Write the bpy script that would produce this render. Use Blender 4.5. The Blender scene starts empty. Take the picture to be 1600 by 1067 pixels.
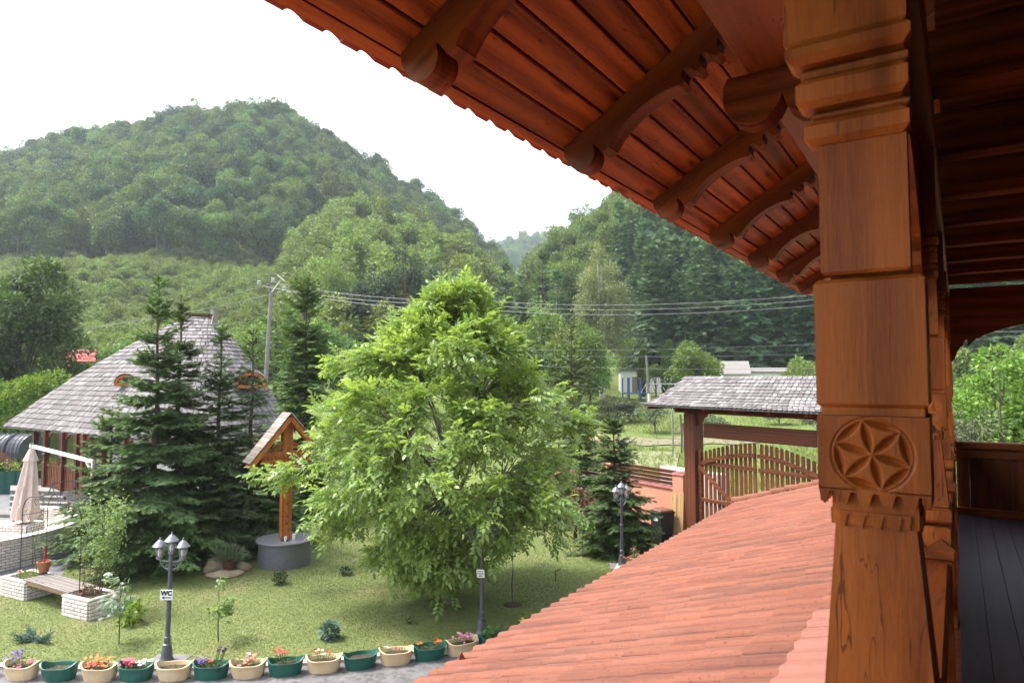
import bpy, math, random
import numpy as np
from mathutils import Vector, Matrix
R = math.radians
SC = bpy.context.scene
COL = SC.collection
rng = np.random.default_rng(11)
random.seed(5)

# ------------------------------------------------------------------ camera
EYE = 5.2
FPX = 1067.0                       # focal length in pixels of the 1600 px wide photograph
PITCH = math.atan(57.5 / FPX)
YAW = math.atan(695 / FPX * math.cos(PITCH))
cam_d = bpy.data.cameras.new('camera')
cam_d.sensor_width = 36.0
cam_d.lens = 36.0 * FPX / 1600.0
cam_d.clip_start = 0.05
cam_d.clip_end = 6000
cam_d.dof.use_dof = True
cam_d.dof.focus_distance = 14.0
cam_d.dof.aperture_fstop = 8.0
cam = bpy.data.objects.new('camera', cam_d)
cam.location = (0, 0, EYE)
cam.rotation_euler = (math.pi / 2 + PITCH, 0, YAW)
COL.objects.link(cam)
SC.camera = cam

# ------------------------------------------------------------------ light
SUN_EL, SUN_DIR = R(58), Vector((-0.92, -0.39, 0.0)).normalized()
world = bpy.data.worlds.new('World')
SC.world = world
world.use_nodes = True
wn, wl = world.node_tree.nodes, world.node_tree.links
wn.clear()
sky = wn.new('ShaderNodeTexSky')
sky.sky_type = 'NISHITA'
sky.sun_disc = False
sky.sun_elevation = SUN_EL
sky.sun_rotation = math.atan2(SUN_DIR.x, SUN_DIR.y)
sky.altitude = 300
sky.air_density = 1.0
sky.dust_density = 4.0
sky.ozone_density = 1.0
hsv = wn.new('ShaderNodeHueSaturation')
hsv.inputs['Saturation'].default_value = 0.35
bg = wn.new('ShaderNodeBackground')
bg.inputs['Strength'].default_value = 0.15
wo = wn.new('ShaderNodeOutputWorld')
wl.new(sky.outputs[0], hsv.inputs['Color'])
wl.new(hsv.outputs[0], bg.inputs['Color'])
wl.new(bg.outputs[0], wo.inputs['Surface'])
sun_d = bpy.data.lights.new('sun', 'SUN')
sun_d.energy = 1.5
sun_d.angle = R(12)
sun_d.color = (1.0, 0.95, 0.86)
sun = bpy.data.objects.new('sun', sun_d)
to_sun = Vector((SUN_DIR.x * math.cos(SUN_EL), SUN_DIR.y * math.cos(SUN_EL), math.sin(SUN_EL)))
sun.rotation_euler = to_sun.to_track_quat('Z', 'Y').to_euler()
COL.objects.link(sun)
SC.view_settings.view_transform = 'Standard'
SC.view_settings.look = 'None'
SC.view_settings.gamma = 1
SC.view_settings.use_curve_mapping = False
SC.view_settings.exposure = 2.0
SC.cycles.use_denoising = True
SC.cycles.max_bounces = 8
SC.cycles.diffuse_bounces = 5
SC.cycles.transmission_bounces = 6
SC.cycles.transparent_max_bounces = 8
SC.cycles.volume_bounces = 1

# ------------------------------------------------------------------ survey helper
_fw = np.array([-math.sin(YAW) * math.cos(PITCH), math.cos(YAW) * math.cos(PITCH), math.sin(PITCH)])
_rt = np.array([math.cos(YAW), math.sin(YAW), 0.0])
_up = np.cross(_rt, _fw)
def sight(px, py):
    return _fw + _rt * ((px - 800) / FPX) + _up * ((533.5 - py) / FPX)
def at_d(px, py, d):               # point seen at a photograph pixel, at depth d
    return np.array([0, 0, EYE]) + sight(px, py) * d
def at_z(px, py, z=0.0):           # same, on the level z
    r = sight(px, py)
    return np.array([0, 0, EYE]) + r * ((z - EYE) / r[2])
def col_xy(px, d):                 # plan position in the direction of a pixel column at depth d
    h = np.array([-math.sin(YAW), math.cos(YAW)]) + np.array([math.cos(YAW), math.sin(YAW)]) * ((px - 800) / FPX)
    return h * d
def to_px(p):
    v = np.asarray(p, float) - np.array([0, 0, EYE]); d = v @ _fw
    return 800 + FPX * (v @ _rt) / d, 533.5 - FPX * (v @ _up) / d, d

# ------------------------------------------------------------------ materials
def _new(name):
    m = bpy.data.materials.new(name)
    m.use_nodes = True
    n, l = m.node_tree.nodes, m.node_tree.links
    n.clear()
    o = n.new('ShaderNodeOutputMaterial')
    b = n.new('ShaderNodeBsdfPrincipled')
    l.new(b.outputs[0], o.inputs['Surface'])
    return m, n, l, b, o
def _math(n, l, op, a, b=None):
    m = n.new('ShaderNodeMath'); m.operation = op
    for i, v in enumerate((a, b)):
        if v is None: continue
        if isinstance(v, (int, float)): m.inputs[i].default_value = v
        else: l.new(v, m.inputs[i])
    return m.outputs[0]
def _ramp(n, l, fac, stops):
    r = n.new('ShaderNodeValToRGB')
    e = r.color_ramp.elements
    while len(e) < len(stops): e.new(0.5)
    for k, (p, c) in enumerate(stops):
        e[k].position = p; e[k].color = (c[0], c[1], c[2], 1)
    l.new(fac, r.inputs[0])
    return r.outputs[0]
def _noise(n, l, vec, scale, detail=4, rough=0.6, dist=0.0):
    t = n.new('ShaderNodeTexNoise')
    t.inputs['Scale'].default_value = scale
    t.inputs['Detail'].default_value = detail
    t.inputs['Roughness'].default_value = rough
    t.inputs['Distortion'].default_value = dist
    if vec is not None: l.new(vec, t.inputs['Vector'])
    return t.outputs['Fac']
def _mix(n, l, fac, a, b, mode='MIX'):
    m = n.new('ShaderNodeMix'); m.data_type = 'RGBA'; m.blend_type = mode
    for s, v in ((m.inputs[0], fac), (m.inputs[6], a), (m.inputs[7], b)):
        if isinstance(v, (int, float)): s.default_value = v
        elif isinstance(v, tuple): s.default_value = (v[0], v[1], v[2], 1)
        else: l.new(v, s)
    return m.outputs[2]
def _coord(n, l, kind='Object', scale=(1, 1, 1), rand=True):
    c = n.new('ShaderNodeTexCoord'); mp = n.new('ShaderNodeMapping')
    mp.inputs['Scale'].default_value = scale
    l.new(c.outputs[kind], mp.inputs['Vector'])
    if rand:
        oi = n.new('ShaderNodeObjectInfo')
        cb = n.new('ShaderNodeCombineXYZ')
        for k, f in enumerate((37.0, 61.0, 23.0)):
            l.new(_math(n, l, 'MULTIPLY', oi.outputs['Random'], f), cb.inputs[k])
        l.new(cb.outputs[0], mp.inputs['Location'])
    return mp.outputs[0]
def _piece_random(n, l):
    oi = n.new('ShaderNodeObjectInfo'); g = n.new('ShaderNodeNewGeometry')
    return _math(n, l, 'FRACT', _math(n, l, 'ADD', _math(n, l, 'MULTIPLY', oi.outputs['Random'], 7.31), g.outputs['Random Per Island']))
def _bump(n, l, b, h, strength=0.3, dist=0.01):
    u = n.new('ShaderNodeBump'); u.inputs['Strength'].default_value = strength; u.inputs['Distance'].default_value = dist
    l.new(h, u.inputs['Height']); l.new(u.outputs[0], b.inputs['Normal'])

def mat(name, c1, c2=None, rough=0.6, scale=6.0, bump=0.2, bdist=0.01, vary=0.0, metal=0.0, spec=0.5, stretch=(1, 1, 1)):
    m, n, l, b, o = _new(name)
    c2 = c2 or tuple(x * 0.72 for x in c1)
    v = _coord(n, l, scale=stretch)
    f = _noise(n, l, v, scale, 6, 0.65)
    c = _ramp(n, l, f, [(0.3, c2), (0.7, c1)])
    if vary:
        h = n.new('ShaderNodeHueSaturation')
        l.new(c, h.inputs['Color'])
        l.new(_math(n, l, 'ADD', _math(n, l, 'MULTIPLY', _piece_random(n, l), 2 * vary), 1 - vary), h.inputs['Value'])
        c = h.outputs[0]
    l.new(c, b.inputs['Base Color'])
    b.inputs['Roughness'].default_value = rough
    b.inputs['Metallic'].default_value = metal
    b.inputs['Specular IOR Level'].default_value = spec
    if bump: _bump(n, l, b, _noise(n, l, v, scale * 4, 4), bump, bdist)
    return m

def wood(name, light, dark, axis='y', rough=0.45, vary=0.2, knots=True, grain=1.0, spec=0.28):
    m, n, l, b, o = _new(name)
    k = {'x': (1.0, 16, 16), 'y': (16, 1.0, 16), 'z': (16, 16, 1.0)}[axis]
    v = _coord(n, l, scale=tuple(q * grain for q in k))
    g = _noise(n, l, v, 1.5, 6, 0.6, 1.2)
    w = n.new('ShaderNodeTexWave'); w.wave_type = 'RINGS'
    w.rings_direction = axis.upper()
    w.inputs['Scale'].default_value = 0.22; w.inputs['Distortion'].default_value = 7; w.inputs['Detail'].default_value = 3
    w.inputs['Detail Scale'].default_value = 0.6
    l.new(v, w.inputs['Vector'])
    g2 = _noise(n, l, v, 13.0, 5, 0.75, 0.4)
    f = _math(n, l, 'ADD', _math(n, l, 'ADD', _math(n, l, 'MULTIPLY', g, 0.36), _math(n, l, 'MULTIPLY', w.outputs['Fac'], 0.20)), _math(n, l, 'MULTIPLY', g2, 0.46))
    c = _ramp(n, l, f, [(0.34, dark), (0.50, tuple((a + d) / 2 for a, d in zip(light, dark))), (0.66, light)])
    cr = _noise(n, l, _coord(n, l, scale=tuple(q * 0.55 for q in k)), 1.0, 4, 0.55, 0.3)
    crk = _math(n, l, 'LESS_THAN', _math(n, l, 'ABSOLUTE', _math(n, l, 'SUBTRACT', cr, 0.53)), 0.0022)
    c = _mix(n, l, _math(n, l, 'MULTIPLY', crk, 0.75), c, tuple(x * 0.25 for x in dark))
    if knots:
        kk = {'x': (1.6, 7, 7), 'y': (7, 1.6, 7), 'z': (7, 7, 1.6)}[axis]
        v2 = _coord(n, l, scale=kk)
        vo = n.new('ShaderNodeTexVoronoi'); vo.inputs['Scale'].default_value = 1.1
        l.new(v2, vo.inputs['Vector'])
        kf = _ramp(n, l, vo.outputs['Distance'], [(0.06, (1, 1, 1)), (0.13, (0.55, 0.55, 0.55)), (0.20, (0, 0, 0))])
        c = _mix(n, l, _math(n, l, 'MULTIPLY', kf, 0.8), c, tuple(x * 0.35 for x in dark))
    big = _noise(n, l, _coord(n, l, scale=tuple(q * 0.15 for q in k)), 1.3, 3)
    c = _mix(n, l, _ramp(n, l, big, [(0.35, (0.45, 0.45, 0.45)), (0.62, (0, 0, 0))]), c, tuple(x * 0.8 for x in dark))
    h = n.new('ShaderNodeHueSaturation'); l.new(c, h.inputs['Color'])
    l.new(_math(n, l, 'ADD', _math(n, l, 'MULTIPLY', _piece_random(n, l), 2 * vary), 1 - vary), h.inputs['Value'])
    l.new(h.outputs[0], b.inputs['Base Color'])
    b.inputs['Roughness'].default_value = rough
    b.inputs['Specular IOR Level'].default_value = spec
    _bump(n, l, b, f, 0.45, 0.004)
    return m

def leaf(name, c1, c2, trans=0.35, clump=1.2, rough=0.5, c3=None, spec=0.2):
    m, n, l, b, o = _new(name)
    g = n.new('ShaderNodeNewGeometry')
    v = _coord(n, l, rand=True)
    f = _noise(n, l, v, clump, 3)
    f2 = _math(n, l, 'ADD', _math(n, l, 'MULTIPLY', f, 0.6), _math(n, l, 'MULTIPLY', g.outputs['Random Per Island'], 0.45))
    st = [(0.25, c2), (0.7, c1)]
    if c3: st.append((0.95, c3))
    c = _ramp(n, l, f2, st)
    oi = n.new('ShaderNodeObjectInfo')
    h = n.new('ShaderNodeHueSaturation'); l.new(c, h.inputs['Color'])
    l.new(_math(n, l, 'ADD', _math(n, l, 'MULTIPLY', oi.outputs['Random'], 0.5), 0.75), h.inputs['Value'])
    l.new(_math(n, l, 'ADD', _math(n, l, 'MULTIPLY', oi.outputs['Random'], 0.03), 0.485), h.inputs['Hue'])
    l.new(h.outputs[0], b.inputs['Base Color'])
    b.inputs['Roughness'].default_value = rough
    b.inputs['Specular IOR Level'].default_value = spec
    t = n.new('ShaderNodeBsdfTranslucent')
    bright = _mix(n, l, 1.0, h.outputs[0], (1.25, 1.25, 0.6), 'MULTIPLY')
    l.new(bright, t.inputs['Color'])
    mx = n.new('ShaderNodeMixShader'); mx.inputs[0].default_value = trans
    l.new(b.outputs[0], mx.inputs[1]); l.new(t.outputs[0], mx.inputs[2])
    l.new(mx.outputs[0], o.inputs['Surface'])
    return m

# ------------------------------------------------------------------ object helpers
def link(name, data, parent=None):
    o = bpy.data.objects.new(name, data)
    COL.objects.link(o)
    if parent is not None: o.parent = parent
    return o
def tag(o, label=None, cat=None, group=None, kind=None):
    if label: o['label'] = label
    if cat: o['category'] = cat
    if group: o['group'] = group
    if kind: o['kind'] = kind
    return o
def thing(name, label, cat, loc=(0, 0, 0), rz=0.0, group=None):
    o = link(name, None)
    o.location = loc; o.rotation_euler = (0, 0, rz); o.empty_display_size = 0.2
    return tag(o, label, cat, group)
def copy_tree(o, parent=None):
    c = o.copy(); COL.objects.link(c); c.parent = parent
    for ch in [x for x in o.children]:
        copy_tree(ch, c)
    return c
def place(o, loc, rz=0.0, label=None, group=None, s=None):
    o.location = loc; o.rotation_euler = (0, 0, rz)
    if label: o['label'] = label
    if group: o['group'] = group
    if s: o.scale = (s, s, s) if isinstance(s, (int, float)) else s
    return o

class MB:
    def __init__(self): self.v, self.f, self.m = [], [], []
    def add(self, vs, fs, mi=0):
        k = len(self.v)
        self.v += [tuple(float(c) for c in p) for p in vs]
        self.f += [tuple(i + k for i in q) for q in fs]
        self.m += [mi] * len(fs)
        return self
    def box(self, x0, x1, y0, y1, z0, z1, mi=0, M=None, cham=0.0):
        if cham > 0:
            c = cham
            P = []
            for z, e in ((z0, c), (z0 + c, 0), (z1 - c, 0), (z1, c)):
                P += [(x0 + e, y0 + e, z), (x1 - e, y0 + e, z), (x1 - e, y1 - e, z), (x0 + e, y1 - e, z)]
            F = [(3, 2, 1, 0), (12, 13, 14, 15)]
            for r in range(3):
                for i in range(4):
                    j = (i + 1) % 4
                    F.append((r * 4 + i, r * 4 + j, r * 4 + 4 + j, r * 4 + 4 + i))
        else:
            P = [(x0, y0, z0), (x1, y0, z0), (x1, y1, z0), (x0, y1, z0), (x0, y0, z1), (x1, y0, z1), (x1, y1, z1), (x0, y1, z1)]
            F = [(3, 2, 1, 0), (4, 5, 6, 7), (0, 1, 5, 4), (1, 2, 6, 5), (2, 3, 7, 6), (3, 0, 4, 7)]
        if M is not None: P = [tuple(M @ Vector(p)) for p in P]
        return self.add(P, F, mi)
    def beam(self, p, q, w, h, mi=0, up=(0, 0, 1)):
        p, q = Vector(p), Vector(q)
        d = (q - p); L = d.length; d.normalize()
        u = Vector(up)
        if abs(d.dot(u)) > 0.98: u = Vector((0, 1, 0))
        s = d.cross(u).normalized(); u = s.cross(d).normalized()
        M = Matrix((( d.x, s.x, u.x, p.x), (d.y, s.y, u.y, p.y), (d.z, s.z, u.z, p.z), (0, 0, 0, 1)))
        return self.box(0, L, -w / 2, w / 2, -h / 2, h / 2, mi, M)
    def tube(self, pts, r, n=8, mi=0, caps=True):
        pts = [Vector(p) for p in pts]
        rs = r if isinstance(r, (list, tuple)) else [r] * len(pts)
        V, F = [], []
        prev = None
        for i, p in enumerate(pts):
            t = (pts[min(i + 1, len(pts) - 1)] - pts[max(i - 1, 0)]).normalized()
            if prev is None:
                a = Vector((0, 0, 1)) if abs(t.z) < 0.9 else Vector((1, 0, 0))
                u = t.cross(a).normalized()
            else:
                u = (prev - t * prev.dot(t)).normalized()
            prev = u
            w = t.cross(u)
            for k in range(n):
                a = 2 * math.pi * k / n
                V.append(p + (u * math.cos(a) + w * math.sin(a)) * rs[i])
        for i in range(len(pts) - 1):
            for k in range(n):
                j = (k + 1) % n
                F.append((i * n + k, i * n + j, (i + 1) * n + j, (i + 1) * n + k))
        if caps:
            F.append(tuple(range(n - 1, -1, -1)))
            F.append(tuple((len(pts) - 1) * n + k for k in range(n)))
        return self.add(V, F, mi)
    def lathe(self, prof, n=16, c=(0, 0, 0), mi=0, sx=1.0, sy=1.0):
        V, F = [], []
        for r, z in prof:
            for k in range(n):
                a = 2 * math.pi * k / n
                V.append((c[0] + r * sx * math.cos(a), c[1] + r * sy * math.sin(a), c[2] + z))
        for i in range(len(prof) - 1):
            for k in range(n):
                j = (k + 1) % n
                F.append((i * n + k, i * n + j, (i + 1) * n + j, (i + 1) * n + k))
        F.append(tuple(range(n - 1, -1, -1)))
        F.append(tuple((len(prof) - 1) * n + k for k in range(n)))
        return self.add(V, F, mi)
    def prism(self, poly, o, u, v, t, mi=0):     # polygon (a,b)->o+a*u+b*v, thickness vector t
        o, u, v, t = Vector(o), Vector(u), Vector(v), Vector(t)
        n = len(poly)
        A = [o + u * a + v * b for a, b in poly]
        V = A + [p + t for p in A]
        F = [tuple(range(n - 1, -1, -1)), tuple(range(n, 2 * n))]
        for i in range(n):
            j = (i + 1) % n
            F.append((i, j, n + j, n + i))
        return self.add(V, F, mi)
    def ball(self, c, r, n=8, m=5, mi=0):
        rx, ry, rz = (r, r, r) if isinstance(r, (int, float)) else r
        prof = [(max(1e-4, math.sin(math.pi * i / m)), -math.cos(math.pi * i / m)) for i in range(m + 1)]
        V0 = len(self.v)
        self.lathe(prof, n, (0, 0, 0), mi)
        for k in range(V0, len(self.v)):
            x, y, z = self.v[k]
            self.v[k] = (c[0] + x * rx, c[1] + y * ry, c[2] + z * rz)
        return self
    def mesh(self, name, mats, smooth=False, off=None):
        me = bpy.data.meshes.new(name)
        v = self.v
        if off is not None: v = [(a - off[0], b - off[1], c - off[2]) for a, b, c in v]
        me.from_pydata(v, [], self.f)
        mats = mats if isinstance(mats, (list, tuple)) else [mats]
        for mm in mats: me.materials.append(mm)
        if len(mats) > 1: me.polygons.foreach_set('material_index', self.m)
        fix_normals(me)
        if smooth:
            me.polygons.foreach_set('use_smooth', [True] * len(me.polygons))
            try: me.set_sharp_from_angle(angle=R(40))
            except Exception: pass
        return me
    def build(self, name, mats, parent=None, smooth=False, world=False):
        off = None
        if world and parent is not None:
            off = Vector((0, 0, 0)); q = parent
            while q is not None: off = off + q.location; q = q.parent
        return link(name, self.mesh(name, mats, smooth, off), parent)
def fix_normals(me):
    import bmesh
    b = bmesh.new(); b.from_mesh(me)
    bmesh.ops.recalc_face_normals(b, faces=b.faces)
    b.to_mesh(me); b.free()
def np_mesh(name, V, F, mats, smooth=False, mi=None):
    V = np.ascontiguousarray(V, dtype=np.float32); F = np.ascontiguousarray(F, dtype=np.int32)
    me = bpy.data.meshes.new(name)
    k = F.shape[1]
    me.vertices.add(len(V)); me.vertices.foreach_set('co', V.ravel())
    me.loops.add(F.size); me.loops.foreach_set('vertex_index', F.ravel())
    me.polygons.add(len(F)); me.polygons.foreach_set('loop_start', np.arange(0, F.size, k, dtype=np.int32))
    try: me.polygons.foreach_set('loop_total', np.full(len(F), k, dtype=np.int32))
    except Exception: pass
    mats = mats if isinstance(mats, (list, tuple)) else [mats]
    for mm in mats: me.materials.append(mm)
    if mi is not None: me.polygons.foreach_set('material_index', np.ascontiguousarray(mi, dtype=np.int32))
    if smooth: me.polygons.foreach_set('use_smooth', np.ones(len(F), dtype=bool))
    me.update(calc_edges=True); me.validate()
    return me
def scatter(TV, TF, pos, frames, scale=None):
    """copies of a template (TV, TF) at pos with 3x3 column frames"""
    N, n = len(pos), len(TV)
    S = np.ones(N) if scale is None else np.asarray(scale)
    V = np.einsum('nij,vj->nvi', frames, TV) * S[:, None, None] + np.asarray(pos)[:, None, :]
    F = TF[None] + (np.arange(N) * n)[:, None, None]
    return V.reshape(-1, 3), F.reshape(-1, TF.shape[1])
def norm(a): return a / (np.linalg.norm(a, axis=-1, keepdims=True) + 1e-9)
def frames_dir(d, up=None, roll=None):
    """x axis along d, z near up"""
    d = norm(np.asarray(d, float)); N = len(d)
    u = np.tile([0, 0, 1.0], (N, 1)) if up is None else np.asarray(up, float)
    y = np.cross(u, d); bad = np.linalg.norm(y, axis=1) < 1e-3; y[bad] = [0, 1, 0]
    y = norm(y); z = np.cross(d, y)
    if roll is not None:
        c, s = np.cos(roll)[:, None], np.sin(roll)[:, None]
        y, z = y * c + z * s, z * c - y * s
    return np.stack([d, y, z], axis=2)
def rand_dirs(N):
    return norm(rng.normal(size=(N, 3)))
class Bag:
    def __init__(self): self.V, self.F, self.n = [], [], 0
    def add(self, V, F):
        self.V.append(V); self.F.append(F + self.n); self.n += len(V)
    def build(self, name, mats, parent=None, **k):
        return link(name, np_mesh(name, np.concatenate(self.V), np.concatenate(self.F), mats, **k), parent)
    def mesh(self, name, mats, **k):
        return np_mesh(name, np.concatenate(self.V), np.concatenate(self.F), mats, **k)
# ------------------------------------------------------------------ palette
M = {}
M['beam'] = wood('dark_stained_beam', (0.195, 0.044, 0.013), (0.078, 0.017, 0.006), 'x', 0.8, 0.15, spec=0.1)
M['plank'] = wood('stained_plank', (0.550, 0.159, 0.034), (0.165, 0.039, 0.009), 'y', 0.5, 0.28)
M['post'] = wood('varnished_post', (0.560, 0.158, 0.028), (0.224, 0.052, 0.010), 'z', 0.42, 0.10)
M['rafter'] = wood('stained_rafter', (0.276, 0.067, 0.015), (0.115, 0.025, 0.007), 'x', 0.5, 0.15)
M['rail'] = wood('varnished_rail', (0.34, 0.085, 0.018), (0.14, 0.032, 0.008), 'y', 0.4, 0.12)
M['board_z'] = wood('upright_board', (0.19, 0.055, 0.018), (0.085, 0.023, 0.009), 'z', 0.45, 0.22)
M['dark_z'] = wood('dark_upright_wood', (0.120, 0.028, 0.010), (0.045, 0.011, 0.005), 'z', 0.5, 0.15)
M['gate_z'] = wood('gate_picket_wood', (0.24, 0.075, 0.030), (0.11, 0.032, 0.014), 'z', 0.6, 0.22)
M['gate_x'] = wood('gate_rail_wood', (0.27, 0.085, 0.033), (0.12, 0.036, 0.016), 'x', 0.6, 0.15)
M['cross'] = wood('carved_cross_wood', (0.50, 0.175, 0.040), (0.30, 0.080, 0.018), 'z', 0.5, 0.1)
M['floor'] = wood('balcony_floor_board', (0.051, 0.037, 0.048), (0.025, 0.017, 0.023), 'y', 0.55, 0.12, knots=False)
M['pale_z'] = wood('chipboard', (0.52, 0.34, 0.15), (0.38, 0.22, 0.09), 'z', 0.8, 0.1)
M['grey_plank'] = wood('weathered_plank', (0.36, 0.31, 0.28), (0.21, 0.175, 0.155), 'y', 0.85, 0.25, spec=0.2)
M['tile'] = None
M['plaster'] = mat('salmon_plaster', (0.62, 0.27, 0.17), (0.52, 0.22, 0.14), 0.9, 3, 0.15)
M['stone_cap'] = mat('pale_stone_cap', (0.60, 0.53, 0.48), (0.48, 0.41, 0.37), 0.8, 5, 0.2)
M['brick'] = mat('whitewashed_brick', (0.66, 0.61, 0.57), (0.50, 0.45, 0.42), 0.85, 9, 0.4, 0.008, vary=0.10)
M['mortar'] = mat('grey_mortar', (0.15, 0.13, 0.12), (0.10, 0.09, 0.08), 0.95, 12, 0.3)
M['granite'] = mat('speckled_granite', (0.20, 0.20, 0.22), (0.055, 0.055, 0.065), 0.5, 60, 0.1)
M['granite_top'] = mat('polished_granite', (0.24, 0.24, 0.26), (0.13, 0.13, 0.145), 0.25, 50, 0.03)
M['concrete'] = mat('grey_concrete', (0.20, 0.19, 0.185), (0.13, 0.122, 0.118), 0.9, 5, 0.25)
M['kerb'] = mat('pale_kerb_stone', (0.52, 0.48, 0.43), (0.38, 0.345, 0.31), 0.9, 6, 0.3)
M['iron'] = mat('dark_grey_iron', (0.085, 0.09, 0.105), (0.055, 0.058, 0.07), 0.45, 8, 0.05, spec=0.6)
M['black_iron'] = mat('black_wrought_iron', (0.035, 0.03, 0.03), (0.02, 0.018, 0.018), 0.5, 8, 0.05)
M['silver'] = mat('silver_lantern_paint', (0.210, 0.220, 0.235), (0.150, 0.155, 0.170), 0.35, 8, 0.03, metal=0.4)
M['white'] = mat('white_paint', (0.78, 0.77, 0.74), (0.70, 0.69, 0.66), 0.5, 5, 0.05)
M['black_print'] = mat('black_print', (0.02, 0.02, 0.02), (0.015, 0.015, 0.015), 0.6, 5, 0)
M['cream_pot'] = mat('cream_plastic', (0.68, 0.53, 0.33), (0.54, 0.39, 0.22), 0.5, 3, 0.1, vary=0.06)
M['green_pot'] = mat('green_plastic', (0.012, 0.115, 0.085), (0.008, 0.075, 0.055), 0.4, 3, 0.08, vary=0.08)
M['soil'] = mat('dark_soil', (0.085, 0.055, 0.035), (0.04, 0.027, 0.018), 0.95, 18, 0.8, 0.02)
M['terracotta'] = mat('terracotta', (0.40, 0.155, 0.075), (0.30, 0.105, 0.05), 0.75, 8, 0.1)
M['canvas'] = mat('beige_parasol_cloth', (0.56, 0.46, 0.42), (0.48, 0.38, 0.35), 0.9, 5, 0.1)
M['bark'] = mat('tree_bark', (0.12, 0.095, 0.07), (0.06, 0.046, 0.035), 0.95, 9, 0.7, 0.02, stretch=(1, 1, .3))
M['grey_bark'] = mat('grey_bark', (0.20, 0.185, 0.165), (0.10, 0.09, 0.08), 0.95, 9, 0.6, 0.02, stretch=(1, 1, .3))
M['birch_bark'] = mat('pale_birch_bark', (0.55, 0.53, 0.49), (0.30, 0.28, 0.26), 0.8, 6, 0.3)
M['red_bark'] = mat('reddish_pine_bark', (0.27, 0.12, 0.06), (0.16, 0.07, 0.04), 0.95, 8, 0.5)
M['twig'] = mat('green_twig', (0.09, 0.095, 0.04), (0.06, 0.06, 0.03), 0.9, 9, 0.2)
M['rock'] = mat('tan_boulder', (0.36, 0.29, 0.20), (0.24, 0.185, 0.125), 0.95, 3, 0.7, 0.05)
M['black_plastic'] = mat('black_bin_plastic', (0.020, 0.021, 0.023), (0.014, 0.014, 0.016), 0.45, 6, 0.05)
M['brown_plastic'] = mat('brown_bin_lid', (0.16, 0.07, 0.045), (0.12, 0.05, 0.032), 0.5, 6, 0.05)
M['blue_plastic'] = mat('blue_plastic', (0.02, 0.09, 0.34), (0.015, 0.07, 0.27), 0.4, 6, 0.05)
M['green_net'] = mat('green_shade_net', (0.010, 0.075, 0.055), (0.006, 0.05, 0.036), 0.8, 20, 0.2)
M['tank'] = mat('black_ribbed_tank', (0.060, 0.063, 0.080), (0.040, 0.042, 0.055), 0.4, 5, 0.05)
M['pole'] = mat('concrete_pole', (0.25, 0.235, 0.22), (0.18, 0.168, 0.155), 0.9, 5, 0.2)
M['wire'] = mat('aluminium_wire', (0.19, 0.195, 0.20), (0.15, 0.155, 0.16), 0.4, 5, 0, metal=0.3)
M['insul'] = mat('glass_insulator', (0.55, 0.62, 0.62), (0.45, 0.52, 0.52), 0.15, 5, 0)
M['red_roof'] = mat('red_metal_roof', (0.50, 0.055, 0.05), (0.42, 0.045, 0.04), 0.5, 4, 0.1)
M['straw'] = mat('dry_straw', (0.42, 0.32, 0.20), (0.28, 0.20, 0.12), 0.95, 9, 0.8, 0.05)
M['pane'] = mat('dark_window_glass', (0.03, 0.035, 0.04), (0.02, 0.024, 0.03), 0.08, 3, 0)
M['blue_metal'] = mat('blue_painted_steel', (0.05, 0.12, 0.32), (0.04, 0.09, 0.26), 0.5, 5, 0.05)
M['stem'] = leaf('stem_green', (0.10, 0.17, 0.04), (0.05, 0.09, 0.02), 0.1)
def petal(name, c):
    m, n, l, b, o = _new(name)
    g = n.new('ShaderNodeNewGeometry')
    l.new(_ramp(n, l, g.outputs['Random Per Island'], [(0.1, tuple(x * .6 for x in c)), (0.8, c)]), b.inputs['Base Color'])
    b.inputs['Roughness'].default_value = 0.6
    return m
for nm, c in dict(purple=(0.10, 0.02, 0.30), pink=(0.75, 0.08, 0.16), orange=(0.85, 0.20, 0.015), red=(0.65, 0.03, 0.03),
                  white=(0.80, 0.80, 0.70), coral=(0.80, 0.22, 0.18), yellow=(0.80, 0.60, 0.03), palepink=(0.72, 0.30, 0.42),
                  dusk=(0.05, 0.015, 0.05), brown=(0.16, 0.07, 0.03)).items():
    M['petal_' + nm] = petal('petal_' + nm, c)

def glass_mat():
    m, n, l, b, o = _new('lantern_glass')
    b.inputs['Base Color'].default_value = (0.85, 0.88, 0.88, 1)
    b.inputs['Roughness'].default_value = 0.12
    b.inputs['Transmission Weight'].default_value = 0.85
    b.inputs['IOR'].default_value = 1.1
    return m
M['glass'] = glass_mat()

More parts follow.
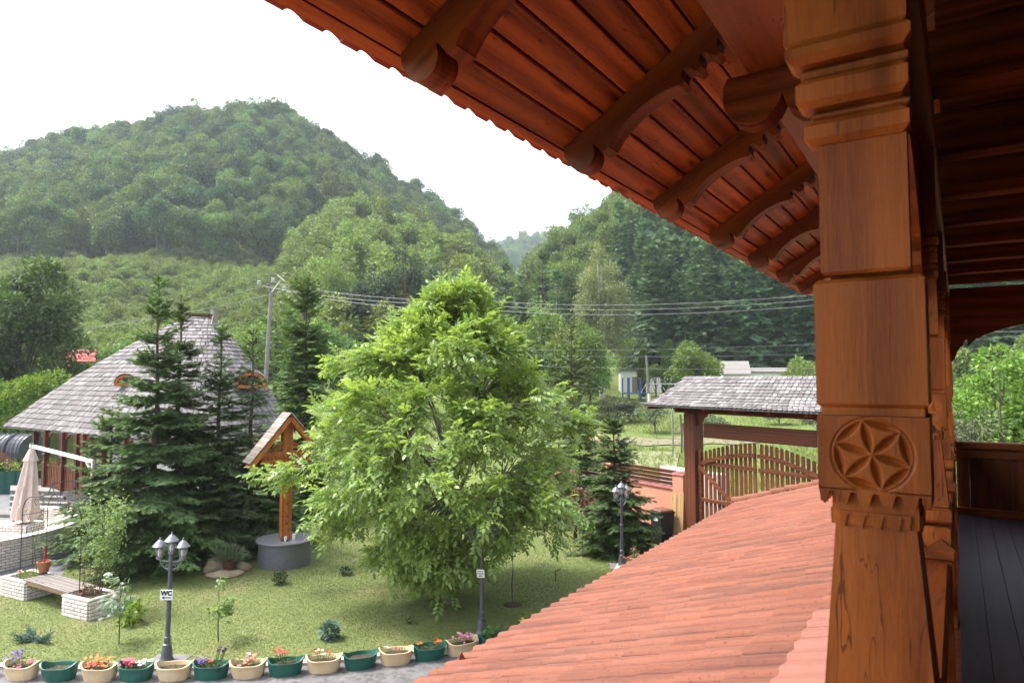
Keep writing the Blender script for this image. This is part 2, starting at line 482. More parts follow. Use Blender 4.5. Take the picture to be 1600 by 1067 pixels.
def tile_mat():
    m, n, l, b, o = _new('weathered_clay_tile')
    v = _coord(n, l, rand=False)
    g = n.new('ShaderNodeNewGeometry')
    wv = n.new('ShaderNodeMapping'); wv.inputs['Scale'].default_value = (0.7, 9.0, 1.0)
    l.new(g.outputs['Position'], wv.inputs['Vector'])
    streak = _noise(n, l, wv.outputs[0], 1.0, 4, 0.6)
    blot = _noise(n, l, g.outputs['Position'], 0.8, 5, 0.65)
    fine = _noise(n, l, g.outputs['Position'], 40, 3, 0.6)
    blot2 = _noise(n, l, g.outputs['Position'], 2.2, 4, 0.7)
    c = _ramp(n, l, _piece_random(n, l), [(0.0, (0.190, 0.067, 0.041)), (0.5, (0.215, 0.078, 0.049)), (0.95, (0.235, 0.087, 0.056)), (1.0, (0.30, 0.090, 0.047))])
    c = _mix(n, l, _ramp(n, l, blot, [(0.45, (0, 0, 0)), (0.75, (0.6, 0.6, 0.6))]), c, (0.20, 0.088, 0.060))
    c = _mix(n, l, _ramp(n, l, streak, [(0.48, (0, 0, 0)), (0.66, (0.6, 0.6, 0.6))]), c, (0.085, 0.038, 0.030))
    c = _mix(n, l, _ramp(n, l, fine, [(0.58, (0, 0, 0)), (0.70, (0.7, 0.7, 0.7))]), c, (0.060, 0.030, 0.026))
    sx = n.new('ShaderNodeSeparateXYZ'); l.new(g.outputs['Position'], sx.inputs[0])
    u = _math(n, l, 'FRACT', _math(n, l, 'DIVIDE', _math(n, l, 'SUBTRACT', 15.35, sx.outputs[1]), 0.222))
    ch = _ramp(n, l, u, [(0.0, (0.3, 0.3, 0.3)), (0.05, (0, 0, 0)), (0.38, (0, 0, 0)), (0.41, (0.35, 0.35, 0.35)), (0.45, (0, 0, 0)), (0.80, (0, 0, 0)), (0.92, (0.5, 0.5, 0.5))])  # dark groove and channel lines: shade under the ribs, put into the colour
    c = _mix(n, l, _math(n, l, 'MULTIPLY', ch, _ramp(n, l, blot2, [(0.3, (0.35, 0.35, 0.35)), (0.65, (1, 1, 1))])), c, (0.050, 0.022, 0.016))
    l.new(c, b.inputs['Base Color'])
    b.inputs['Roughness'].default_value = 0.8; b.inputs['Specular IOR Level'].default_value = 0.2
    _bump(n, l, b, fine, 0.25, 0.004)
    return m
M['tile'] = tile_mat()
M['eave_tile'] = mat('red_clay_tile', (0.44, 0.075, 0.032), (0.30, 0.05, 0.022), 0.7, 5, 0.1, vary=0.15)

def shingle_mat():
    m, n, l, b, o = _new('weathered_shingle')
    g = n.new('ShaderNodeNewGeometry')
    f = _noise(n, l, g.outputs['Position'], 0.6, 4)
    c = _ramp(n, l, _piece_random(n, l), [(0.0, (0.100, 0.089, 0.090)), (0.5, (0.165, 0.149, 0.152)), (1.0, (0.27, 0.250, 0.252))])
    c = _mix(n, l, _ramp(n, l, f, [(0.35, (0.5, 0.5, 0.5)), (0.65, (0, 0, 0))]), c, (0.130, 0.114, 0.116))
    l.new(c, b.inputs['Base Color']); b.inputs['Roughness'].default_value = 0.8
    b.inputs['Specular IOR Level'].default_value = 0.35
    return m
M['shingle'] = shingle_mat()

# ------------------------------------------------------------------ terrain
#  column (photo px): list of (depth, ground height)
def zy(d, y): return EYE + (590 - y) * d / FPX
TER = {
 -700: [(0, 0), (42, 0), (60, 5), (95, 14), (165, 34), (280, 70), (340, 60), (520, 60), (800, 80)],
 -200: [(0, 0), (42, 0), (60, 5), (95, 13), (165, 33), (290, zy(290, 330)), (340, 70), (520, 70), (800, 90)],
 0:    [(0, 0), (42, 0), (60, 4.2), (95, 12), (165, zy(165, 415)), (285, zy(285, 283)), (330, 75), (520, 70), (800, 90)],
 100:  [(0, 0), (42, 0), (60, 4.0), (95, 11.5), (165, zy(165, 415)), (282, zy(282, 250)), (330, 80), (520, 70), (800, 90)],
 200:  [(0, 0), (42, 0), (60, 3.6), (95, 11.2), (165, zy(165, 418)), (280, zy(280, 226)), (330, 85), (520, 70), (800, 90)],
 300:  [(0, 0), (40, 0), (60, 3.3), (95, 11), (165, zy(165, 420)), (278, zy(278, 207)), (330, 90), (520, 70), (800, 90)],
 370:  [(0, 0), (36, 0), (60, 3.3), (95, 11), (165, zy(165, 418)), (276, zy(276, 202)), (330, 90), (520, 70), (800, 90)],
 440:  [(0, 0), (33, 0), (60, 3.5), (100, 12), (170, zy(170, 425)), (278, zy(278, 208)), (330, 90), (520, 70), (800, 90)],
 500:  [(0, 0), (30, 0), (60, 3.6), (100, 13), (165, zy(165, 398)), (195, zy(195, 370)), (284, zy(284, 240)), (330, 85), (520, 70), (800, 90)],
 570:  [(0, 0), (30, 0), (60, 3.6), (100, 13), (150, zy(150, 395)), (185, zy(185, 335)), (215, 46), (292, zy(292, 288)), (340, 70), (520, 70), (800, 90)],
 640:  [(0, 0), (30, 0), (60, 3.4), (100, 11), (150, zy(150, 415)), (180, zy(180, 385)), (215, 38), (300, zy(300, 330)), (340, 66), (520, 70), (800, 95)],
 700:  [(0, 0), (29, 0), (60, 3.2), (95, 8), (150, zy(150, 440)), (180, 25), (220, 33), (308, zy(308, 370)), (350, 60), (520, 70), (800, 100)],
 770:  [(0, 0), (27, 0), (60, 2.8), (95, 6), (140, zy(140, 482)), (180, 19), (225, 26), (316, zy(316, 424)), (360, 45), (520, 65), (800, zy(800, 392))],
 815:  [(0, 0), (26, 0), (60, 2.4), (95, 5), (140, 14), (190, 22), (250, 28), (330, 32), (420, 40), (520, 60), (800, zy(800, 384))],
 860:  [(0, 0), (25, 0), (60, 2.0), (90, 4), (140, 20), (195, zy(195, 440)), (240, 36), (330, 36), (420, 42), (520, 60), (800, zy(800, 382))],
 920:  [(0, 0), (24, 0), (60, 1.5), (88, 3), (110, 8), (150, 27), (185, zy(185, 410)), (240, 50), (330, 45), (520, 60), (800, 110)],
 980:  [(0, 0), (24, 0), (60, 1.4), (92, 3), (110, 8), (150, 30), (185, zy(185, 372)), (240, 60), (330, 60), (520, 60), (800, 110)],
 1100: [(0, 0), (24, 0), (60, 1.4), (92, 3), (110, 9), (150, 32), (190, zy(190, 345)), (240, 72), (330, 80), (520, 80), (800, 110)],
 1300: [(0, 0), (22, 0), (60, 1.4), (92, 3), (110, 10), (150, 34), (190, 58), (240, 85), (330, 110), (520, 100), (800, 110)],
 1700: [(0, 0), (22, 0), (50, 1.5), (70, 4), (110, 18), (150, 40), (190, 60), (240, 85), (330, 110), (520, 100), (800, 110)],
 2400: [(0, 0), (22, 0), (50, 2), (70, 5), (110, 18), (150, 36), (190, 52), (240, 70), (330, 80), (520, 80), (800, 90)],
}
TPX = np.array(sorted(TER)); TD = np.array([0, 8, 16, 20, 22, 24, 27, 30, 33, 36, 40, 44, 50, 55, 60, 70, 80, 88, 95, 102, 110, 120, 130, 140, 150, 158, 165, 172, 180, 188, 195, 205, 215, 228, 240, 255, 268, 276, 284, 292, 300, 310, 320, 335, 350, 380, 420, 470, 520, 650, 800, 1400.])
TZ = np.array([np.interp(TD, [p[0] for p in TER[k]] , [p[1] for p in TER[k]]) for k in TPX])
def gz(x, y):
    x = np.asarray(x, float); y = np.asarray(y, float)
    d = -math.sin(YAW) * x + math.cos(YAW) * y
    lat = math.cos(YAW) * x + math.sin(YAW) * y
    dd = np.clip(d, 1.0, 1390)
    px = np.clip(800 + FPX * lat / dd, TPX[0], TPX[-1] - 1e-3)
    i = np.clip(np.searchsorted(TPX, px, side='right') - 1, 0, len(TPX) - 2)
    j = np.clip(np.searchsorted(TD, dd, side='right') - 1, 0, len(TD) - 2)
    a = (px - TPX[i]) / (TPX[i + 1] - TPX[i]); a = a * a * (3 - 2 * a)
    b = (dd - TD[j]) / (TD[j + 1] - TD[j])
    z = TZ[i, j] * (1 - a) * (1 - b) + TZ[i + 1, j] * a * (1 - b) + TZ[i, j + 1] * (1 - a) * b + TZ[i + 1, j + 1] * a * b
    w = np.clip((dd - 60) / 60, 0, 1)
    z = z + w * (1.6 * np.sin(x * .061 + 1.3) * np.cos(y * .053) + 0.8 * np.sin(x * .13 + y * .11))
    return z
def gpt(px, d):
    p = col_xy(px, d); return np.array([p[0], p[1], float(gz(p[0], p[1]))])

def ground_material():
    m, n, l, b, o = _new('meadow_and_woodland_floor')
    g = n.new('ShaderNodeNewGeometry')
    f = _noise(n, l, g.outputs['Position'], 0.25, 6, 0.7)
    f2 = _noise(n, l, g.outputs['Position'], 6.0, 5, 0.7)
    c = _ramp(n, l, f, [(0.3, (0.095, 0.14, 0.036)), (0.6, (0.165, 0.205, 0.062)), (0.8, (0.23, 0.235, 0.095))])
    c = _mix(n, l, _ramp(n, l, f2, [(0.35, (0.6, 0.6, 0.6)), (0.65, (0, 0, 0))]), c, (0.075, 0.105, 0.03))
    l.new(c, b.inputs['Base Color']); b.inputs['Roughness'].default_value = 0.95
    b.inputs['Specular IOR Level'].default_value = 0.1
    _bump(n, l, b, f2, 0.6, 0.08)
    return m
def make_ground():
    th = np.radians(np.concatenate([np.arange(-180, -70, 6), np.arange(-70, 70, 0.8), np.arange(70, 180, 6)]))
    rr = np.concatenate([[0.5, 4, 8, 12], np.arange(15, 60, 2.5), np.arange(60, 130, 4), np.arange(130, 360, 5), [380, 420, 480, 560, 680, 800, 1000, 1200]])
    T, Q = np.meshgrid(th, rr, indexing='ij')
    a = YAW + T                                   # angle to the left of +Y
    X, Y = -np.sin(a) * Q, np.cos(a) * Q
    Z = gz(X, Y) - 0.03
    V = np.stack([X, Y, Z], -1).reshape(-1, 3)
    n, k = T.shape
    I = np.arange(n * k).reshape(n, k)
    nx = np.roll(I, -1, axis=0)
    F = np.stack([I[:, :-1], I[:, 1:], nx[:, 1:], nx[:, :-1]], -1).reshape(-1, 4)
    F = F[:, ::-1]
    o = link('ground', np_mesh('ground', V, F, ground_material(), smooth=True))
    tag(o, kind='structure')
make_ground()

def sheet(name, pts, z, m, kind='structure'):
    b = MB(); b.add([(p[0], p[1], z) for p in pts], [tuple(range(len(pts)))])
    me = b.mesh(name, m)
    if me.polygons[0].normal.z < 0: me.flip_normals()
    return tag(link(name, me), kind=kind)

# planter row / kerb curve, as surveyed on the ground
ROW = [(-15.4, 4.75), (-14.55, 5.15), (-13.8, 5.57), (-13.2, 5.9), (-12.6, 6.27), (-12.08, 6.62), (-11.55, 7.0), (-11.05, 7.37), (-10.55, 7.75), (-10.08, 8.17),
       (-9.6, 8.62), (-9.17, 9.08), (-8.76, 9.57), (-8.38, 10.06), (-8.02, 10.58), (-7.68, 11.14), (-7.40, 11.72), (-7.2, 12.4), (-7.08, 13.1), (-7.02, 13.9), (-7.02, 14.7), (-7.1, 15.5), (-7.24, 16.3), (-7.42, 17.1), (-7.65, 18.0)]
def row_normal(i):
    a = Vector(ROW[max(i - 1, 0)]); b = Vector(ROW[min(i + 1, len(ROW) - 1)])
    t = (b - a).normalized(); return Vector((-t.y, t.x)), t       # towards the lawn, tangent
def offset_row(o):
    return [tuple(Vector(ROW[i]) + row_normal(i)[0] * o) for i in range(len(ROW))]

def road_material():
    m, n, l, b, o = _new('stamped_grey_paving')
    g = n.new('ShaderNodeNewGeometry')
    vo = n.new('ShaderNodeTexVoronoi'); vo.feature = 'DISTANCE_TO_EDGE'; vo.inputs['Scale'].default_value = 12.0
    l.new(g.outputs['Position'], vo.inputs['Vector'])
    vc = n.new('ShaderNodeTexVoronoi'); vc.inputs['Scale'].default_value = 12.0
    l.new(g.outputs['Position'], vc.inputs['Vector'])
    f = _noise(n, l, g.outputs['Position'], 2.0, 6, 0.7)
    c = _ramp(n, l, f, [(0.3, (0.105, 0.100, 0.102)), (0.7, (0.155, 0.147, 0.150))])
    sp = n.new('ShaderNodeSeparateColor'); l.new(vc.outputs['Color'], sp.inputs[0])
    cg = n.new('ShaderNodeCombineColor')
    for q in range(3): l.new(sp.outputs[0], cg.inputs[q])
    c = _mix(n, l, 0.35, c, cg.outputs[0], 'SOFT_LIGHT')
    e = _ramp(n, l, vo.outputs['Distance'], [(0.0, (0.45, 0.45, 0.45)), (0.05, (0, 0, 0))])
    c = _mix(n, l, e, c, (0.07, 0.065, 0.065))
    l.new(c, b.inputs['Base Color']); b.inputs['Roughness'].default_value = 0.7
    _bump(n, l, b, _math(n, l, 'MINIMUM', vo.outputs['Distance'], 0.1), 0.5, 0.05)
    return m
kerb_in = offset_row(0.34)
sheet('road', [(-26, -3.5)] + [(-17.5, 3.2)] + kerb_in + [(-7.2, 21.2), (-1.0, 20.0), (2.0, 15), (2, -8), (-26, -8)], 0.004, road_material())
def make_kerb():
    b = MB(); a, c = offset_row(0.30), offset_row(0.46)
    n = len(a)
    V = [(p[0], p[1], z) for q, z in ((a, -.1), (a, 0.05), (c, 0.05), (c, -.1)) for p in q]
    F = [(k * n + i, k * n + i + 1, (k + 1) * n + i + 1, (k + 1) * n + i) for k in range(3) for i in range(n - 1)]
    b.add(V, F)
    tag(b.build('kerb', M['kerb']), kind='structure')
make_kerb()

def lawn_material():
    m, n, l, b, o = _new('mown_lawn')
    g = n.new('ShaderNodeNewGeometry')
    f = _noise(n, l, g.outputs['Position'], 0.55, 6, 0.7)
    f2 = _noise(n, l, g.outputs['Position'], 14, 5, 0.75)
    c = _ramp(n, l, f, [(0.3, (0.135, 0.165, 0.058)), (0.52, (0.172, 0.198, 0.074)), (0.72, (0.25, 0.23, 0.12))])
    c = _mix(n, l, _ramp(n, l, f2, [(0.35, (0.35, 0.35, 0.35)), (0.62, (0, 0, 0))]), c, (0.115, 0.14, 0.046))
    l.new(c, b.inputs['Base Color']); b.inputs['Roughness'].default_value = 0.95
    b.inputs['Specular IOR Level'].default_value = 0.1
    _bump(n, l, b, f2, 0.7, 0.04)
    return m
LAWN = [tuple(p) for p in offset_row(0.45)] + [(-7.9, 20.9), (-12, 21.0), (-17, 18.0), (-24, 15.5), (-22.5, 10.5), (-20.0, 8.9), (-20.6, 7.0), (-18.5, 4.0)]
sheet('lawn', LAWN, 0.006, lawn_material())
def inside(poly, P):
    P = np.asarray(P); c = np.zeros(len(P), bool); n = len(poly)
    for i in range(n):
        x1, y1 = poly[i]; x2, y2 = poly[(i + 1) % n]
        k = ((y1 > P[:, 1]) != (y2 > P[:, 1])) & (P[:, 0] < (x2 - x1) * (P[:, 1] - y1) / (y2 - y1 + 1e-12) + x1)
        c ^= k
    return c
def make_grass():
    N = 340000
    P = np.stack([rng.uniform(-24, -6.5, N), rng.uniform(3.5, 21, N)], 1)
    P = P[inside(LAWN, P)]
    N = len(P)
    TV = np.array([[-.012, 0, 0], [.012, 0, 0], [.004, .016, .024], [0, -.012, 0], [.01, .01, 0], [-.024, -.004, .020], [-.01, .01, 0], [.006, -.016, 0], [.026, .012, .018]])
    TF = np.array([[0, 1, 2], [3, 4, 5], [6, 7, 8]])
    a = rng.uniform(0, 6.28, N)
    fr = np.zeros((N, 3, 3)); fr[:, 0, 0] = np.cos(a); fr[:, 0, 1] = -np.sin(a); fr[:, 1, 0] = np.sin(a); fr[:, 1, 1] = np.cos(a); fr[:, 2, 2] = 1
    V, F = scatter(TV, TF, np.c_[P, np.full(N, 0.006)], fr, rng.uniform(.34, .72, N))
    g = leaf('grass_blade', (0.185, 0.220, 0.082), (0.135, 0.168, 0.058), 0.35, 0.6, c3=(0.28, 0.265, 0.135))
    tag(link('grass', np_mesh('grass', V, F, g)), kind='stuff')
make_grass()
# paved yard on the far left, round the terrace and the pavilion
sheet('paved_yard', [(-20.0, 8.9), (-22.5, 10.5), (-24.0, 12.5), (-28, 13.6), (-31, 15.5), (-36, 14.0), (-44, 17.0), (-46, 12), (-30, 3.0), (-20.6, 4.0), (-19.4, 6.7)], 0.0025, mat('slate_grey_slabs', (0.17, 0.165, 0.175), (0.10, 0.10, 0.11), 0.75, 3, 0.4, 0.03))

def make_meadow_grass():
    r = np.random.default_rng(3); N = 34000
    px = r.uniform(840, 1640, N); d = 23 + 75 * r.random(N) ** 1.6
    keep = ~(((d > 44) & (d < 52) & (r.random(N) < .62)) | ((d > 29.5) & (d < 34) & (px < 1060) & (r.random(N) < .6)))
    keep &= r.random(N) < (.35 + .65 * (np.sin(px * .021 + d * .3) > -.3))
    px, d = px[keep], d[keep]; N = len(px)
    P = np.array([gpt(a, c) for a, c in zip(px, d)]); P = P[P[:, 0] < -1.0 - 0.0 * P[:, 1]] if False else P
    G_ = np.array([-.393, -.919])          # stay beyond the wall line
    ok = (P[:, :2] - np.array([-6.95, 21.1])) @ G_ < -.8
    P = P[ok]; N = len(P)
    TV = []; TF = []
    for k in range(7):
        a = k * .9; b0 = len(TV); h = .7 + .3 * ((k * 7) % 3) / 2; c, s_ = math.cos(a), math.sin(a)
        TV += [[c * .1 - s_ * .05, s_ * .1 + c * .05, -.05], [c * .1 + s_ * .05, s_ * .1 - c * .05, -.05], [c * .42, s_ * .42, h]]; TF.append([b0, b0 + 1, b0 + 2])
    fr = np.tile(np.eye(3), (N, 1, 1)); a = r.uniform(0, 6.28, N); fr[:, 0, 0] = np.cos(a); fr[:, 0, 1] = -np.sin(a); fr[:, 1, 0] = np.sin(a); fr[:, 1, 1] = np.cos(a)
    V, F = scatter(np.array(TV), np.array(TF), P, fr, r.uniform(.10, .32, N))
    tag(link('meadow_grass', np_mesh('meadow_grass', V, F, leaf('meadow_blade', (0.23, 0.275, 0.085), (0.12, 0.165, 0.045), .3, .15, c3=(0.34, 0.32, 0.15)))), kind='stuff')
make_meadow_grass()
# ------------------------------------------------------------------ the house the balcony belongs to
house = thing('guest_house', 'large timber house whose carved balcony and red tiled roofs fill the right side', 'house', (0, 0, 0))
XP0, XP1, XC = -0.21, -0.04, -0.125          # post outer / inner face
BEAM_Y = [2.15 + 0.9 * k for k in range(-4, 9)]
POST_Y = [1.40, 3.45, 5.50, 7.55, 9.60]
RAFT_Y = [1.885 + 1.24 * k for k in range(-3, 8)]
EX = -1.73                                    # outer edge of the eave tiles
# --- sloping rafters with carved lower edge (knob, long arch, teeth), planked above; level beams over the corridor
RA = R(31.8); SX, SZ = -1.69, 6.377           # foot of the soffit
def slope_pt(s, t=0.0): return (SX + s * math.cos(RA) - t * math.sin(RA), SZ + s * math.sin(RA) + t * math.cos(RA))
def rafter_profile():
    P = [(0.02, 0.0), (0.0, -.04), (0.0, -.09)] + [(0.076 - .076 * math.cos(q), -.095 - .076 * math.sin(q)) for q in np.linspace(.25, 3.0, 12)] + [(0.155, -.090), (0.166, -.10), (0.172, -.165)]
    P += [(0.215, -.165)]
    for k in range(9):
        t = k / 8
        P.append((0.22 + 0.42 * t, -.160 + 0.045 * math.sin(math.pi * t) ** 0.75))
    for k in range(5):
        x = 0.645 + 0.098 * k
        P += [(x, -.168), (x + 0.028, -.166), (x + 0.030, -.135), (x + 0.052, -.112), (x + 0.078, -.125), (x + 0.092, -.160)]
    P += [(1.15, -.165), (3.2, -.165), (3.2, 0.0)]
    return P
ra_mesh = be_mesh = bs_mesh = None
for k, y in enumerate(BEAM_Y):
    if ra_mesh is None:
        ux, vx = (math.cos(RA), 0, math.sin(RA)), (-math.sin(RA), 0, math.cos(RA))
        b = MB(); b.prism(rafter_profile(), (0, -0.06, 0), (1, 0, 0), (0, 0, 1), (0, 0.12, 0))
        ra_mesh = b.mesh('rafter', M['rafter'])
        pts = [(2.2, 6.285), (2.2, 6.50), (-.80, 6.50), (-.82, 6.46)] + [(-.70 - .12 * math.cos(a), 6.40 - .115 * math.sin(a)) for a in np.linspace(0, math.pi * .9, 9)] + [(-.575, 6.39), (-.56, 6.335), (-.52, 6.30), (-.45, 6.286)]
        b = MB(); b.prism(pts, (0, -0.07, 0), (1, 0, 0), (0, 0, 1), (0, 0.14, 0))
        be_mesh = b.mesh('ceiling_beam', M['beam'])
        b = MB(); b.box(-.30, 2.2, -.07, .07, 6.285, 6.50, cham=0.006); bs_mesh = b.mesh('ceiling_beam', M['beam'])
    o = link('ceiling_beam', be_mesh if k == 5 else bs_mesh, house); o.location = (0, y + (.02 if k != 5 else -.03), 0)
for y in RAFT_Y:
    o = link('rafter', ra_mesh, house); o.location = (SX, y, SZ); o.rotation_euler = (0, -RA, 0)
b = MB(); b.box(-.72, -.46, -1.6, 10.0, 6.503, 6.80, cham=0.01); b.build('purlin', M['rail'], house)
# --- soffit planks (run along the house, one bay each), corridor ceiling planks
pl_mesh = []
for q in range(4):
    b = MB(); b.box(-0.0645, 0.0645, 0, 1.232, 0, 0.022, cham=0.006); pl_mesh.append(b.mesh('soffit_plank', M['plank']))
for k in range(len(RAFT_Y) - 1):
    for j in range(12):
        o = link('soffit_plank', pl_mesh[(j + k) % 4], house)
        x, z = slope_pt(0.075 + 0.139 * j, 0.002 + random.uniform(0, .004))
        o.location = (x, RAFT_Y[k] + 0.004, z)
        o.rotation_euler = (0, -RA + random.uniform(-.015, .015), 0)
ce_mesh = None
for k in range(len(BEAM_Y) - 1):
    for j in range(6):
        if ce_mesh is None:
            b = MB(); b.box(-0.19, 0.19, 0, 0.885, 0, 0.022, cham=0.004); ce_mesh = b.mesh('ceiling_plank', M['beam'])
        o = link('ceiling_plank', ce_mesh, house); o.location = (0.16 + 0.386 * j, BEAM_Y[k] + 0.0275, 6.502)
# --- eave board and eave tiles
b = MB()
ux, vx = (math.cos(RA), 0, math.sin(RA)), (-math.sin(RA), 0, math.cos(RA))
b.prism([(-.04, .004), (.004, .004), (.004, .028), (-.04, .028)], (SX, -1.5, SZ), ux, vx, (0, 11.6, 0)); b.build('eave_board', M['plank'], house)
def s_tile_mesh(name, W, L, m, t=0.014, amp=0.030):
    """S-profile clay tile: across = y (0..W), downhill = local x (0..L)"""
    n = 25
    b = MB(); V = []
    for x in (0, L):
        for lay in (0, 1):
            for i in range(n):
                u = i / (n - 1)
                h = amp * math.sin(2 * math.pi * (u % .5) / .5) if (u % .5) < .25 else (0.0 if u < .96 else -.008)
                V.append((x, u * W, h + (t if lay else 0)))
    F = []
    o = lambda x, l, i: (x * 2 + l) * n + i
    for i in range(n - 1):
        F += [(o(0, 1, i), o(1, 1, i), o(1, 1, i + 1), o(0, 1, i + 1)), (o(0, 0, i), o(0, 0, i + 1), o(1, 0, i + 1), o(1, 0, i)),
              (o(1, 0, i), o(1, 0, i + 1), o(1, 1, i + 1), o(1, 1, i)), (o(0, 0, i), o(0, 1, i), o(0, 1, i + 1), o(0, 0, i + 1))]
    F += [(o(0, 0, 0), o(1, 0, 0), o(1, 1, 0), o(0, 1, 0)), (o(0, 0, n - 1), o(0, 1, n - 1), o(1, 1, n - 1), o(1, 0, n - 1))]
    b.add(V, F)
    return b.mesh(name, m, smooth=True)
et = s_tile_mesh('eave_tile', 0.334, 0.40, M['eave_tile'])
EAVE_A = RA - R(4)
for row in range(2):
    for k in range(35):
        y = -1.3 + 0.328 * (k + 1)
        o = link('eave_tile', et, house)
        x, z = slope_pt(0.31 + 0.085 * row, 0.045 + 0.034 * row)
        o.location = (x, y + random.uniform(-.004, .004) + .03 * row, z)
        o.rotation_euler = (0, EAVE_A + random.uniform(-.015, .015), math.pi)
# rest of the main roof above, one deck with the same fall
b = MB()
sl = math.tan(RA)
b.prism([(-1.45, SZ + .24 * sl + .075), (3.0, SZ + 4.69 * sl + .075), (7.5, SZ), (7.5, SZ + .05), (3.0, SZ + 4.69 * sl + .14), (-1.45, SZ + .24 * sl + .12)], (0, -1.5, 0), (1, 0, 0), (0, 0, 1), (0, 11.6, 0))
b.build('main_roof', M['eave_tile'], house)

# --- carved posts
def rosette_face(N, w, h, c, rad, depth, rot):
    """front face (local x across, z up, y = depth into wood) with chip-carved six-petal rosette"""
    xs = np.linspace(-w / 2, w / 2, N); zs = np.linspace(0, h, N)
    X, Z = np.meshgrid(xs, zs)
    U, W = X - c[0], Z - c[1]
    D = np.zeros_like(U)
    ctr = [(rad * math.cos(rot + k * math.pi / 3), rad * math.sin(rot + k * math.pi / 3)) for k in range(6)]
    inn = rad - np.hypot(U, W)
    for k in range(6):
        a, bb = ctr[(k - 1) % 6], ctr[(k + 1) % 6]
        m1 = rad - np.hypot(U - a[0], W - a[1]); m2 = rad - np.hypot(U - bb[0], W - bb[1])
        D = np.maximum(D, np.clip(np.minimum(m1, m2), 0, 1))
        o = (math.sqrt(3) * rad * math.cos(rot + (k + .5) * math.pi / 3), math.sqrt(3) * rad * math.sin(rot + (k + .5) * math.pi / 3))
        m3 = rad - np.hypot(U - o[0], W - o[1])
        D = np.maximum(D, np.clip(np.minimum(m3, inn), 0, 1))
    D = np.clip(D * 1.5, 0, depth)
    ring = np.abs(np.hypot(U, W) - rad * 1.05)
    D = np.maximum(D, np.clip(0.003 - ring, 0, 1) * 0.9)
    V = np.stack([X, D, Z], -1).reshape(-1, 3)
    I = np.arange(N * N).reshape(N, N)
    F = np.stack([I[:-1, :-1], I[:-1, 1:], I[1:, 1:], I[1:, :-1]], -1).reshape(-1, 4)
    return V, F
def make_post(y, near):
    """square carved post, local origin on the balcony floor line at its centre"""
    b = MB(); h = 0.085
    b.box(-h, h, -h, h, -0.3, 0.985, cham=0.006)                      # pedestal
    b.box(-h - .006, h + .006, -h - .006, h + .006, 1.000, 1.065, cham=0.012)
    z0, z1 = 1.068, 1.345                                              # tapering neck
    P = [(-.083, -.083, z0), (.083, -.083, z0), (.083, .083, z0), (-.083, .083, z0), (-.062, -.062, z1), (.062, -.062, z1), (.062, .062, z1), (-.062, .062, z1)]
    b.add(P, [(0, 1, 5, 4), (1, 2, 6, 5), (2, 3, 7, 6), (3, 0, 4, 7), (0, 3, 2, 1), (4, 5, 6, 7)])
    b.box(-.066, .066, -.066, .066, 1.346, 1.41)
    po_ = b.build('post', M['post'], house); po_.location = (XC, y, 3.6)
    b = MB()
    # block with toothed lower edge on every side
    for (u, v, o) in (((1, 0, 0), (0, .012, 0), (0, -h, 0)), ((0, 1, 0), (-.012, 0, 0), (h, 0, 0)), ((1, 0, 0), (0, -.012, 0), (0, h, 0)), ((0, 1, 0), (.012, 0, 0), (-h, 0, 0))):
        for lay, (zz, w) in enumerate(((1.392, h - .013 if u[1] else h), (1.352, h - .03))):
            pts = [(-w, zz + .018)]
            n = 5 if lay == 0 else 4
            for k in range(n):
                a = -w + 2 * w * k / n
                s = 2 * w / n
                pts += [(a + .004, zz - .006), (a + s * .3, zz - .010), (a + s * .5, zz + .012), (a + s * .72, zz + .012), (a + s * .93, zz - .006)]
            pts += [(w, zz + .018)]
            oo = Vector(o) * (1.0 if lay == 0 else 0.83)
            b.prism(pts, oo, u, (0, 0, 1), v)
    b.box(-h, h, -h + .0135, h, 1.408, 1.535) if near else b.box(-h, h, -h, h, 1.408, 1.535, cham=0.004)
    b.build('carved_block', M['post'], po_)
    b = MB()
    b.box(-h + .006, h - .006, -h + .006, h - .006, 1.536, 1.549)
    b.box(-h, h, -h, h, 1.549, 1.775, cham=0.007)
    b.build('square_block', M['post'], po_)
    b = MB(); b.box(-.062, .062, -.062, .062, 1.776, 2.69, cham=0.004); b.build('shaft', M['post'], po_)
    b = MB()
    # bracket console that carries the plate, stepped mouldings on its front
    b.box(-.072, .066, -.09, -.045, 1.782, 2.02, cham=0.005)
    for (za, zb, d, w) in ((2.015, 2.06, .105, .092), (2.058, 2.085, .085, .084), (2.082, 2.135, .112, .104), (2.132, 2.165, .092, .098)):
        b.box(-w, .072, -d, -.045, za, zb, cham=0.011)
    b.box(-.118, .078, -.125, -.045, 2.16, 2.20, cham=0.012)
    b.box(-.122, .072, -.115, -.045, 2.198, 2.69, cham=0.006)
    b.build('console', M['post'], po_)
    N = 110 if near else 36
    V, F = rosette_face(N, 2 * h, 0.127, (0.0, 0.062), 0.0595, 0.014, R(-17))
    V = V + np.array([0, -h, 1.408]) if near else V * np.array([1, 1, 1]) + np.array([0, -h - .0015, 1.408])
    r = link('rosette', np_mesh('rosette', V, F, M['post']), po_)
    if not near:       # carving on the corridor side is seen too
        pass
    return po_
for k, y in enumerate(POST_Y): make_post(y, k == 0)
make_post(-0.65, False)
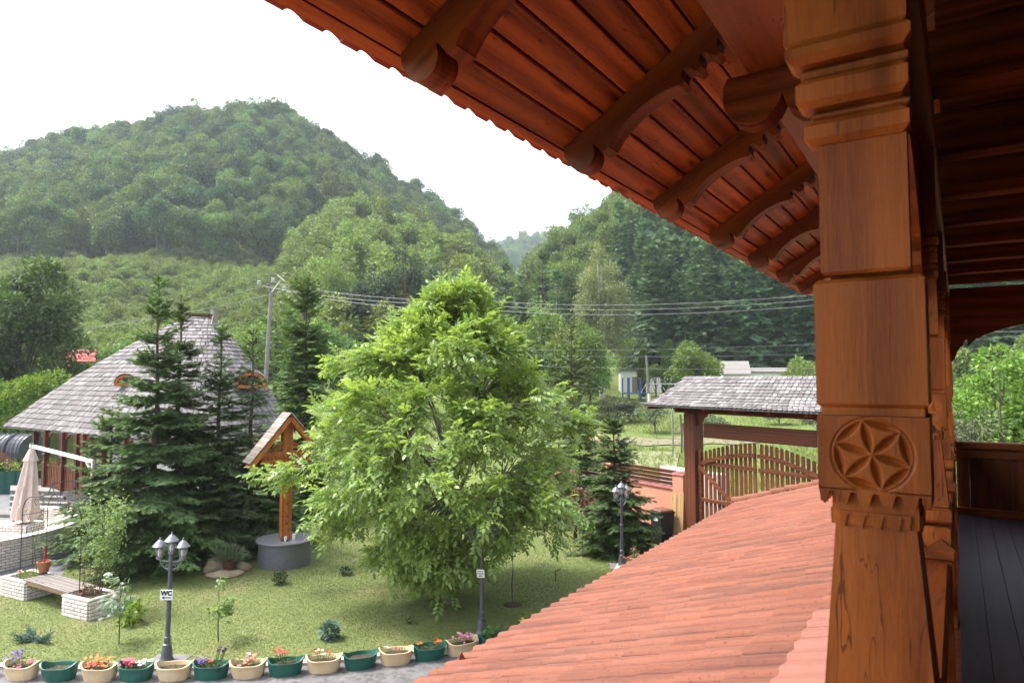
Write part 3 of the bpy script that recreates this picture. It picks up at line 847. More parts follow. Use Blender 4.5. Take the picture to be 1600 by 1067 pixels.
# --- plate along the post heads and carved arch boards between the posts
b = MB(); b.box(-.215, -.045, -1.5, 9.9, 6.18, 6.284, cham=0.008); b.build('wall_plate', M['rail'], house)
def arch_board(L):
    P = [(0, 0.0), (L, 0.0)]
    H = 0.62
    low = [(0.0, H), (.05, H + .02), (.085, H - .02), (.075, H - .07), (.11, H - .09), (.15, H - .10), (.165, H - .15), (.14, H - .18), (.18, H - .21)]
    n = 10
    for k in range(n + 1):
        t = k / n
        low.append((.18 + (L / 2 - .18) * t, 0.40 - 0.22 * math.sin(t * math.pi / 2)))
    up = [(L - a, d) for a, d in low]
    pts = [(0, 0.0)] + [(L, 0.0)] + up + low[::-1][1:]
    return [(a, -d) for a, d in pts]
for k in range(len(POST_Y) - 1):
    ya, yb = POST_Y[k] + .064, POST_Y[k + 1] - .118
    b = MB(); b.prism(arch_board(yb - ya), (-.150, ya, 6.178), (0, 1, 0), (0, 0, 1), (.045, 0, 0))
    # round carved knob that hangs from each board end
    b.tube([(-.19, ya + .20, 5.93), (-.165, ya + .20, 5.93), (-.10, ya + .20, 5.93)], [.055, .075, .075], 14)
    b.build('arch_board', M['rail'], house)
# --- railing between the posts: handrail, bottom rail, carved boards
for k in range(len(POST_Y) - 1):
    ya, yb = POST_Y[k] + .09, POST_Y[k + 1] - .09
    b = MB()
    b.box(-.185, -.045, ya, yb, 4.385, 4.445, cham=0.010); b.box(-.155, -.075, ya, yb, 3.70, 3.76)
    b.box(-.170, -.06, ya, yb, 4.30, 4.335, cham=0.006)
    rl = b.build('railing', M['rail'], house)
    n = int((yb - ya) / .17)
    bmh = MB(); w = .066
    bmh.prism([(-w, 3.762), (w, 3.762), (w, 3.90), (w * .5, 3.97), (w, 4.04), (w, 4.10), (w * .5, 4.15), (w, 4.20), (w, 4.298), (-w, 4.298), (-w, 4.20), (-w * .5, 4.15), (-w, 4.10), (-w, 4.04), (-w * .5, 3.97), (-w, 3.90)], (-.13, 0, 0), (0, 1, 0), (0, 0, 1), (.03, 0, 0))
    me = bmh.mesh('railing_board', M['board_z'])
    bz = MB()
    for q in range(n * 2):                      # zigzag carved frieze under the handrail
        yy = ya + (yb - ya) * (q + .5) / (n * 2); s = (yb - ya) / (n * 2) * .5
        bz.prism([(yy - s, 4.337), (yy + s, 4.337), (yy, 4.383)], (-.165, 0, 0), (0, 1, 0), (0, 0, 1), (.10, 0, 0))
    bz.build('zigzag_frieze', M['rail'], rl)
    for q in range(n):
        o = link('railing_board', me, rl); o.location = (0, ya + (yb - ya) * (q + .5) / n, 0)
# knee braces and dado below the far posts, outside face
for y in POST_Y[1:]:
    b = MB()
    b.box(-.235, -.03, y - .105, y + .105, 4.45, 4.50, cham=0.01)
    b.prism([(-.1, 4.455), (.1, 4.455), (.1, 4.50), (.05, 4.54), (0, 4.50), (-.05, 4.54), (-.1, 4.50)], (XC, y - .10, 0), (1, 0, 0), (0, 0, 1), (0, .012, 0))
    b.build('post_collar', M['rail'], house)
# --- balcony floor boards
fb = None
for j in range(15):
    if fb is None:
        b = MB(); b.box(-.0745, .0745, -2.2, 9.72, 0, .03, cham=0.002); fb = b.mesh('floor_board', M['floor'])
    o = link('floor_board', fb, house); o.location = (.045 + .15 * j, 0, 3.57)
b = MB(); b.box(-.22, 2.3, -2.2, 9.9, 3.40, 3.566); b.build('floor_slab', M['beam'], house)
# --- end of the corridor: railing of upright planks, arched head board, corner post, back wall
eb = None
for j in range(16):
    if eb is None:
        b = MB(); b.box(-.0652, .0652, -.014, .014, 3.60, 4.375, cham=0.004); eb = b.mesh('railing_plank', M['board_z'])
    o = link('railing_plank', eb, house); o.location = (.03 + .131 * j, 9.79, 0)
    o.rotation_euler = (0, 0, random.uniform(-.02, .02))
b = MB(); b.box(-.04, 2.1, 9.72, 9.86, 4.37, 4.455, cham=0.012); b.box(-.06, 2.1, 9.715, 9.775, 3.52, 3.68); b.box(-.04, 2.1, 9.74, 9.775, 4.27, 4.34)
b.build('end_rail', wood('end_rail_wood', (0.30, 0.090, 0.026), (0.14, 0.036, 0.012), 'x', 0.3, 0.1), house)
pts = [(-.06, 6.28), (2.1, 6.28), (2.1, 5.4), (1.98, 5.45)]
for k in range(21):
    t = k / 20
    pts.append((1.92 - 1.80 * t, 5.60 + 0.26 * math.sin(math.pi * t) ** 0.7 if 0 < k < 20 else 5.58))
pts += [(.115, 5.66), (.085, 5.64), (.075, 5.59), (.045, 5.57), (.02, 5.53), (-.02, 5.42), (-.06, 5.38)]
b = MB(); b.prism(pts, (0, 9.76, 0), (1, 0, 0), (0, 0, 1), (0, .05, 0)); b.build('arched_head_board', M['beam'], house)
b = MB(); b.box(2.1, 2.3, -2.2, 15.4, 0, 6.5); b.box(.05, 2.1, -2.5, -2.3, 0, 6.5); b.build('wall', M['board_z'], house)  # inner wall, plus an unseen near-end wall added to darken the corridor
b = MB(); b.box(0.0, 7.5, -2.5, 15.35, -.1, 3.39); b.build('ground_storey', mat('cream_render', (0.62, 0.52, 0.40), (0.52, 0.43, 0.33), 0.9, 4, 0.1), house)

# --- low porch roof in front of the ground storey
Z_TOP, X_TOP, Z_E, X_E, Y_A, Y_B = 3.66, -0.22, 2.492, -4.06, -1.6, 15.35
slope = (Z_TOP - Z_E) / (X_TOP - X_E); PA = math.atan(slope); L = (X_TOP - X_E) / math.cos(PA)
b = MB(); b.prism([(X_E + .05, Z_E - .11), (X_TOP, Z_TOP - .12), (X_TOP, Z_TOP - .05), (X_E + .05, Z_E - .055)], (0, Y_A, 0), (1, 0, 0), (0, 0, 1), (0, Y_B - Y_A - .02, 0))
porch = b.build('porch_roof', M['beam'], house)
def rib_tile(W, Lt, m):
    prof = []
    prof = [(0, 0), (.10, .002), (.25, .010), (.40, .021), (.42, .017), (.45, .017), (.47, .024), (.60, .030), (.70, .032), (.76, .028), (.82, .014), (.86, .003), (.90, 0.0)]
    prof.append((1.0, 0.0))
    n = len(prof); V = []
    for x, dz in ((0, 0.0), (Lt, 0.0)):
        for lay in (0, 1):
            for u, h in prof: V.append((x, u * W, h * 0.75 - (0.010 if lay == 0 else 0)))
    o = lambda x, l, i: (x * 2 + l) * n + i
    F = []
    for i in range(n - 1):
        F += [(o(0, 1, i), o(1, 1, i), o(1, 1, i + 1), o(0, 1, i + 1)), (o(1, 0, i), o(1, 0, i + 1), o(1, 1, i + 1), o(1, 1, i))]
    F += [(o(0, 0, 0), o(1, 0, 0), o(1, 1, 0), o(0, 1, 0)), (o(0, 0, n - 1), o(0, 1, n - 1), o(1, 1, n - 1), o(1, 0, n - 1)),
          (o(0, 0, 0), o(0, 0, n - 1), o(1, 0, n - 1), o(1, 0, 0))]
    b = MB(); b.add(V, F)
    return b, V, F
GA = 0.345; TW = 0.222
tb, tV, tF = rib_tile(TW - .002, GA + .05, M['tile'])
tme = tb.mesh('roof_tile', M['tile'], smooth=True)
tme2 = tb.mesh('roof_tile', mat('pale_new_tile', (0.258, 0.098, 0.066), (0.222, 0.082, 0.055), 0.75, 4, 0.15, vary=0.06), smooth=True)
rows = int(round(L / GA)); GA = L / rows
cells = []
for r in range(rows):
    for c in range(int((Y_B - Y_A) / TW)):
        s = (r + 0) * GA
        x = X_TOP - (s) * math.cos(PA); z = Z_TOP - s * math.sin(PA)
        y = Y_B - (c + 1) * TW
        # distance to the camera's standpoint, unseen ones last
        px, py, d = to_px((x - .15, y + .1, z))
        vis = d > 0.3 and -60 < px < 1330 and py < 1180
        cells.append((0 if vis else 1, math.dist((x, y, z), (0, 0, EYE)), x, y, z, r))
cells.sort()
rest = []
tilt = 0.009 / GA
for i, (v, dd, x, y, z, r) in enumerate(cells):
    lift = 0.018 + (0.006 if r < 2 else 0)
    E_ = Matrix.Translation((x, y + random.uniform(-.003, .003), z + lift + random.uniform(-.003, .003))) @ Matrix.Rotation(PA - tilt + random.uniform(-.006, .006), 4, 'Y') @ Matrix.Rotation(math.pi, 4, 'Z') @ Matrix.Translation((-.0, -TW, 0))
    # local x runs downhill (-X world): rotate about Z by pi, then pitch
    E_ = Matrix.Translation((x, y + TW, z + lift + random.uniform(-.0015, .0015))) @ Matrix.Rotation(math.pi, 4, 'Z') @ Matrix.Rotation(PA - tilt + random.uniform(-.006, .006), 4, 'Y')
    if i < 300 and v == 0:
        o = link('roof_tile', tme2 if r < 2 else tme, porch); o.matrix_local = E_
    else: rest.append(E_)
TVn = np.array([tuple(p) for p in tV]); V = []; F = []
bb = MB()
for E_ in rest:
    bb.add([tuple(E_ @ Vector(p)) for p in tV], tF)
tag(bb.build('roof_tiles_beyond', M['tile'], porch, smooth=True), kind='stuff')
# verge caps along the far end, half-round and lapped
cap = MB(); V = []; F = []
n = 9
for (x, r) in ((0.0, .082), (.36, .105)):
    for lay in (0, 1):
        for i in range(n):
            a = math.pi * i / (n - 1)
            rr_ = r - (.014 if lay == 0 else 0)
            V.append((x, rr_ * math.cos(a), rr_ * math.sin(a) * .85))
o_ = lambda x, l, i: (x * 2 + l) * n + i
for i in range(n - 1):
    F += [(o_(0, 1, i), o_(1, 1, i), o_(1, 1, i + 1), o_(0, 1, i + 1)), (o_(0, 0, i), o_(0, 0, i + 1), o_(1, 0, i + 1), o_(1, 0, i)), (o_(1, 0, i), o_(1, 0, i + 1), o_(1, 1, i + 1), o_(1, 1, i)), (o_(0, 0, i), o_(0, 1, i), o_(0, 1, i + 1), o_(0, 0, i + 1))]
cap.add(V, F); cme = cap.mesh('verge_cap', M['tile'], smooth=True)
for k in range(15):
    s = .02 + k * .29
    if s + .3 > L + .1: break
    o = link('verge_cap', cme, porch)
    o.matrix_local = Matrix.Translation((X_TOP - s * math.cos(PA), Y_B - .02, Z_TOP - s * math.sin(PA) + .045 + random.uniform(-.006, .006))) @ Matrix.Rotation(math.pi + random.uniform(-.03, .03), 4, 'Z') @ Matrix.Rotation(PA - .05 + random.uniform(-.02, .02), 4, 'Y')
for y in (2.0, 6.3, 10.6, 15.0):
    b = MB(); b.box(X_E + .35, X_E + .55, y - .1, y + .1, 0, 2.42); b.build('porch_post', M['post'], house)
b = MB(); b.box(X_E + .33, X_E + .57, Y_A, Y_B - .1, 2.32, 2.40); b.build('porch_beam', M['rail'], house)
# a slipped bit of tile that sticks up at the eave
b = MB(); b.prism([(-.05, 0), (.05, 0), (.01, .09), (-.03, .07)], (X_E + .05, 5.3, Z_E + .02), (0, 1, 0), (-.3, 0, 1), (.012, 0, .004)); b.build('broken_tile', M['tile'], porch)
# ------------------------------------------------------------------ small-leaf helpers
LEAF4_V = np.array([[0, 0, 0], [.45, .28, .05], [1, 0, -.06], [.45, -.28, .05]]); LEAF4_F = np.array([[0, 1, 2], [0, 2, 3]])
LEAF6_V = np.array([[0, 0, 0], [.30, .20, .04], [.70, .17, .02], [1, 0, -.10], [.70, -.17, .02], [.30, -.20, .04]])
LEAF6_F = np.array([[0, 1, 5], [1, 2, 5], [2, 4, 5], [2, 3, 4]])
def leaves(bag, P, D, size, droop=0.3, TV=LEAF6_V, TF=LEAF6_F):
    P = np.asarray(P); D = norm(np.asarray(D, float)); D[:, 2] -= droop
    fr = frames_dir(D, norm(np.c_[rng.normal(0, .45, (len(P), 2)), np.ones(len(P))]))
    V, F = scatter(TV, TF, P, fr, size)
    bag.add(V, F)
def leafy(name, N, c, rad, size, m, parent, shell=0.35, droop=.3):
    d = rand_dirs(N); r = rng.uniform(shell, 1, N) ** .6
    P = np.asarray(c) + d * r[:, None] * np.asarray(rad)
    bag = Bag(); leaves(bag, P, d + rng.normal(0, .5, (N, 3)), rng.uniform(.7, 1.25, N) * size, droop)
    return bag.build(name, m, parent)
M['leaf_mid'] = leaf('shrub_leaf', (0.11, 0.19, 0.045), (0.05, 0.10, 0.022), .3, 3)
M['leaf_pale'] = leaf('pale_sapling_leaf', (0.26, 0.36, 0.14), (0.13, 0.20, 0.07), .35, 3)
M['leaf_grey'] = leaf('grey_green_leaf', (0.22, 0.26, 0.18), (0.12, 0.15, 0.10), .2, 3)
M['leaf_silver'] = leaf('silvery_leaf', (0.34, 0.42, 0.33), (0.16, 0.24, 0.14), .25, 3)
M['leaf_bright'] = leaf('bright_leaf', (0.25, 0.38, 0.06), (0.13, 0.22, 0.035), .4, 2)
M['leaf_dark'] = leaf('dark_leaf', (0.045, 0.085, 0.03), (0.02, 0.04, 0.015), .15, 3)
M['leaf_blue'] = leaf('blue_green_needle', (0.13, 0.22, 0.19), (0.06, 0.11, 0.09), .1, 3)

# ------------------------------------------------------------------ flower planters along the kerb
def planter_mesh(m):
    n, b = 40, MB()
    rings = [(0.80, 0.0, 0), (0.82, 0.02, 0), (0.90, 0.10, 0), (0.97, .185, 1), (1.03, .20, 1), (1.03, .215, 1), (0.93, .215, 1), (0.84, .15, .5)]
    V = []
    for s, z, w in rings:
        for k in range(n):
            a = 2 * math.pi * k / n
            c_, s_ = math.cos(a), math.sin(a)
            ex = math.copysign(abs(c_) ** .9, c_); ey = math.copysign(abs(s_) ** .9, s_)
            g = 1.0 - (0.035 if (k % 5 == 0 and 0.02 <= z <= .186 and s > .8) else 0)
            wave = .065 * (abs(c_) ** 2.2) * w + .012 * w * math.cos(4 * a)
            V.append((.315 * s * ex * g, .185 * s * ey * g, z + wave))
    F = [tuple(range(n - 1, -1, -1))]
    for r in range(len(rings) - 1):
        for k in range(n):
            j = (k + 1) % n
            F.append((r * n + k, r * n + j, (r + 1) * n + j, (r + 1) * n + k))
    b.add(V, F)
    return b.mesh('planter', m, smooth=True)
pm = {'cream': planter_mesh(M['cream_pot']), 'green': planter_mesh(M['green_pot'])}
sb = MB(); sb.lathe([(.001, .170), (.15, .172), (.30, .160)], 24, sx=.93, sy=.55)
for k in range(len(sb.v)):
    x, y, z = sb.v[k]; sb.v[k] = (x, y, z + .015 * math.sin(x * 40) * math.cos(y * 50))
soil_me = sb.mesh('soil', M['soil'], smooth=True)
BLOSSOM_V = np.array([[0, 0, 0]] + [[math.cos(a) * r, math.sin(a) * r, .25 * r] for k in range(5) for a, r in ((2 * math.pi * k / 5, 1.0), (2 * math.pi * (k + .5) / 5, .55))])
BLOSSOM_F = np.array([[0, 1 + k, 1 + (k + 1) % 10] for k in range(10)])
def flower_plant(name, label, base, spots, cat='flowers', green=60, h=.16, leafsize=.05, spread=(.2, .1), lm='leaf_mid', group=None):
    """spots: list of (petal, n, cx, cy, z, spread)"""
    t = thing(name, label, cat, base, random.uniform(-.1, .1), group)
    if green:
        d = rand_dirs(green); d[:, 2] = np.abs(d[:, 2])
        P = np.c_[rng.uniform(-1, 1, green) * spread[0], rng.uniform(-1, 1, green) * spread[1], rng.uniform(0, h, green)]
        bag = Bag(); leaves(bag, P, d, rng.uniform(.7, 1.3, green) * leafsize, .1); bag.build('foliage', M[lm], t)
    sm = MB()
    for petal_, n, cx, cy, z, sp in spots:
        P = np.c_[rng.normal(cx, sp, n), rng.normal(cy, sp * .7, n), rng.normal(z, sp * .45, n)]
        fr = frames_dir(np.tile([1.0, 0, 0], (n, 1)), norm(np.c_[rng.normal(0, .5, (n, 2)) + [0.15, -.3], np.ones(n)]), None)
        V, F = scatter(BLOSSOM_V, BLOSSOM_F, P, fr, rng.uniform(.022, .040, n))
        link('blossoms', np_mesh('blossoms', V, F, M['petal_' + petal_]), t)
        for p in P[:10]: sm.tube([(p[0] * .5, p[1] * .5, 0), (p[0], p[1], p[2])], .003, 4)
    if sm.v: sm.build('stem', M['stem'], t)
    return t
FL = {
 1: ('violet_petunias', 'few violet petunias in the green planter cut off by the picture edge', [('purple', 5, .1, 0, .12, .05)], 30, .1),
 2: ('purple_petunias', 'bushy purple petunias with pink blooms in the first cream planter', [('purple', 26, -.13, .02, .20, .075), ('pink', 9, .17, -.02, .13, .04), ('pink', 4, -.02, -.08, .06, .03)], 120, .17),
 3: ('weed_sprouts', 'low dry sprouts in a green planter that is almost all soil', [], 26, .05),
 4: ('marigolds', 'dense orange marigolds filling a cream planter', [('orange', 46, 0.0, 0, .13, .105), ('red', 6, -.1, -.05, .09, .05)], 110, .12),
 5: ('begonias', 'coral pink and white begonias side by side in a green planter', [('pink', 40, -.12, 0, .13, .06), ('white', 30, .11, 0, .12, .05), ('coral', 10, -.1, 0, .12, .05)], 90, .11),
 6: ('moss_patch', 'thin green moss in the cream planter before the WC lamp', [], 22, .03),
 7: ('pansies', 'dark purple and red blooms with tall dry stalks in a green planter', [('purple', 16, -.18, 0, .12, .05), ('red', 6, -.04, 0, .10, .03), ('dusk', 10, .13, 0, .32, .035), ('dusk', 8, .21, 0, .30, .03)], 110, .12),
 8: ('coral_begonias', 'coral pink begonias over pale leaves in a cream planter', [('coral', 34, .03, 0, .12, .09), ('white', 4, 0, 0, .22, .02)], 120, .11),
 9: ('red_salvias', 'few red salvias rising at the left of a green planter', [('red', 10, -.15, 0, .22, .05), ('red', 8, -.03, 0, .20, .05)], 60, .12),
 10: ('sparse_dianthus', 'sparse red and white dianthus on thin stems in a cream planter', [('red', 4, -.16, 0, .21, .05), ('red', 4, .08, 0, .16, .04), ('white', 4, -.05, 0, .18, .06)], 60, .1),
 11: ('tiny_weeds', 'tiny weeds in a green planter that is nearly bare', [], 20, .03),
 12: ('thin_seedlings', 'thin seedlings with single red bloom in a cream planter', [('red', 2, .18, 0, .18, .02), ('red', 2, -.02, 0, .10, .02), ('white', 2, -.17, 0, .14, .02)], 40, .09),
 13: ('small_marigolds', 'scattered orange marigolds in the green planter before the pink one', [('orange', 6, .14, 0, .13, .04), ('orange', 4, -.15, 0, .13, .03), ('orange', 3, .22, 0, .11, .02)], 50, .1),
 14: ('pink_dianthus', 'tight ball of pale pink flowers in a cream planter', [('palepink', 50, .07, 0, .15, .07)], 100, .12),
 15: ('leafy_seedlings', 'dense green leaves without flowers in the planter by the sign lamp', [], 170, .2),
 16: ('yellow_marigolds', 'yellow marigolds on upright stems in a cream planter at the roof edge', [('yellow', 7, .05, 0, .24, .05)], 70, .16),
 17: ('green_herbs', 'short green herbs in the last planter visible above the tiled eave', [], 60, .12),
 19: ('orange_lilies', 'orange blooms peeking over the red tiled eave', [('orange', 12, 0, 0, .22, .06)], 60, .2),
 21: ('rust_chrysanthemums', 'rust red blooms peeking over the tiled eave near the far lamp', [('red', 8, 0, 0, .26, .06), ('orange', 5, .1, 0, .2, .05)], 60, .2),
 23: ('red_pelargoniums', 'red pelargoniums at the foot of the far lamp post', [('red', 18, 0, 0, .30, .09), ('coral', 14, -.1, 0, .26, .08)], 110, .26),
 24: ('white_pelargoniums', 'yellow green leaves with coral blooms beside the far lamp', [('coral', 12, .05, 0, .28, .08)], 90, .26),
}
POT_WORD = {1: 'cut off by the left picture edge', 2: 'holding bushy purple petunias', 3: 'with low dry sprouts in bare soil', 4: 'filled with orange marigolds',
            5: 'with pink beside white begonias', 6: 'of mossy soil before the WC lamp post', 7: 'with purple blooms and tall dry stalks', 8: 'full of coral pink begonias',
            9: 'with red salvias at one end', 10: 'with sparse red and white dianthus', 11: 'nearly bare with tiny weeds', 12: 'of thin seedlings with one red bloom',
            13: 'with scattered orange marigolds', 14: 'with a tight pale pink ball of flowers', 15: 'full of leaves beside the sign lamp', 16: 'with yellow marigolds at the roof edge',
            17: 'half hidden by the tiled eave', 19: 'of orange blooms peeking over the eave', 21: 'of rust red blooms peeking over the eave', 23: 'of red pelargoniums at the far lamp', 24: 'of coral blooms beside the far lamp'}
for i in sorted(FL):
    x, y = ROW[i]; nrm, tan = row_normal(i)
    colr = 'cream' if i % 2 == 0 else 'green'
    t = thing('flower_planter', f'{"cream" if colr == "cream" else "dark green"} boat-shaped planter {POT_WORD[i]}', 'planter', (x, y, 0.006), math.atan2(tan.y, tan.x) + random.uniform(-.06, .06), 'boat-shaped flower planters along the kerb')
    t.rotation_euler.x, t.rotation_euler.y = random.uniform(-.02, .02), random.uniform(-.02, .02)
    link('tub', pm[colr], t)
    link('soil', soil_me, t)
    nm, lab, spots, green, h = FL[i]
    p = flower_plant(nm, lab, (x, y, .166), spots, 'flowers' if spots else 'plant', green, h, .04 if i not in (15, 23, 24) else .07, (.22, .10), 'leaf_mid')
    p.rotation_euler.z = math.atan2(tan.y, tan.x)

# ------------------------------------------------------------------ lamp posts
def lamp_post(xy, label, rz, lean=0.0):
    t = thing('lamp_post', label, 'street lamp', (xy[0], xy[1], .004), rz, 'three-lantern garden lamps')
    t.rotation_euler = (0, lean, rz)
    b = MB(); b.lathe([(.13, 0), (.135, .02), (.115, .04), (.10, .10), (.085, .24), (.075, .30), (.085, .315), (.06, .33), (.055, .42), (.065, .44), (.045, .46)], 16)
    b.build('base', M['iron'], t, smooth=True)
    b = MB(); b.lathe([(.045, .45), (.043, 1.12), (.055, 1.13), (.055, 1.15), (.038, 1.16), (.032, 1.80), (.05, 1.81), (.05, 1.84), (.034, 1.86), (.034, 1.96)], 12)
    b.build('pole', M['iron'], t, smooth=True)
    def lantern(x, z):
        g = MB(); g.lathe([(.052, z), (.088, z + .19)], 6, (x, 0, 0))
        body = g.build('lantern', M['glass'], t)
        c = MB(); c.lathe([(.128, z + .19), (.130, z + .20), (.105, z + .225), (.065, z + .275), (.035, z + .30), (.012, z + .315), (.012, z + .33), (.017, z + .34), (.002, z + .365)], 12, (x, 0, 0))
        c.lathe([(.03, z - .05), (.055, z - .035), (.055, z)], 12, (x, 0, 0))
        for k in range(6):
            a = math.pi * k / 3
            c.beam((x + .052 * math.cos(a), .052 * math.sin(a), z), (x + .089 * math.cos(a), .089 * math.sin(a), z + .19), .008, .008)
        c.build('lantern_cap', M['silver'], body, smooth=True)
        k = MB(); k.lathe([(.012, z), (.03, z + .05), (.03, z + .11), (.01, z + .14)], 8, (x, 0, 0)); k.build('bulb', M['white'], body, smooth=True)
    lantern(0, 1.99)
    for s in (-1, 1):
        lantern(.215 * s, 1.89)
        a = MB(); a.beam((0, 0, 1.80), (.215 * s, 0, 1.835), .022, .022)
        a.tube([(.03 * s + .08 * s * math.sin(q) * (1 - q / 9), 0, 1.70 + .05 * math.cos(q)) for q in np.linspace(0, 5.5, 14)], .008, 6)
        a.tube([(.04 * s, 0, 1.68), (.10 * s, 0, 1.68), (.17 * s, 0, 1.75), (.20 * s, 0, 1.82)], .008, 6)
        a.build('bracket', M['silver'], t)
    return t
L1, L2, L3 = (-12.35, 7.32), (-8.28, 11.60), (-7.92, 17.76)
VIEW = YAW
lamp_post(L1, 'dark grey three-lantern lamp post with WC arrow sign, behind the planters', R(33), R(1.0))
lamp_post(L2, 'three-lantern lamp post under the walnut tree carrying a small text sign', R(40))
lamp_post(L3, 'three-lantern lamp post standing on a stone slab near the dark bins', R(70))
b = MB(); b.box(-.34, .34, -.30, .30, 0, .05, cham=.01)
for p, lab in ((L1, 'flat stone slab under the WC lamp post'), (L3, 'flat stone slab under the lamp by the bins')):
    o = link('lamp_slab', b.mesh('lamp_slab', M['concrete'])); o.location = (p[0], p[1], -.03); o.rotation_euler = (0, 0, .5)
    tag(o, lab, 'stone slab', 'stone slabs under lamps')
def font_obj(txt, size, m, parent, loc, rot, name='lettering'):
    c = bpy.data.curves.new(name, 'FONT'); c.body = txt; c.size = size; c.align_x = 'CENTER'; c.extrude = .0008; c.offset = .006 * size / .1
    c.materials.append(m)
    o = bpy.data.objects.new(name, c)
    dg_me = None
    COL.objects.link(o)
    bpy.context.view_layer.update()
    me = bpy.data.meshes.new_from_object(o.evaluated_get(bpy.context.evaluated_depsgraph_get()))
    COL.objects.unlink(o); bpy.data.objects.remove(o)
    q = link(name, me, parent); q.location = loc; q.rotation_euler = rot
    return q
# WC sign faces the camera side; local +Y is its back
s = thing('direction_sign', 'white WC sign with black left arrow on the lamp post', 'sign', (L1[0] + .04, L1[1] - .055, 1.13), R(33))
b = MB(); b.box(-.115, .115, -.006, .006, 0, .185, cham=.003); b.build('sign_board', M['white'], s)
b = MB(); b.box(-.04, .04, .006, .03, -.02, .01); b.build('clamp', M['iron'], s)
font_obj('WC', .115, M['black_print'], s, (0, -.0075, .088), (R(90), 0, 0))
b = MB(); b.prism([(-.09, .045), (-.035, .072), (-.035, .054), (.09, .054), (.09, .036), (-.035, .036), (-.035, .018)], (0, -.0065, 0), (1, 0, 0), (0, 0, 1), (0, -.0016, 0)); b.build('arrow', M['black_print'], s)
s = thing('text_sign', 'small white sign with three dark text lines on the lamp under the walnut', 'sign', (L2[0] + .015, L2[1] - .06, 1.14), R(25))
s.rotation_euler = (0, R(-4), R(12))
b = MB(); b.box(-.085, .085, -.005, .005, 0, .165, cham=.002); b.build('sign_board', M['white'], s)
b = MB()
for z, segs in ((.125, ((-.065, -.035), (-.025, .02), (.03, .06))), (.082, ((-.068, -.045), (-.03, .01), (.02, .066))), (.038, ((-.042, .038),))):
    for a, c in segs:
        b.prism([(a, -.010), (a + .004, .008), ((a + c) / 2, .011), (c, .008), (c, -.008), ((a + c) / 2, -.011)], (0, -.0055, z), (1, 0, 0), (0, 0, 1), (0, -.001, 0))
b.build('text_line', M['black_print'], s)

# ------------------------------------------------------------------ brick helper: straight wall faces of separate bricks
def brick_mesh(L, H, T): 
    b = MB(); b.box(-L / 2, L / 2, -T / 2, T / 2, 0, H, cham=.008); return b.mesh('brick', M['brick'])
BL, BH, BT = .190, .063, .06
brick_me = brick_mesh(BL, BH, BT); half_me = brick_mesh(BL / 2 - .006, BH, BT)
def brick_face(p, q, z0, rows, parent, off=(0, 0, 0)):
    p, q = Vector(p), Vector(q); d = q - p; L = d.length; d.normalize()
    a = math.atan2(d.y, d.x); nb = max(1, round(L / (BL + .017))); st = L / nb
    for r in range(rows):
        for k in range(nb + (r % 2)):
            if r % 2 == 0: s, me = (k + .5) * st, brick_me
            elif k == 0: s, me = st * .25, half_me
            elif k == nb: s, me = L - st * .25, half_me
            else: s, me = k * st, brick_me
            o = link('brick', me, parent)
            w = p + d * s
            o.location = (w.x - off[0], w.y - off[1], z0 + r * (BH + .014) - off[2])
            o.rotation_euler = (random.uniform(-.03, .03), random.uniform(-.01, .01), a + random.uniform(-.02, .02))
            o.scale = (st / (BL + .017), 1, 1)
# two brick planters
def brick_planter(c, lx, ly, rz, label):
    t = thing('brick_planter', label, 'planter box', (c[0], c[1], .004), rz, 'white brick planter boxes beside the bench')
    b = MB(); b.box(-lx / 2 + .02, lx / 2 - .02, -ly / 2 + .02, ly / 2 - .02, -.05, .40); b.build('core', M['mortar'], t)
    X, Y = lx / 2 - .012, ly / 2 - .012
    for p, q in (((-X, -Y), (X, -Y)), ((X, -Y), (X, Y)), ((X, Y), (-X, Y)), ((-X, Y), (-X, -Y))): brick_face(p, q, .004, 5, t)
    b = MB()
    for (x0, x1, y0, y1) in ((-lx / 2 - .01, lx / 2 + .01, -ly / 2 - .01, -ly / 2 + .10), (-lx / 2 - .01, lx / 2 + .01, ly / 2 - .10, ly / 2 + .01), (-lx / 2 - .01, -lx / 2 + .10, -ly / 2 + .101, ly / 2 - .101), (lx / 2 - .10, lx / 2 + .01, -ly / 2 + .101, ly / 2 - .101)):
        b.box(x0, x1, y0, y1, .392, .44, cham=.006)
    b.build('coping', M['stone_cap'], t)
    b = MB(); b.box(-lx / 2 + .1, lx / 2 - .1, -ly / 2 + .1, ly / 2 - .1, .36, .425); b.build('soil', M['soil'], t)
    return t
PZ = R(7)
brick_planter((-18.97, 7.72), 1.02, .72, PZ, 'white brick planter box at the left end of the bench, with terracotta pot')
brick_planter((-16.25, 7.85), .92, .70, PZ, 'white brick planter box at the right end of the bench, with bare brown stems')
t = thing('garden_bench', 'weathered plank bench spanning the two white brick planters', 'bench', (-17.6, 7.79, .45), math.atan2(.13, 2.72))
bm_ = MB(); bm_.box(-1.0, 1.0, -.033, .033, -.0, .032, cham=.005); bme = bm_.mesh('seat_board', wood('weathered_bench_board', (0.28, 0.25, 0.235), (0.17, 0.145, 0.13), 'x', .85, .15, spec=.2))
for k in range(8):
    o = link('seat_board', bme, t); o.location = (0, -.27 + .077 * k, 0)
b = MB(); b.box(-1.0, 1.0, -.30, -.26, -.075, -.003); b.box(-1.0, 1.0, .26, .30, -.075, -.003); b.build('bench_rail', wood('bench_rail_wood', (0.28, 0.17, 0.10), (0.16, 0.09, 0.05), 'x', .8, .1), t)
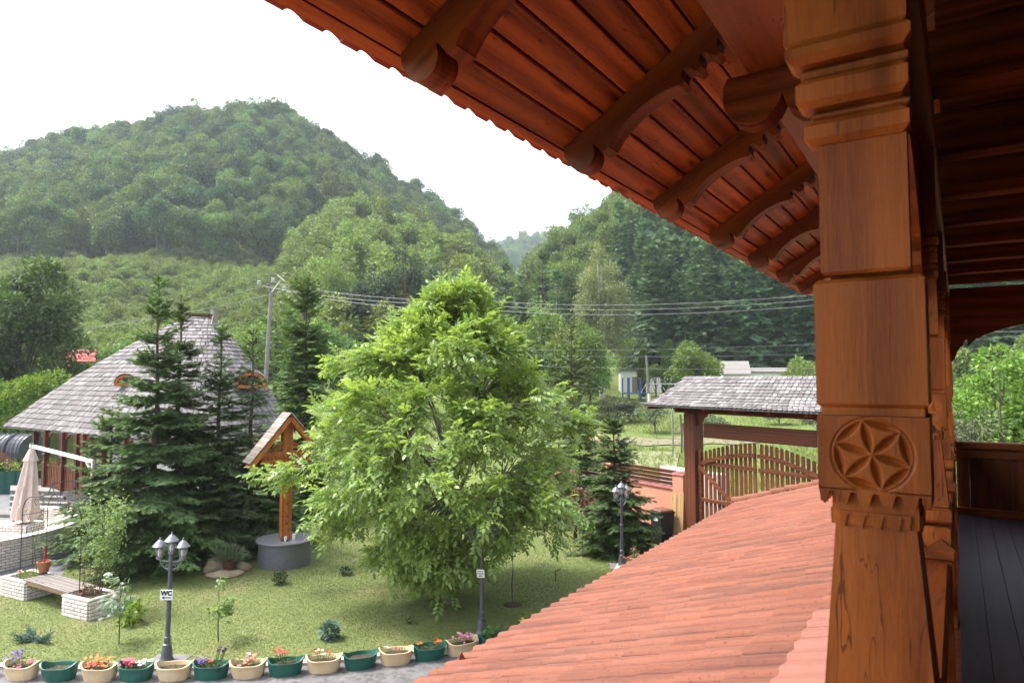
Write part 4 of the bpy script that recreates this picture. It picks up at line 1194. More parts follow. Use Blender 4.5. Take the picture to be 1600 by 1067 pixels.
# iron rose arch over the bench
t = thing('rose_arch', 'thin black iron rose arch with ogee tops over the bench', 'garden arch', (-17.7, 7.85, .43), PZ)
F0, F1, F2, F3 = (-1.20, -.22), (-1.20, .36), (1.18, -.28), (1.18, .24)
b = MB()
def arch_curve(a, c):
    P = [(a[0], a[1], 0), (a[0], a[1], 1.55)]
    for k in range(1, 8):
        u = math.pi / 2 * k / 8
        P.append((a[0] + (.42) * (1 - math.cos(u)), a[1], 1.55 + .42 * math.sin(u)))
    P += [(a[0] + .75, a[1], 1.99), (a[0] + 1.0, a[1], 2.09), (a[0] + 1.19, a[1], 2.34)]
    return P
for f, sgn in ((F0, 1), (F1, 1), (F2, -1), (F3, -1)):
    P = [(f[0] + (x - f[0]) * sgn, y, z) for x, y, z in arch_curve(f, None)]
    b.tube(P, .011, 6)
    r = [(f[0] + sgn * (.55 + .07 * math.cos(q)), f[1], 1.86 + .07 * math.sin(q)) for q in np.linspace(0, 5.2, 12)]; b.tube(r, .007, 5)
    r = [(f[0] + sgn * (.85 + .06 * math.cos(q)), f[1], 1.92 + .06 * math.sin(q)) for q in np.linspace(0, 5.2, 12)]; b.tube(r, .007, 5)
b.build('hoop', M['black_iron'], t)
for (p, q) in ((F0, F1), (F2, F3)):
    b = MB()
    for z in (.42, .95, 1.5): b.tube([(p[0], p[1], z), (q[0], q[1], z)], .008, 6)
    b.build('side_rung', M['black_iron'], t)
b = MB()
for x in (-.02, .0):
    b.tube([(-.01 + x, -.25, 2.34), (-.01 + x, .30, 2.34)], .008, 6)
b.tube([(-.62, -.22, 1.985), (-.62, .36, 1.985)], .008, 6); b.tube([(.60, -.28, 1.985), (.60, .24, 1.985)], .008, 6)
b.build('top_rung', M['black_iron'], t)
# climbing rose, potted tool etc.
def climber(name, label, cat, base, H, rad, N, size, lm, nst=5):
    t = thing(name, label, cat, base)
    b = MB(); bag = Bag()
    for k in range(nst):
        a = random.uniform(0, 6.28); P = [(0.05 * math.cos(a), .05 * math.sin(a), 0)]
        for j in range(1, 7):
            u = j / 6
            P.append((math.cos(a + u * 1.5) * rad * (.25 + .75 * u) * random.uniform(.5, 1), math.sin(a + u * 1.5) * rad * .7 * (.25 + .75 * u) * random.uniform(.5, 1), H * u * random.uniform(.85, 1.0)))
        b.tube(P, [.007 - .0008 * j for j in range(7)], 5)
        n = N // nst; u = rng.uniform(.30, 1, n); PP = np.array(P)
        X = np.stack([np.interp(u, np.linspace(0, 1, 7), PP[:, q]) for q in range(3)], 1) + rng.normal(0, .10, (n, 3))
        leaves(bag, X, rand_dirs(n), rng.uniform(.7, 1.3, n) * size, .2)
    b.build('stem', M['twig'], t); bag.build('foliage', M[lm], t)
    return t
climber('climbing_rose', 'thin climbing rose with few leaves on the left arch side', 'climber', (-18.9, 7.85, .43), 2.0, .42, 130, .065, 'leaf_pale')
climber('bushy_climber', 'leafy pale green climber over the right side of the arch', 'climber', (-16.2, 7.98, .43), 2.15, .75, 1500, .085, 'leaf_pale', 9)
climber('dry_shrub', 'bare brown stems with a few red leaves in the right brick planter', 'plant', (-16.1, 7.75, .43), .95, .35, 30, .08, 'petal_brown', 6)
t = flower_plant('dry_leaf_litter', 'brown dry leaves heaped in the right brick planter', (-16.35, 7.80, .425), [], 'dead leaves', 140, .09, .07, (.24, .16), 'petal_brown')
t = flower_plant('planter_weeds', 'low green weeds in the left brick planter below the arch', (-19.0, 7.70, .42), [('coral', 5, -.3, 0, .08, .05)], 'weeds', 150, .07, .06, (.36, .2), 'leaf_bright')
t = thing('terracotta_pot', 'terracotta pot raised on black feet, in the left brick planter', 'pot', (-18.72, 7.93, .425))
b = MB(); b.lathe([(.10, .09), (.145, .30), (.155, .30), (.16, .345), (.135, .345), (.13, .31), (.01, .30)], 18); b.build('pot', M['terracotta'], t, smooth=True)
b = MB(); b.lathe([(.09, .0), (.07, .09)], 10); b.build('pot_stand', M['black_plastic'], t)
t = thing('hand_tool', 'garden tool with red shaft and black handle stuck in the terracotta pot', 'garden tool', (-18.70, 7.93, .72))
b = MB(); b.tube([(0, 0, 0), (0, .01, .40)], .022, 8); b.build('shaft', mat('red_plastic', (.5, .03, .05), rough=.4, bump=0), t)
b = MB(); b.tube([(-.07, .01, .42), (.07, .01, .42)], .02, 8); b.tube([(0, .01, .39), (0, .01, .43)], .02, 8); b.build('handle', M['black_plastic'], t)

# ------------------------------------------------------------------ round brick terrace wall
CX, CY, CR = -25.05, 8.1, 3.32
ARC0, ARC1 = -62.0, 118.0
t = thing('terrace_wall', 'curved white brick wall with flat pale coping round the parasol terrace', 'wall', (CX, CY, 0))
def ring(b, r0, r1, z0, z1, a0=ARC0, a1=ARC1, n=60):
    A = np.radians(np.linspace(a0, a1, n)); V = []
    for r, z in ((r0, z0), (r0, z1), (r1, z1), (r1, z0)): V += [(r * math.cos(a), r * math.sin(a), z) for a in A]
    F = []
    for q in range(4):
        p = (q + 1) % 4
        F += [(q * n + i, q * n + i + 1, p * n + i + 1, p * n + i) for i in range(n - 1)]
    F += [(0, n, 2 * n, 3 * n), (n - 1, 4 * n - 1, 3 * n - 1, 2 * n - 1)]
    b.add(V, F)
b = MB(); ring(b, CR - .21, CR - .02, 0, .775); b.build('core', M['mortar'], t)
b = MB(); ring(b, CR - .26, CR + .03, .772, .832); b.build('coping', M['stone_cap'], t)
rows = 10
nb = int(CR * R(ARC1 - ARC0) / (BL + .017))
cnt = 0
for r in range(rows):
    for k in range(nb):
        a = ARC0 + (ARC1 - ARC0) * (k + .5 + (.5 if r % 2 else 0)) / nb
        if a > 112 or a < -48: continue
        o = link('brick', brick_me, t); ar = R(a)
        o.location = ((CR - .018) * math.cos(ar), (CR - .018) * math.sin(ar), .006 + r * (BH + .014))
        o.rotation_euler = (random.uniform(-.03, .03), 0, ar + math.pi / 2 + random.uniform(-.02, .02))
for r in range(5):                              # inner face, upper courses show
    for k in range(30):
        a = 38 + 2.45 * k + (1.2 if r % 2 else 0)
        o = link('brick', brick_me, t); ar = R(a)
        o.location = ((CR - .215) * math.cos(ar), (CR - .215) * math.sin(ar), .40 + r * (BH + .014)); o.rotation_euler = (0, 0, ar + math.pi / 2); o.scale = (.62, .8, 1)
b = MB(); b.lathe([(CR - .22, .0), (CR - .22, .40), (.01, .402)], 48); b.build('terrace_floor', M['stone_cap'], t)
# ------------------------------------------------------------------ closed cantilever parasol on its brick block
PB = at_d(33, 826, 21.5)
bk = thing('brick_block', 'low white brick block under the closed parasol', 'block', (PB[0], PB[1], .40), R(25))
b = MB(); b.box(-.52, .52, -.34, .34, 0, .23); b.build('core', M['mortar'], bk)
for p, q in (((-.51, -.33), (.51, -.33)), ((.51, -.33), (.51, .33)), ((.51, .33), (-.51, .33)), ((-.51, .33), (-.51, -.33))): brick_face(p, q, .004, 3, bk)
b = MB(); b.box(-.53, .53, -.35, .35, .232, .262, cham=.005); b.build('coping', M['stone_cap'], bk)
top = at_d(50, 699, 21.5); tip = at_d(145, 721, 19.9)
ps = thing('cantilever_parasol', 'closed beige parasol hanging from a white cantilever arm', 'parasol', (top[0], top[1], 0))
tx, ty = tip[0] - top[0], tip[1] - top[1]
b = MB(); b.beam((-.12, 0, top[2] + .05), (tx + .05, ty, tip[2]), .06, .10); b.build('arm', M['white'], ps)
b = MB(); b.beam((tx, ty, 0), (tx + .03, ty, tip[2] + .05), .085, .085); b.beam((tx - .45, ty + .0, tip[2] + .03), (tx, ty, tip[2] - .35), .04, .05); b.build('pole', M['white'], ps)
b = MB(); b.lathe([(.03, top[2] - .05), (.03, top[2] + .09), (.05, top[2] + .10), (.05, top[2] + .14)], 10); b.build('hanger', M['silver'], ps)
n = 48; V = []; F = []
zt = top[2]
prof = [(.06, zt - .02, 0), (.12, zt - .16, .1), (.20, zt - .40, .3), (.155, zt - .44, .3), (.19, zt - .7, .6), (.24, zt - 1.2, 1), (.30, zt - 1.8, 1), (.33, zt - 2.12, 1), (.29, zt - 2.26, 1)]
for r, z, w in prof:
    for k in range(n):
        a = 2 * math.pi * k / n
        f = 1 + w * .24 * math.cos(8 * a + .8 * math.sin(z * 2)) + w * .07 * math.sin(5 * a + z)
        V.append((r * f * math.cos(a) - (zt - z) * .085, r * f * math.sin(a) - (zt - z) * .03, z + (.05 * math.cos(8 * a) if z < zt - 2 else 0)))
for i in range(len(prof) - 1):
    for k in range(n):
        j = (k + 1) % n; F.append((i * n + k, i * n + j, (i + 1) * n + j, (i + 1) * n + k))
b = MB(); b.add(V, F); b.build('canopy', M['canvas'], ps, smooth=True)
b = MB(); b.tube([(-.18, -.06, zt - 2.20), (-.20, -.07, zt - 2.42)], .035, 8); b.build('rib_end', M['canvas'], ps)

# ------------------------------------------------------------------ carved wooden cross on a granite plinth
PC = at_d(445, 880, 19.2); px_, py_ = PC[0], PC[1]
t = thing('granite_plinth', 'round grey speckled granite plinth under the wooden cross', 'plinth', (px_, py_, 0))
b = MB(); b.lathe([(.72, -.05), (.72, .66)], 40); b.build('drum', M['granite'], t, smooth=True)
b = MB(); b.lathe([(.78, .662), (.79, .67), (.79, .70), (.78, .71), (.01, .712)], 40); b.build('slab', M['granite_top'], t, smooth=True)
ang = math.atan2(px_, -py_)                   # faces the house
cr = thing('roofed_cross', 'carved orange wooden cross with ring and shingled gable roof, on granite plinth', 'wayside cross', (px_, py_, .712), R(71))
b = MB(); b.box(-.14, .14, -.10, .10, 0, 3.32, cham=.008); b.build('shaft', M['cross'], cr)
b = MB(); b.box(-.72, -.142, -.075, .075, 2.10, 2.42, cham=.008); b.box(.142, .72, -.075, .075, 2.10, 2.42, cham=.008); b.build('cross_arm', wood('carved_arm_wood', (0.50, 0.175, 0.040), (0.30, 0.080, 0.018), 'x', .5, .05), cr)
b = MB(); nseg = 40
for (r0, r1, d) in ((.36, .46, .065), (.385, .405, .085), (.425, .445, .085)):
    V, F = [], []
    for k in range(nseg):
        a = 2 * math.pi * k / nseg
        for r, y in ((r0, -d), (r1, -d), (r1, d), (r0, d)): V.append((r * math.cos(a), y, 2.26 + r * math.sin(a)))
    for k in range(nseg):
        j = (k + 1) % nseg
        for q in range(4): F.append((k * 4 + q, k * 4 + (q + 1) % 4, j * 4 + (q + 1) % 4, j * 4 + q))
    b.add(V, F)
b.build('ring', M['cross'], cr)
b = MB()
for z in np.arange(.25, 1.75, .13):           # rope and chip carving on the shaft front
    for x in (-.115, .115): b.prism([(-.018, -.045), (.018, 0), (-.018, .045)], (x, -.101, z), (1, 0, 0), (0, 0, 1), (0, -.009, 0))
for z in (.42, .62, .98, 1.30, 1.52):
    b.prism([(-.06, 0), (0, .05), (.06, 0), (0, -.05)], (0, -.101, z), (1, 0, 0), (0, 0, 1), (0, -.010, 0))
    b.box(-.07, .07, -.112, -.10, z + .075, z + .09)
for x in np.arange(-.66, -.2, .11): b.prism([(-.04, 0), (0, .04), (.04, 0), (0, -.04)], (x, -.076, 2.26), (1, 0, 0), (0, 0, 1), (0, -.009, 0))
for x in np.arange(.24, .7, .11): b.prism([(-.04, 0), (0, .04), (.04, 0), (0, -.04)], (x, -.076, 2.26), (1, 0, 0), (0, 0, 1), (0, -.009, 0))
for k in range(24):
    a = 2 * math.pi * k / 24; b.ball((.415 * math.cos(a), -.088, 2.26 + .415 * math.sin(a)), .02, 6, 4)
b.box(-.02, .02, -.125, -.10, 2.0, 2.55); b.box(-.13, .13, -.125, -.10, 2.24, 2.28)
b.build('carving', wood('deep_carving', (0.30, 0.085, 0.02), (0.16, 0.04, 0.012), 'z', .6, .05), cr)
b = MB()
for s in (-1, 1): b.beam((0, 0, 3.40), (s * 1.10, 0, 2.06), .10, .09); b.beam((0, -.30, 3.37), (s * 1.12, -.30, 2.03), .03, .12)
b.build('gable_rafter', M['cross'], cr)
pm_ = MB(); pm_.box(-.09, .09, -.34, .34, 0, .022, cham=.004); pme = pm_.mesh('roof_shingle', M['grey_plank'])
for s in (-1, 1):
    d = Vector((s * 1.10, 0, -1.34)).normalized(); a = math.atan2(1.34, 1.10)
    for k in range(10):
        p = Vector((0, 0, 3.47)) + d * (.06 + .172 * k)
        o = link('roof_shingle', pme, cr); o.location = p + Vector((s * .03, 0, .012)); o.rotation_euler = (0, s * (a - .06), 0); o.scale = (1.08, 1 + random.uniform(-.03, .03), 1)
for nm, lab, dx, dy, h in (('grave_candle', 'white candle cup at the cross foot, the taller right one', .12, -.34, .15), ('grave_candle', 'white candle cup at the cross foot, the shorter left one', -.12, -.36, .12)):
    t = thing(nm, lab, 'candle', (px_ + dx * math.cos(R(71)) - dy * math.sin(R(71)), py_ + dx * math.sin(R(71)) + dy * math.cos(R(71)), .714), 0, 'candle cups on the plinth')
    b = MB(); b.lathe([(.035, 0), (.042, h * .8), (.036, h * .82), (.036, h), (.005, h + .01)], 12); b.build('cup', M['white'], t, smooth=True)
    b = MB(); b.lathe([(.037, h * .84), (.037, h * .9)], 12); b.build('band', M['straw'], t)
t = thing('candle_tray', 'small black metal tray beside the candle cups on the plinth', 'tray', (px_ + .27, py_ - .22, .714), R(30))
b = MB(); b.box(-.11, .11, -.05, .05, 0, .03); b.tube([(-.11, 0, .03), (-.16, 0, .09)], .008, 6); b.tube([(.11, 0, .03), (.15, .02, .10)], .008, 6); b.build('tray', M['black_iron'], t)

# ------------------------------------------------------------------ small plants on the lawn
def sapling(name, label, xy, H, crown, N, size, lm, cat='sapling', low=.35):
    t = thing(name, label, cat, (xy[0], xy[1], .005), random.uniform(0, 6))
    b = MB(); P = [(0, 0, 0), (.015, .01, H * .3), (-.01, 0, H * .6), (.01, .01, H * .92)]
    b.tube(P, [.013, .012, .009, .005], 6)
    bag = Bag()
    for k in range(9):
        a = random.uniform(0, 6.28); z = H * random.uniform(low, .92); L_ = crown * random.uniform(.6, 1.1)
        e = (math.cos(a) * L_, math.sin(a) * L_, z + L_ * random.uniform(.2, .7))
        b.tube([(0, 0, z), e], [.006, .003], 5)
        n = N // 9; u = rng.uniform(.25, 1.05, n)
        X = np.array([0, 0, z]) + u[:, None] * (np.array(e) - [0, 0, z]) + rng.normal(0, .05, (n, 3))
        leaves(bag, X, np.array([math.cos(a), math.sin(a), .2]) + rng.normal(0, .7, (n, 3)), rng.uniform(.7, 1.25, n) * size, .15)
    b.build('trunk', M['bark'], t); bag.build('foliage', M[lm], t)
    return t
sapling('silver_sapling', 'silvery leaved sapling on the lawn beside the right brick planter', at_z(186, 1006)[:2], 1.25, .32, 240, .13, 'leaf_silver')
sapling('pale_sapling', 'pale leaved sapling with thin trunk, right of the WC lamp', at_z(341, 1003)[:2], 1.12, .30, 230, .11, 'leaf_pale')
sapling('round_sapling', 'round headed young tree in front of the far spruce', at_z(911, 872)[:2], 1.30, .50, 420, .12, 'leaf_pale', low=.6)
sapling('thin_sapling', 'thin trunked sapling with soil ring under the walnut branches', at_z(801, 945)[:2], 1.4, .3, 60, .1, 'leaf_mid', low=.7)
sapling('short_sapling', 'knee-high leafless twig poking from the grass near the lamp by the eave', at_z(868, 908)[:2], .30, .15, 14, .05, 'leaf_mid')
for k, (p, r) in enumerate(((at_z(801, 945), .22),)):
    b = MB(); b.lathe([(r, 0), (r * .8, .03), (.01, .05)], 18); o = b.build('soil_ring', M['soil']); o.location = (p[0], p[1], .006); tag(o, 'ring of dark soil round the thin sapling under the walnut', 'soil')
def bush(name, label, xy, rad, N, size, lm, cat='shrub', z=0.0):
    t = thing(name, label, cat, (xy[0], xy[1], z)); h = rad[2]
    b = MB()
    for k in range(7):
        a = random.uniform(0, 6.28); b.tube([(0, 0, 0), (math.cos(a) * rad[0] * .5, math.sin(a) * rad[1] * .5, h * 1.2)], [.012, .005], 5)
    b.build('stem', M['twig'], t)
    leafy('foliage', N, (0, 0, h * .95), rad, size, M[lm], t, .2, -.3)
    return t
bush('boxwood_shrub', 'small round dark boxwood shrub on the lawn before the plinth', at_z(437, 913)[:2], (.19, .19, .17), 420, .06, 'leaf_dark')
bush('dark_shrub', 'tiny dark bluish shrub on the lawn right of the plinth', at_z(540, 898)[:2], (.20, .16, .10), 240, .06, 'leaf_dark')
bush('dwarf_conifer', 'upright blue green dwarf conifer near the kerb planters', at_z(515, 998)[:2], (.20, .18, .17), 420, .085, 'leaf_blue')
bush('light_bush', 'light green leafy bush behind the silvery sapling', at_z(203, 975)[:2], (.26, .22, .24), 260, .12, 'leaf_bright')
bush('low_weed', 'low dark weed under the walnut tree branches', at_z(640, 975)[:2], (.14, .1, .07), 40, .06, 'leaf_mid')
def creeping(name, label, xy, R_, N):
    t = thing(name, label, 'shrub', (xy[0], xy[1], .0)); bag = Bag(); b = MB()
    for k in range(16):
        a = random.uniform(0, 6.28); L_ = R_ * random.uniform(.5, 1); e = np.array([math.cos(a) * L_, math.sin(a) * L_ * .7, random.uniform(.06, .22)])
        b.tube([(0, 0, .02), tuple(e)], [.008, .003], 5)
        u = rng.uniform(.1, 1.05, N // 16)
        leaves(bag, u[:, None] * e + rng.normal(0, .02, (len(u), 3)), e + rng.normal(0, .3, (len(u), 3)), rng.uniform(.6, 1.2, len(u)) * .075, 0, LEAF4_V * [1, .4, 1], LEAF4_F)
    b.build('stem', M['twig'], t); bag.build('foliage', M['leaf_blue'], t)
creeping('creeping_juniper', 'spreading blue green juniper on the lawn above the petunia planter', at_z(52, 1003)[:2], .50, 1400)
# boulders with a potted lavender
BP = at_d(358, 895, 18.2)
for lab, px, py, d, s in (('large tan boulder left of the lavender pot', 340, 893, 18.4, (.36, .28, .26)), ('low tan boulder in front of the lavender pot', 350, 905, 17.9, (.42, .22, .12)), ('pale boulder right of the lavender pot', 379, 893, 18.5, (.24, .2, .16))):
    p = at_d(px, py, d); b = MB(); b.ball((0, 0, s[2] * .45), s, 14, 9)
    for k in range(len(b.v)):
        x, y, z = b.v[k]; f = 1 + .16 * math.sin(x * 11 + y * 7) * math.cos(z * 13 + x * 5) + .08 * math.sin(y * 23 + z * 9); b.v[k] = (x * f, y * f, max(-.05, z * f))
    o = b.build('boulder', M['rock'], smooth=True); o.location = (p[0], p[1], 0); o.rotation_euler = (0, 0, random.uniform(0, 6)); tag(o, lab, 'boulder', 'boulders round the lavender pot')
t = thing('brown_pot', 'dark brown pot set between the tan boulders', 'pot', (BP[0], BP[1], .08), .3)
b = MB(); b.lathe([(.13, 0), (.17, .24), (.18, .24), (.18, .27), (.15, .27), (.14, .24), (.01, .23)], 18); b.build('pot', mat('dark_brown_pot', (.11, .04, .03), rough=.6), t, smooth=True)
t = thing('lavender_plant', 'wispy grey green lavender growing from the brown pot', 'plant', (BP[0], BP[1], .31))
bag = Bag(); n = 900; d = rand_dirs(n); d[:, 2] = np.abs(d[:, 2]) + .25; d = norm(d)
leaves(bag, d * rng.uniform(.05, .50, n)[:, None] * [1.1, .9, .8], d, rng.uniform(.10, .2, n), 0, LEAF4_V * [1, .22, 1], LEAF4_F); bag.build('foliage', M['leaf_grey'], t)
# ------------------------------------------------------------------ pavilion with big shingled roof
EAVE = [(8, 32.0), (50, 30.4), (90, 29.0), (130, 27.6), (172, 26.4), (215, 25.4), (260, 24.8), (305, 24.7), (345, 25.0), (385, 25.8), (418, 27.0), (442, 28.6), (455, 30.6), (448, 33), (420, 35.5), (370, 38), (300, 39.5), (220, 39.5), (140, 38), (70, 35.5)]
E3 = [np.array([*col_xy(p, d), 2.98]) for p, d in EAVE]
n_e = len(E3)
RG0, RG1 = np.array([*col_xy(296, 30.2), 7.98]), np.array([*col_xy(324, 30.4), 7.98])
def ridge_at(i):
    p = EAVE[i % n_e][0]
    return RG0 if p < 300 else RG1
pav = thing('pavilion', 'big garden pavilion with steep grey shingled roof and carved red brown posts', 'pavilion', (E3[5][0], E3[5][1], 0))
po = Vector((E3[5][0], E3[5][1], 0))
def roof_pt(u, t):
    i = int(math.floor(u)) % n_e; f = u - math.floor(u)
    # smooth the eave corner
    a = E3[i] * (1 - f) + E3[(i + 1) % n_e] * f
    pm = EAVE[i][0] * (1 - f) + EAVE[(i + 1) % n_e][0] * f
    w = min(1, max(0, (pm - 285) / 30)); r = RG0 * (1 - w) + RG1 * w
    bul = .25 * math.sin(math.pi * t) * (1.0 + .6 * w)
    p = a * (1 - t) + r * t
    z = 2.98 + (7.98 - 2.98) * (t + .05 * math.sin(math.pi * t))
    o = norm(np.array([a[0] - r[0], a[1] - r[1], 0])[None])[0]
    return np.array([p[0], p[1], z]) + o * bul * .55
# under-deck, whole roof
b = MB(); V = []; F = []; nt = 8; nu = 80
for k in range(nt + 1):
    for i in range(nu): V.append(roof_pt(i * n_e / nu, k / nt) - np.array([0, 0, .07]))
for k in range(nt):
    for i in range(nu): F.append((k * nu + i, k * nu + (i + 1) % nu, (k + 1) * nu + (i + 1) % nu, (k + 1) * nu + i))
b.add(V, F); rf = b.build('roof', M['shingle'], pav, world=True)
# shingle courses
b = MB(); NC = 27
for c in range(NC):
    t0, t1 = c / NC, min(1, (c + 1.35) / NC)
    u = -0.3
    per = (1 - t0) * 1.0 + .03
    while u < 13.6:
        seg = np.linalg.norm(roof_pt(u + .3, t0) - roof_pt(u, t0)) / .3 + 1e-3
        w = random.uniform(.13, .24) / seg
        nlift = .045 + random.uniform(-.008, .014)
        a0, a1 = roof_pt(u + .02 / seg, t0 + random.uniform(-.004, .004)), roof_pt(u + w, t0 + random.uniform(-.002, .002))
        c0, c1 = roof_pt(u + .02 / seg, t1), roof_pt(u + w, t1)
        nn = np.cross(a1 - a0, c0 - a0); nn = nn / (np.linalg.norm(nn) + 1e-9); nn = nn if nn[2] > 0 else -nn
        T = [a0 + nn * nlift, a1 + nn * nlift, c1 + nn * .008, c0 + nn * .008, a0 + nn * (nlift - .035), a1 + nn * (nlift - .035)]
        b.add(T, [(0, 1, 2, 3), (4, 5, 1, 0), (0, 3, 4), (1, 5, 2)])
        u += w
sh = b.build('shingles', M['shingle'], rf, world=True); tag(sh, kind='stuff')
b = MB(); b.beam(tuple(RG0 + [-.15, -.05, .03]), tuple(RG1 + [.15, .06, .03]), .35, .10); b.build('ridge_cap', M['dark_z'], rf, world=True)
gd = norm((RG1 - RG0)[None])[0]
b = MB(); q = RG1 + gd * .2
b.prism([(-.75, -.62), (.75, -.62), (0, .0)], tuple(q + [0.1, -.1, 0]), (-gd[1], gd[0], 0), (0, 0, 1), (.05, .02, 0)); b.build('gablet', M['dark_z'], rf, world=True)
# eyebrow dormers
def dormer(px, py, d, w, face_px):
    c = at_d(px, py, d)
    out = np.array([-c[0], -c[1], 0]); out = out / np.linalg.norm(out)
    out = np.array([out[0] * .9 - .12, out[1], 0]); out /= np.linalg.norm(out)
    side = np.array([-out[1], out[0], 0])
    def arc(r, n=14): return [(r * math.cos(a), r * .95 * math.sin(a)) for a in np.linspace(0, math.pi, n)]
    b = MB(); V = []; F = []; n = 14
    for r, dep in ((w, 0.10), (w * .55, -1.5)):
        for x, z in arc(r): V.append(c + side * x + out * dep + np.array([0, 0, z + (.25 if dep < 0 else 0)]))
    F = [(i, i + 1, n + i + 1, n + i) for i in range(n - 1)]
    b.add(V, F); V2 = [v + np.array([0, 0, .05]) for v in V]; b.add(V2, F)
    b.build('dormer_hood', M['shingle'], rf, world=True, smooth=True)
    b = MB()
    A = arc(w * .97); I = arc(w * .78)
    for i in range(n - 1): b.prism([A[i], A[i + 1], I[i + 1], I[i]], tuple(c + out * .05), tuple(side), (0, 0, 1), tuple(out * .08))
    b.prism([(-w, -.06), (w, -.06), (w, .07), (-w, .07)], tuple(c + out * .05), tuple(side), (0, 0, 1), tuple(out * .10))
    b.prism([(-.04 - w * .35, .07), (.03 - w * .35, .07), (.0 - w * .2, w * .75), (-.08 - w * .2, w * .75)], tuple(c + out * .05), tuple(side), (0, 0, 1), tuple(out * .06))
    fr = b.build('dormer_window', wood('dormer_frame_wood' , (0.48, 0.16, 0.035), (0.30, 0.085, 0.02), 'x', .5, .05), rf, world=True)
    b = MB(); b.prism(arc(w * .85), tuple(c + out * .045), tuple(side), (0, 0, 1), tuple(out * .01)); 
    o = b.build('pane', M['pane'], rf, world=True)
dormer(196, 600, 27.9, .40, 0)
dormer(392, 604, 27.4, .62, 0)
# plinth, white rear room, posts, carved railing, steps
b = MB()
IN = [E3[i] * .86 + .14 * (RG0 + RG1) / 2 for i in range(n_e)]
b.prism([(p[0], p[1]) for p in IN], (0, 0, -.1), (1, 0, 0), (0, 1, 0), (0, 0, .80)); b.build('plinth', M['concrete'], pav, world=True)
IW = [E3[i] * .74 + .26 * (RG0 + RG1) / 2 for i in range(n_e)]
room = [IW[i] for i in (5, 6, 7, 8, 9, 10, 11, 12, 13, 14, 15, 16, 17, 18)]
b = MB(); b.prism([(p[0], p[1]) for p in room], (0, 0, .702), (1, 0, 0), (0, 1, 0), (0, 0, 2.9)); b.build('wall', M['white'], pav, world=True)
def pav_post(px, d):
    x, y = col_xy(px, d)
    b = MB(); b.box(x - .10, x + .10, y - .10, y + .10, .70, 1.75, cham=.015); b.box(x - .085, x + .085, y - .085, y + .085, 1.75, 2.35, cham=.015)
    b.box(x - .12, x + .12, y - .12, y + .12, 2.0, 2.10, cham=.03); b.box(x - .10, x + .10, y - .10, y + .10, 2.34, 3.05, cham=.015)
    for s in (-1, 1): b.prism([(0, 2.95), (s * .45, 2.95), (s * .30, 2.80), (s * .18, 2.76), (s * .10, 2.60), (0, 2.55)], (x, y, 0), (1, 0, 0), (0, 0, 1), (0, .06, 0))
    b.build('post', M['dark_z'], pav, world=True)
PP = [(77, 28.6), (104, 27.6), (126, 27.0), (136, 26.6), (166, 25.9), (200, 25.4)]
for p, d in PP: pav_post(p, d)
for p, d in ((60, 31), (100, 31.5), (150, 31)): pav_post(p, d)
def rail_panel(p, q, arched):
    (p0, d0), (p1, d1) = p, q
    a = np.array([*col_xy(p0, d0)]); c = np.array([*col_xy(p1, d1)]); L_ = np.linalg.norm(c - a); u = (c - a) / L_
    b = MB()
    top = 1.62
    b.beam((*(a), top), (*(c), top), .07, .08); b.beam((*a, .80), (*c, .80), .06, .09)
    r = b.build('railing', M['dark_z'], pav, world=True)
    n = max(3, int(L_ / .13))
    for k in range(n):
        w = a + u * L_ * (k + .5) / n
        h = top + (.22 * math.sin(math.pi * (k + .5) / n) if arched else -.02)
        b = MB(); b.prism([(-.05, .82), (.05, .82), (.05, h - .05), (0, h), (-.05, h - .05)], (w[0], w[1], 0), (u[0], u[1], 0), (0, 0, 1), (-u[1] * .03, u[0] * .03, 0))
        b.build('railing_board', M['board_z'], r, world=True)
rail_panel((74, 28.7), (86, 28.3), True); rail_panel((87, 28.25), (99, 27.8), True)
rail_panel((103, 27.65), (127, 26.95), False); rail_panel((129, 26.9), (165, 25.9), False); rail_panel((167, 25.9), (200, 25.4), False)
for k in range(4):
    zt = .72 - .17 * k; d = 27.7 - .36 * k
    x0, x1 = col_xy(24, d), col_xy(101 + 6 * k, d - .25); y1 = col_xy(24, d + 1.2), col_xy(101 + 6 * k, d + 1.2)
    b = MB(); b.prism([tuple(x0), tuple(x1), tuple(y1[1]), tuple(y1[0])], (0, 0, -.05), (1, 0, 0), (0, 1, 0), (0, 0, zt + .05 - .03))
    s_ = b.build('step', M['concrete'], pav, world=True)
    b = MB(); f = .03
    b.prism([tuple(x0 * .9985), tuple(x1 * .9985), tuple(y1[1]), tuple(y1[0])], (0, 0, zt - .028), (1, 0, 0), (0, 1, 0), (0, 0, .03)); b.build('tread', M['pole'], s_, world=True)
# metal chimney / vent behind the roof
x, y = col_xy(333, 33)
t = thing('vent_pipe', 'grey vent pipe standing just behind the pavilion ridge', 'pipe', (x, y, 5.0)); b = MB(); b.box(-.13, .13, -.13, .13, 0, 3.45); b.box(-.15, .15, -.15, .15, 3.45, 3.5); b.build('pipe', M['pole'], t)

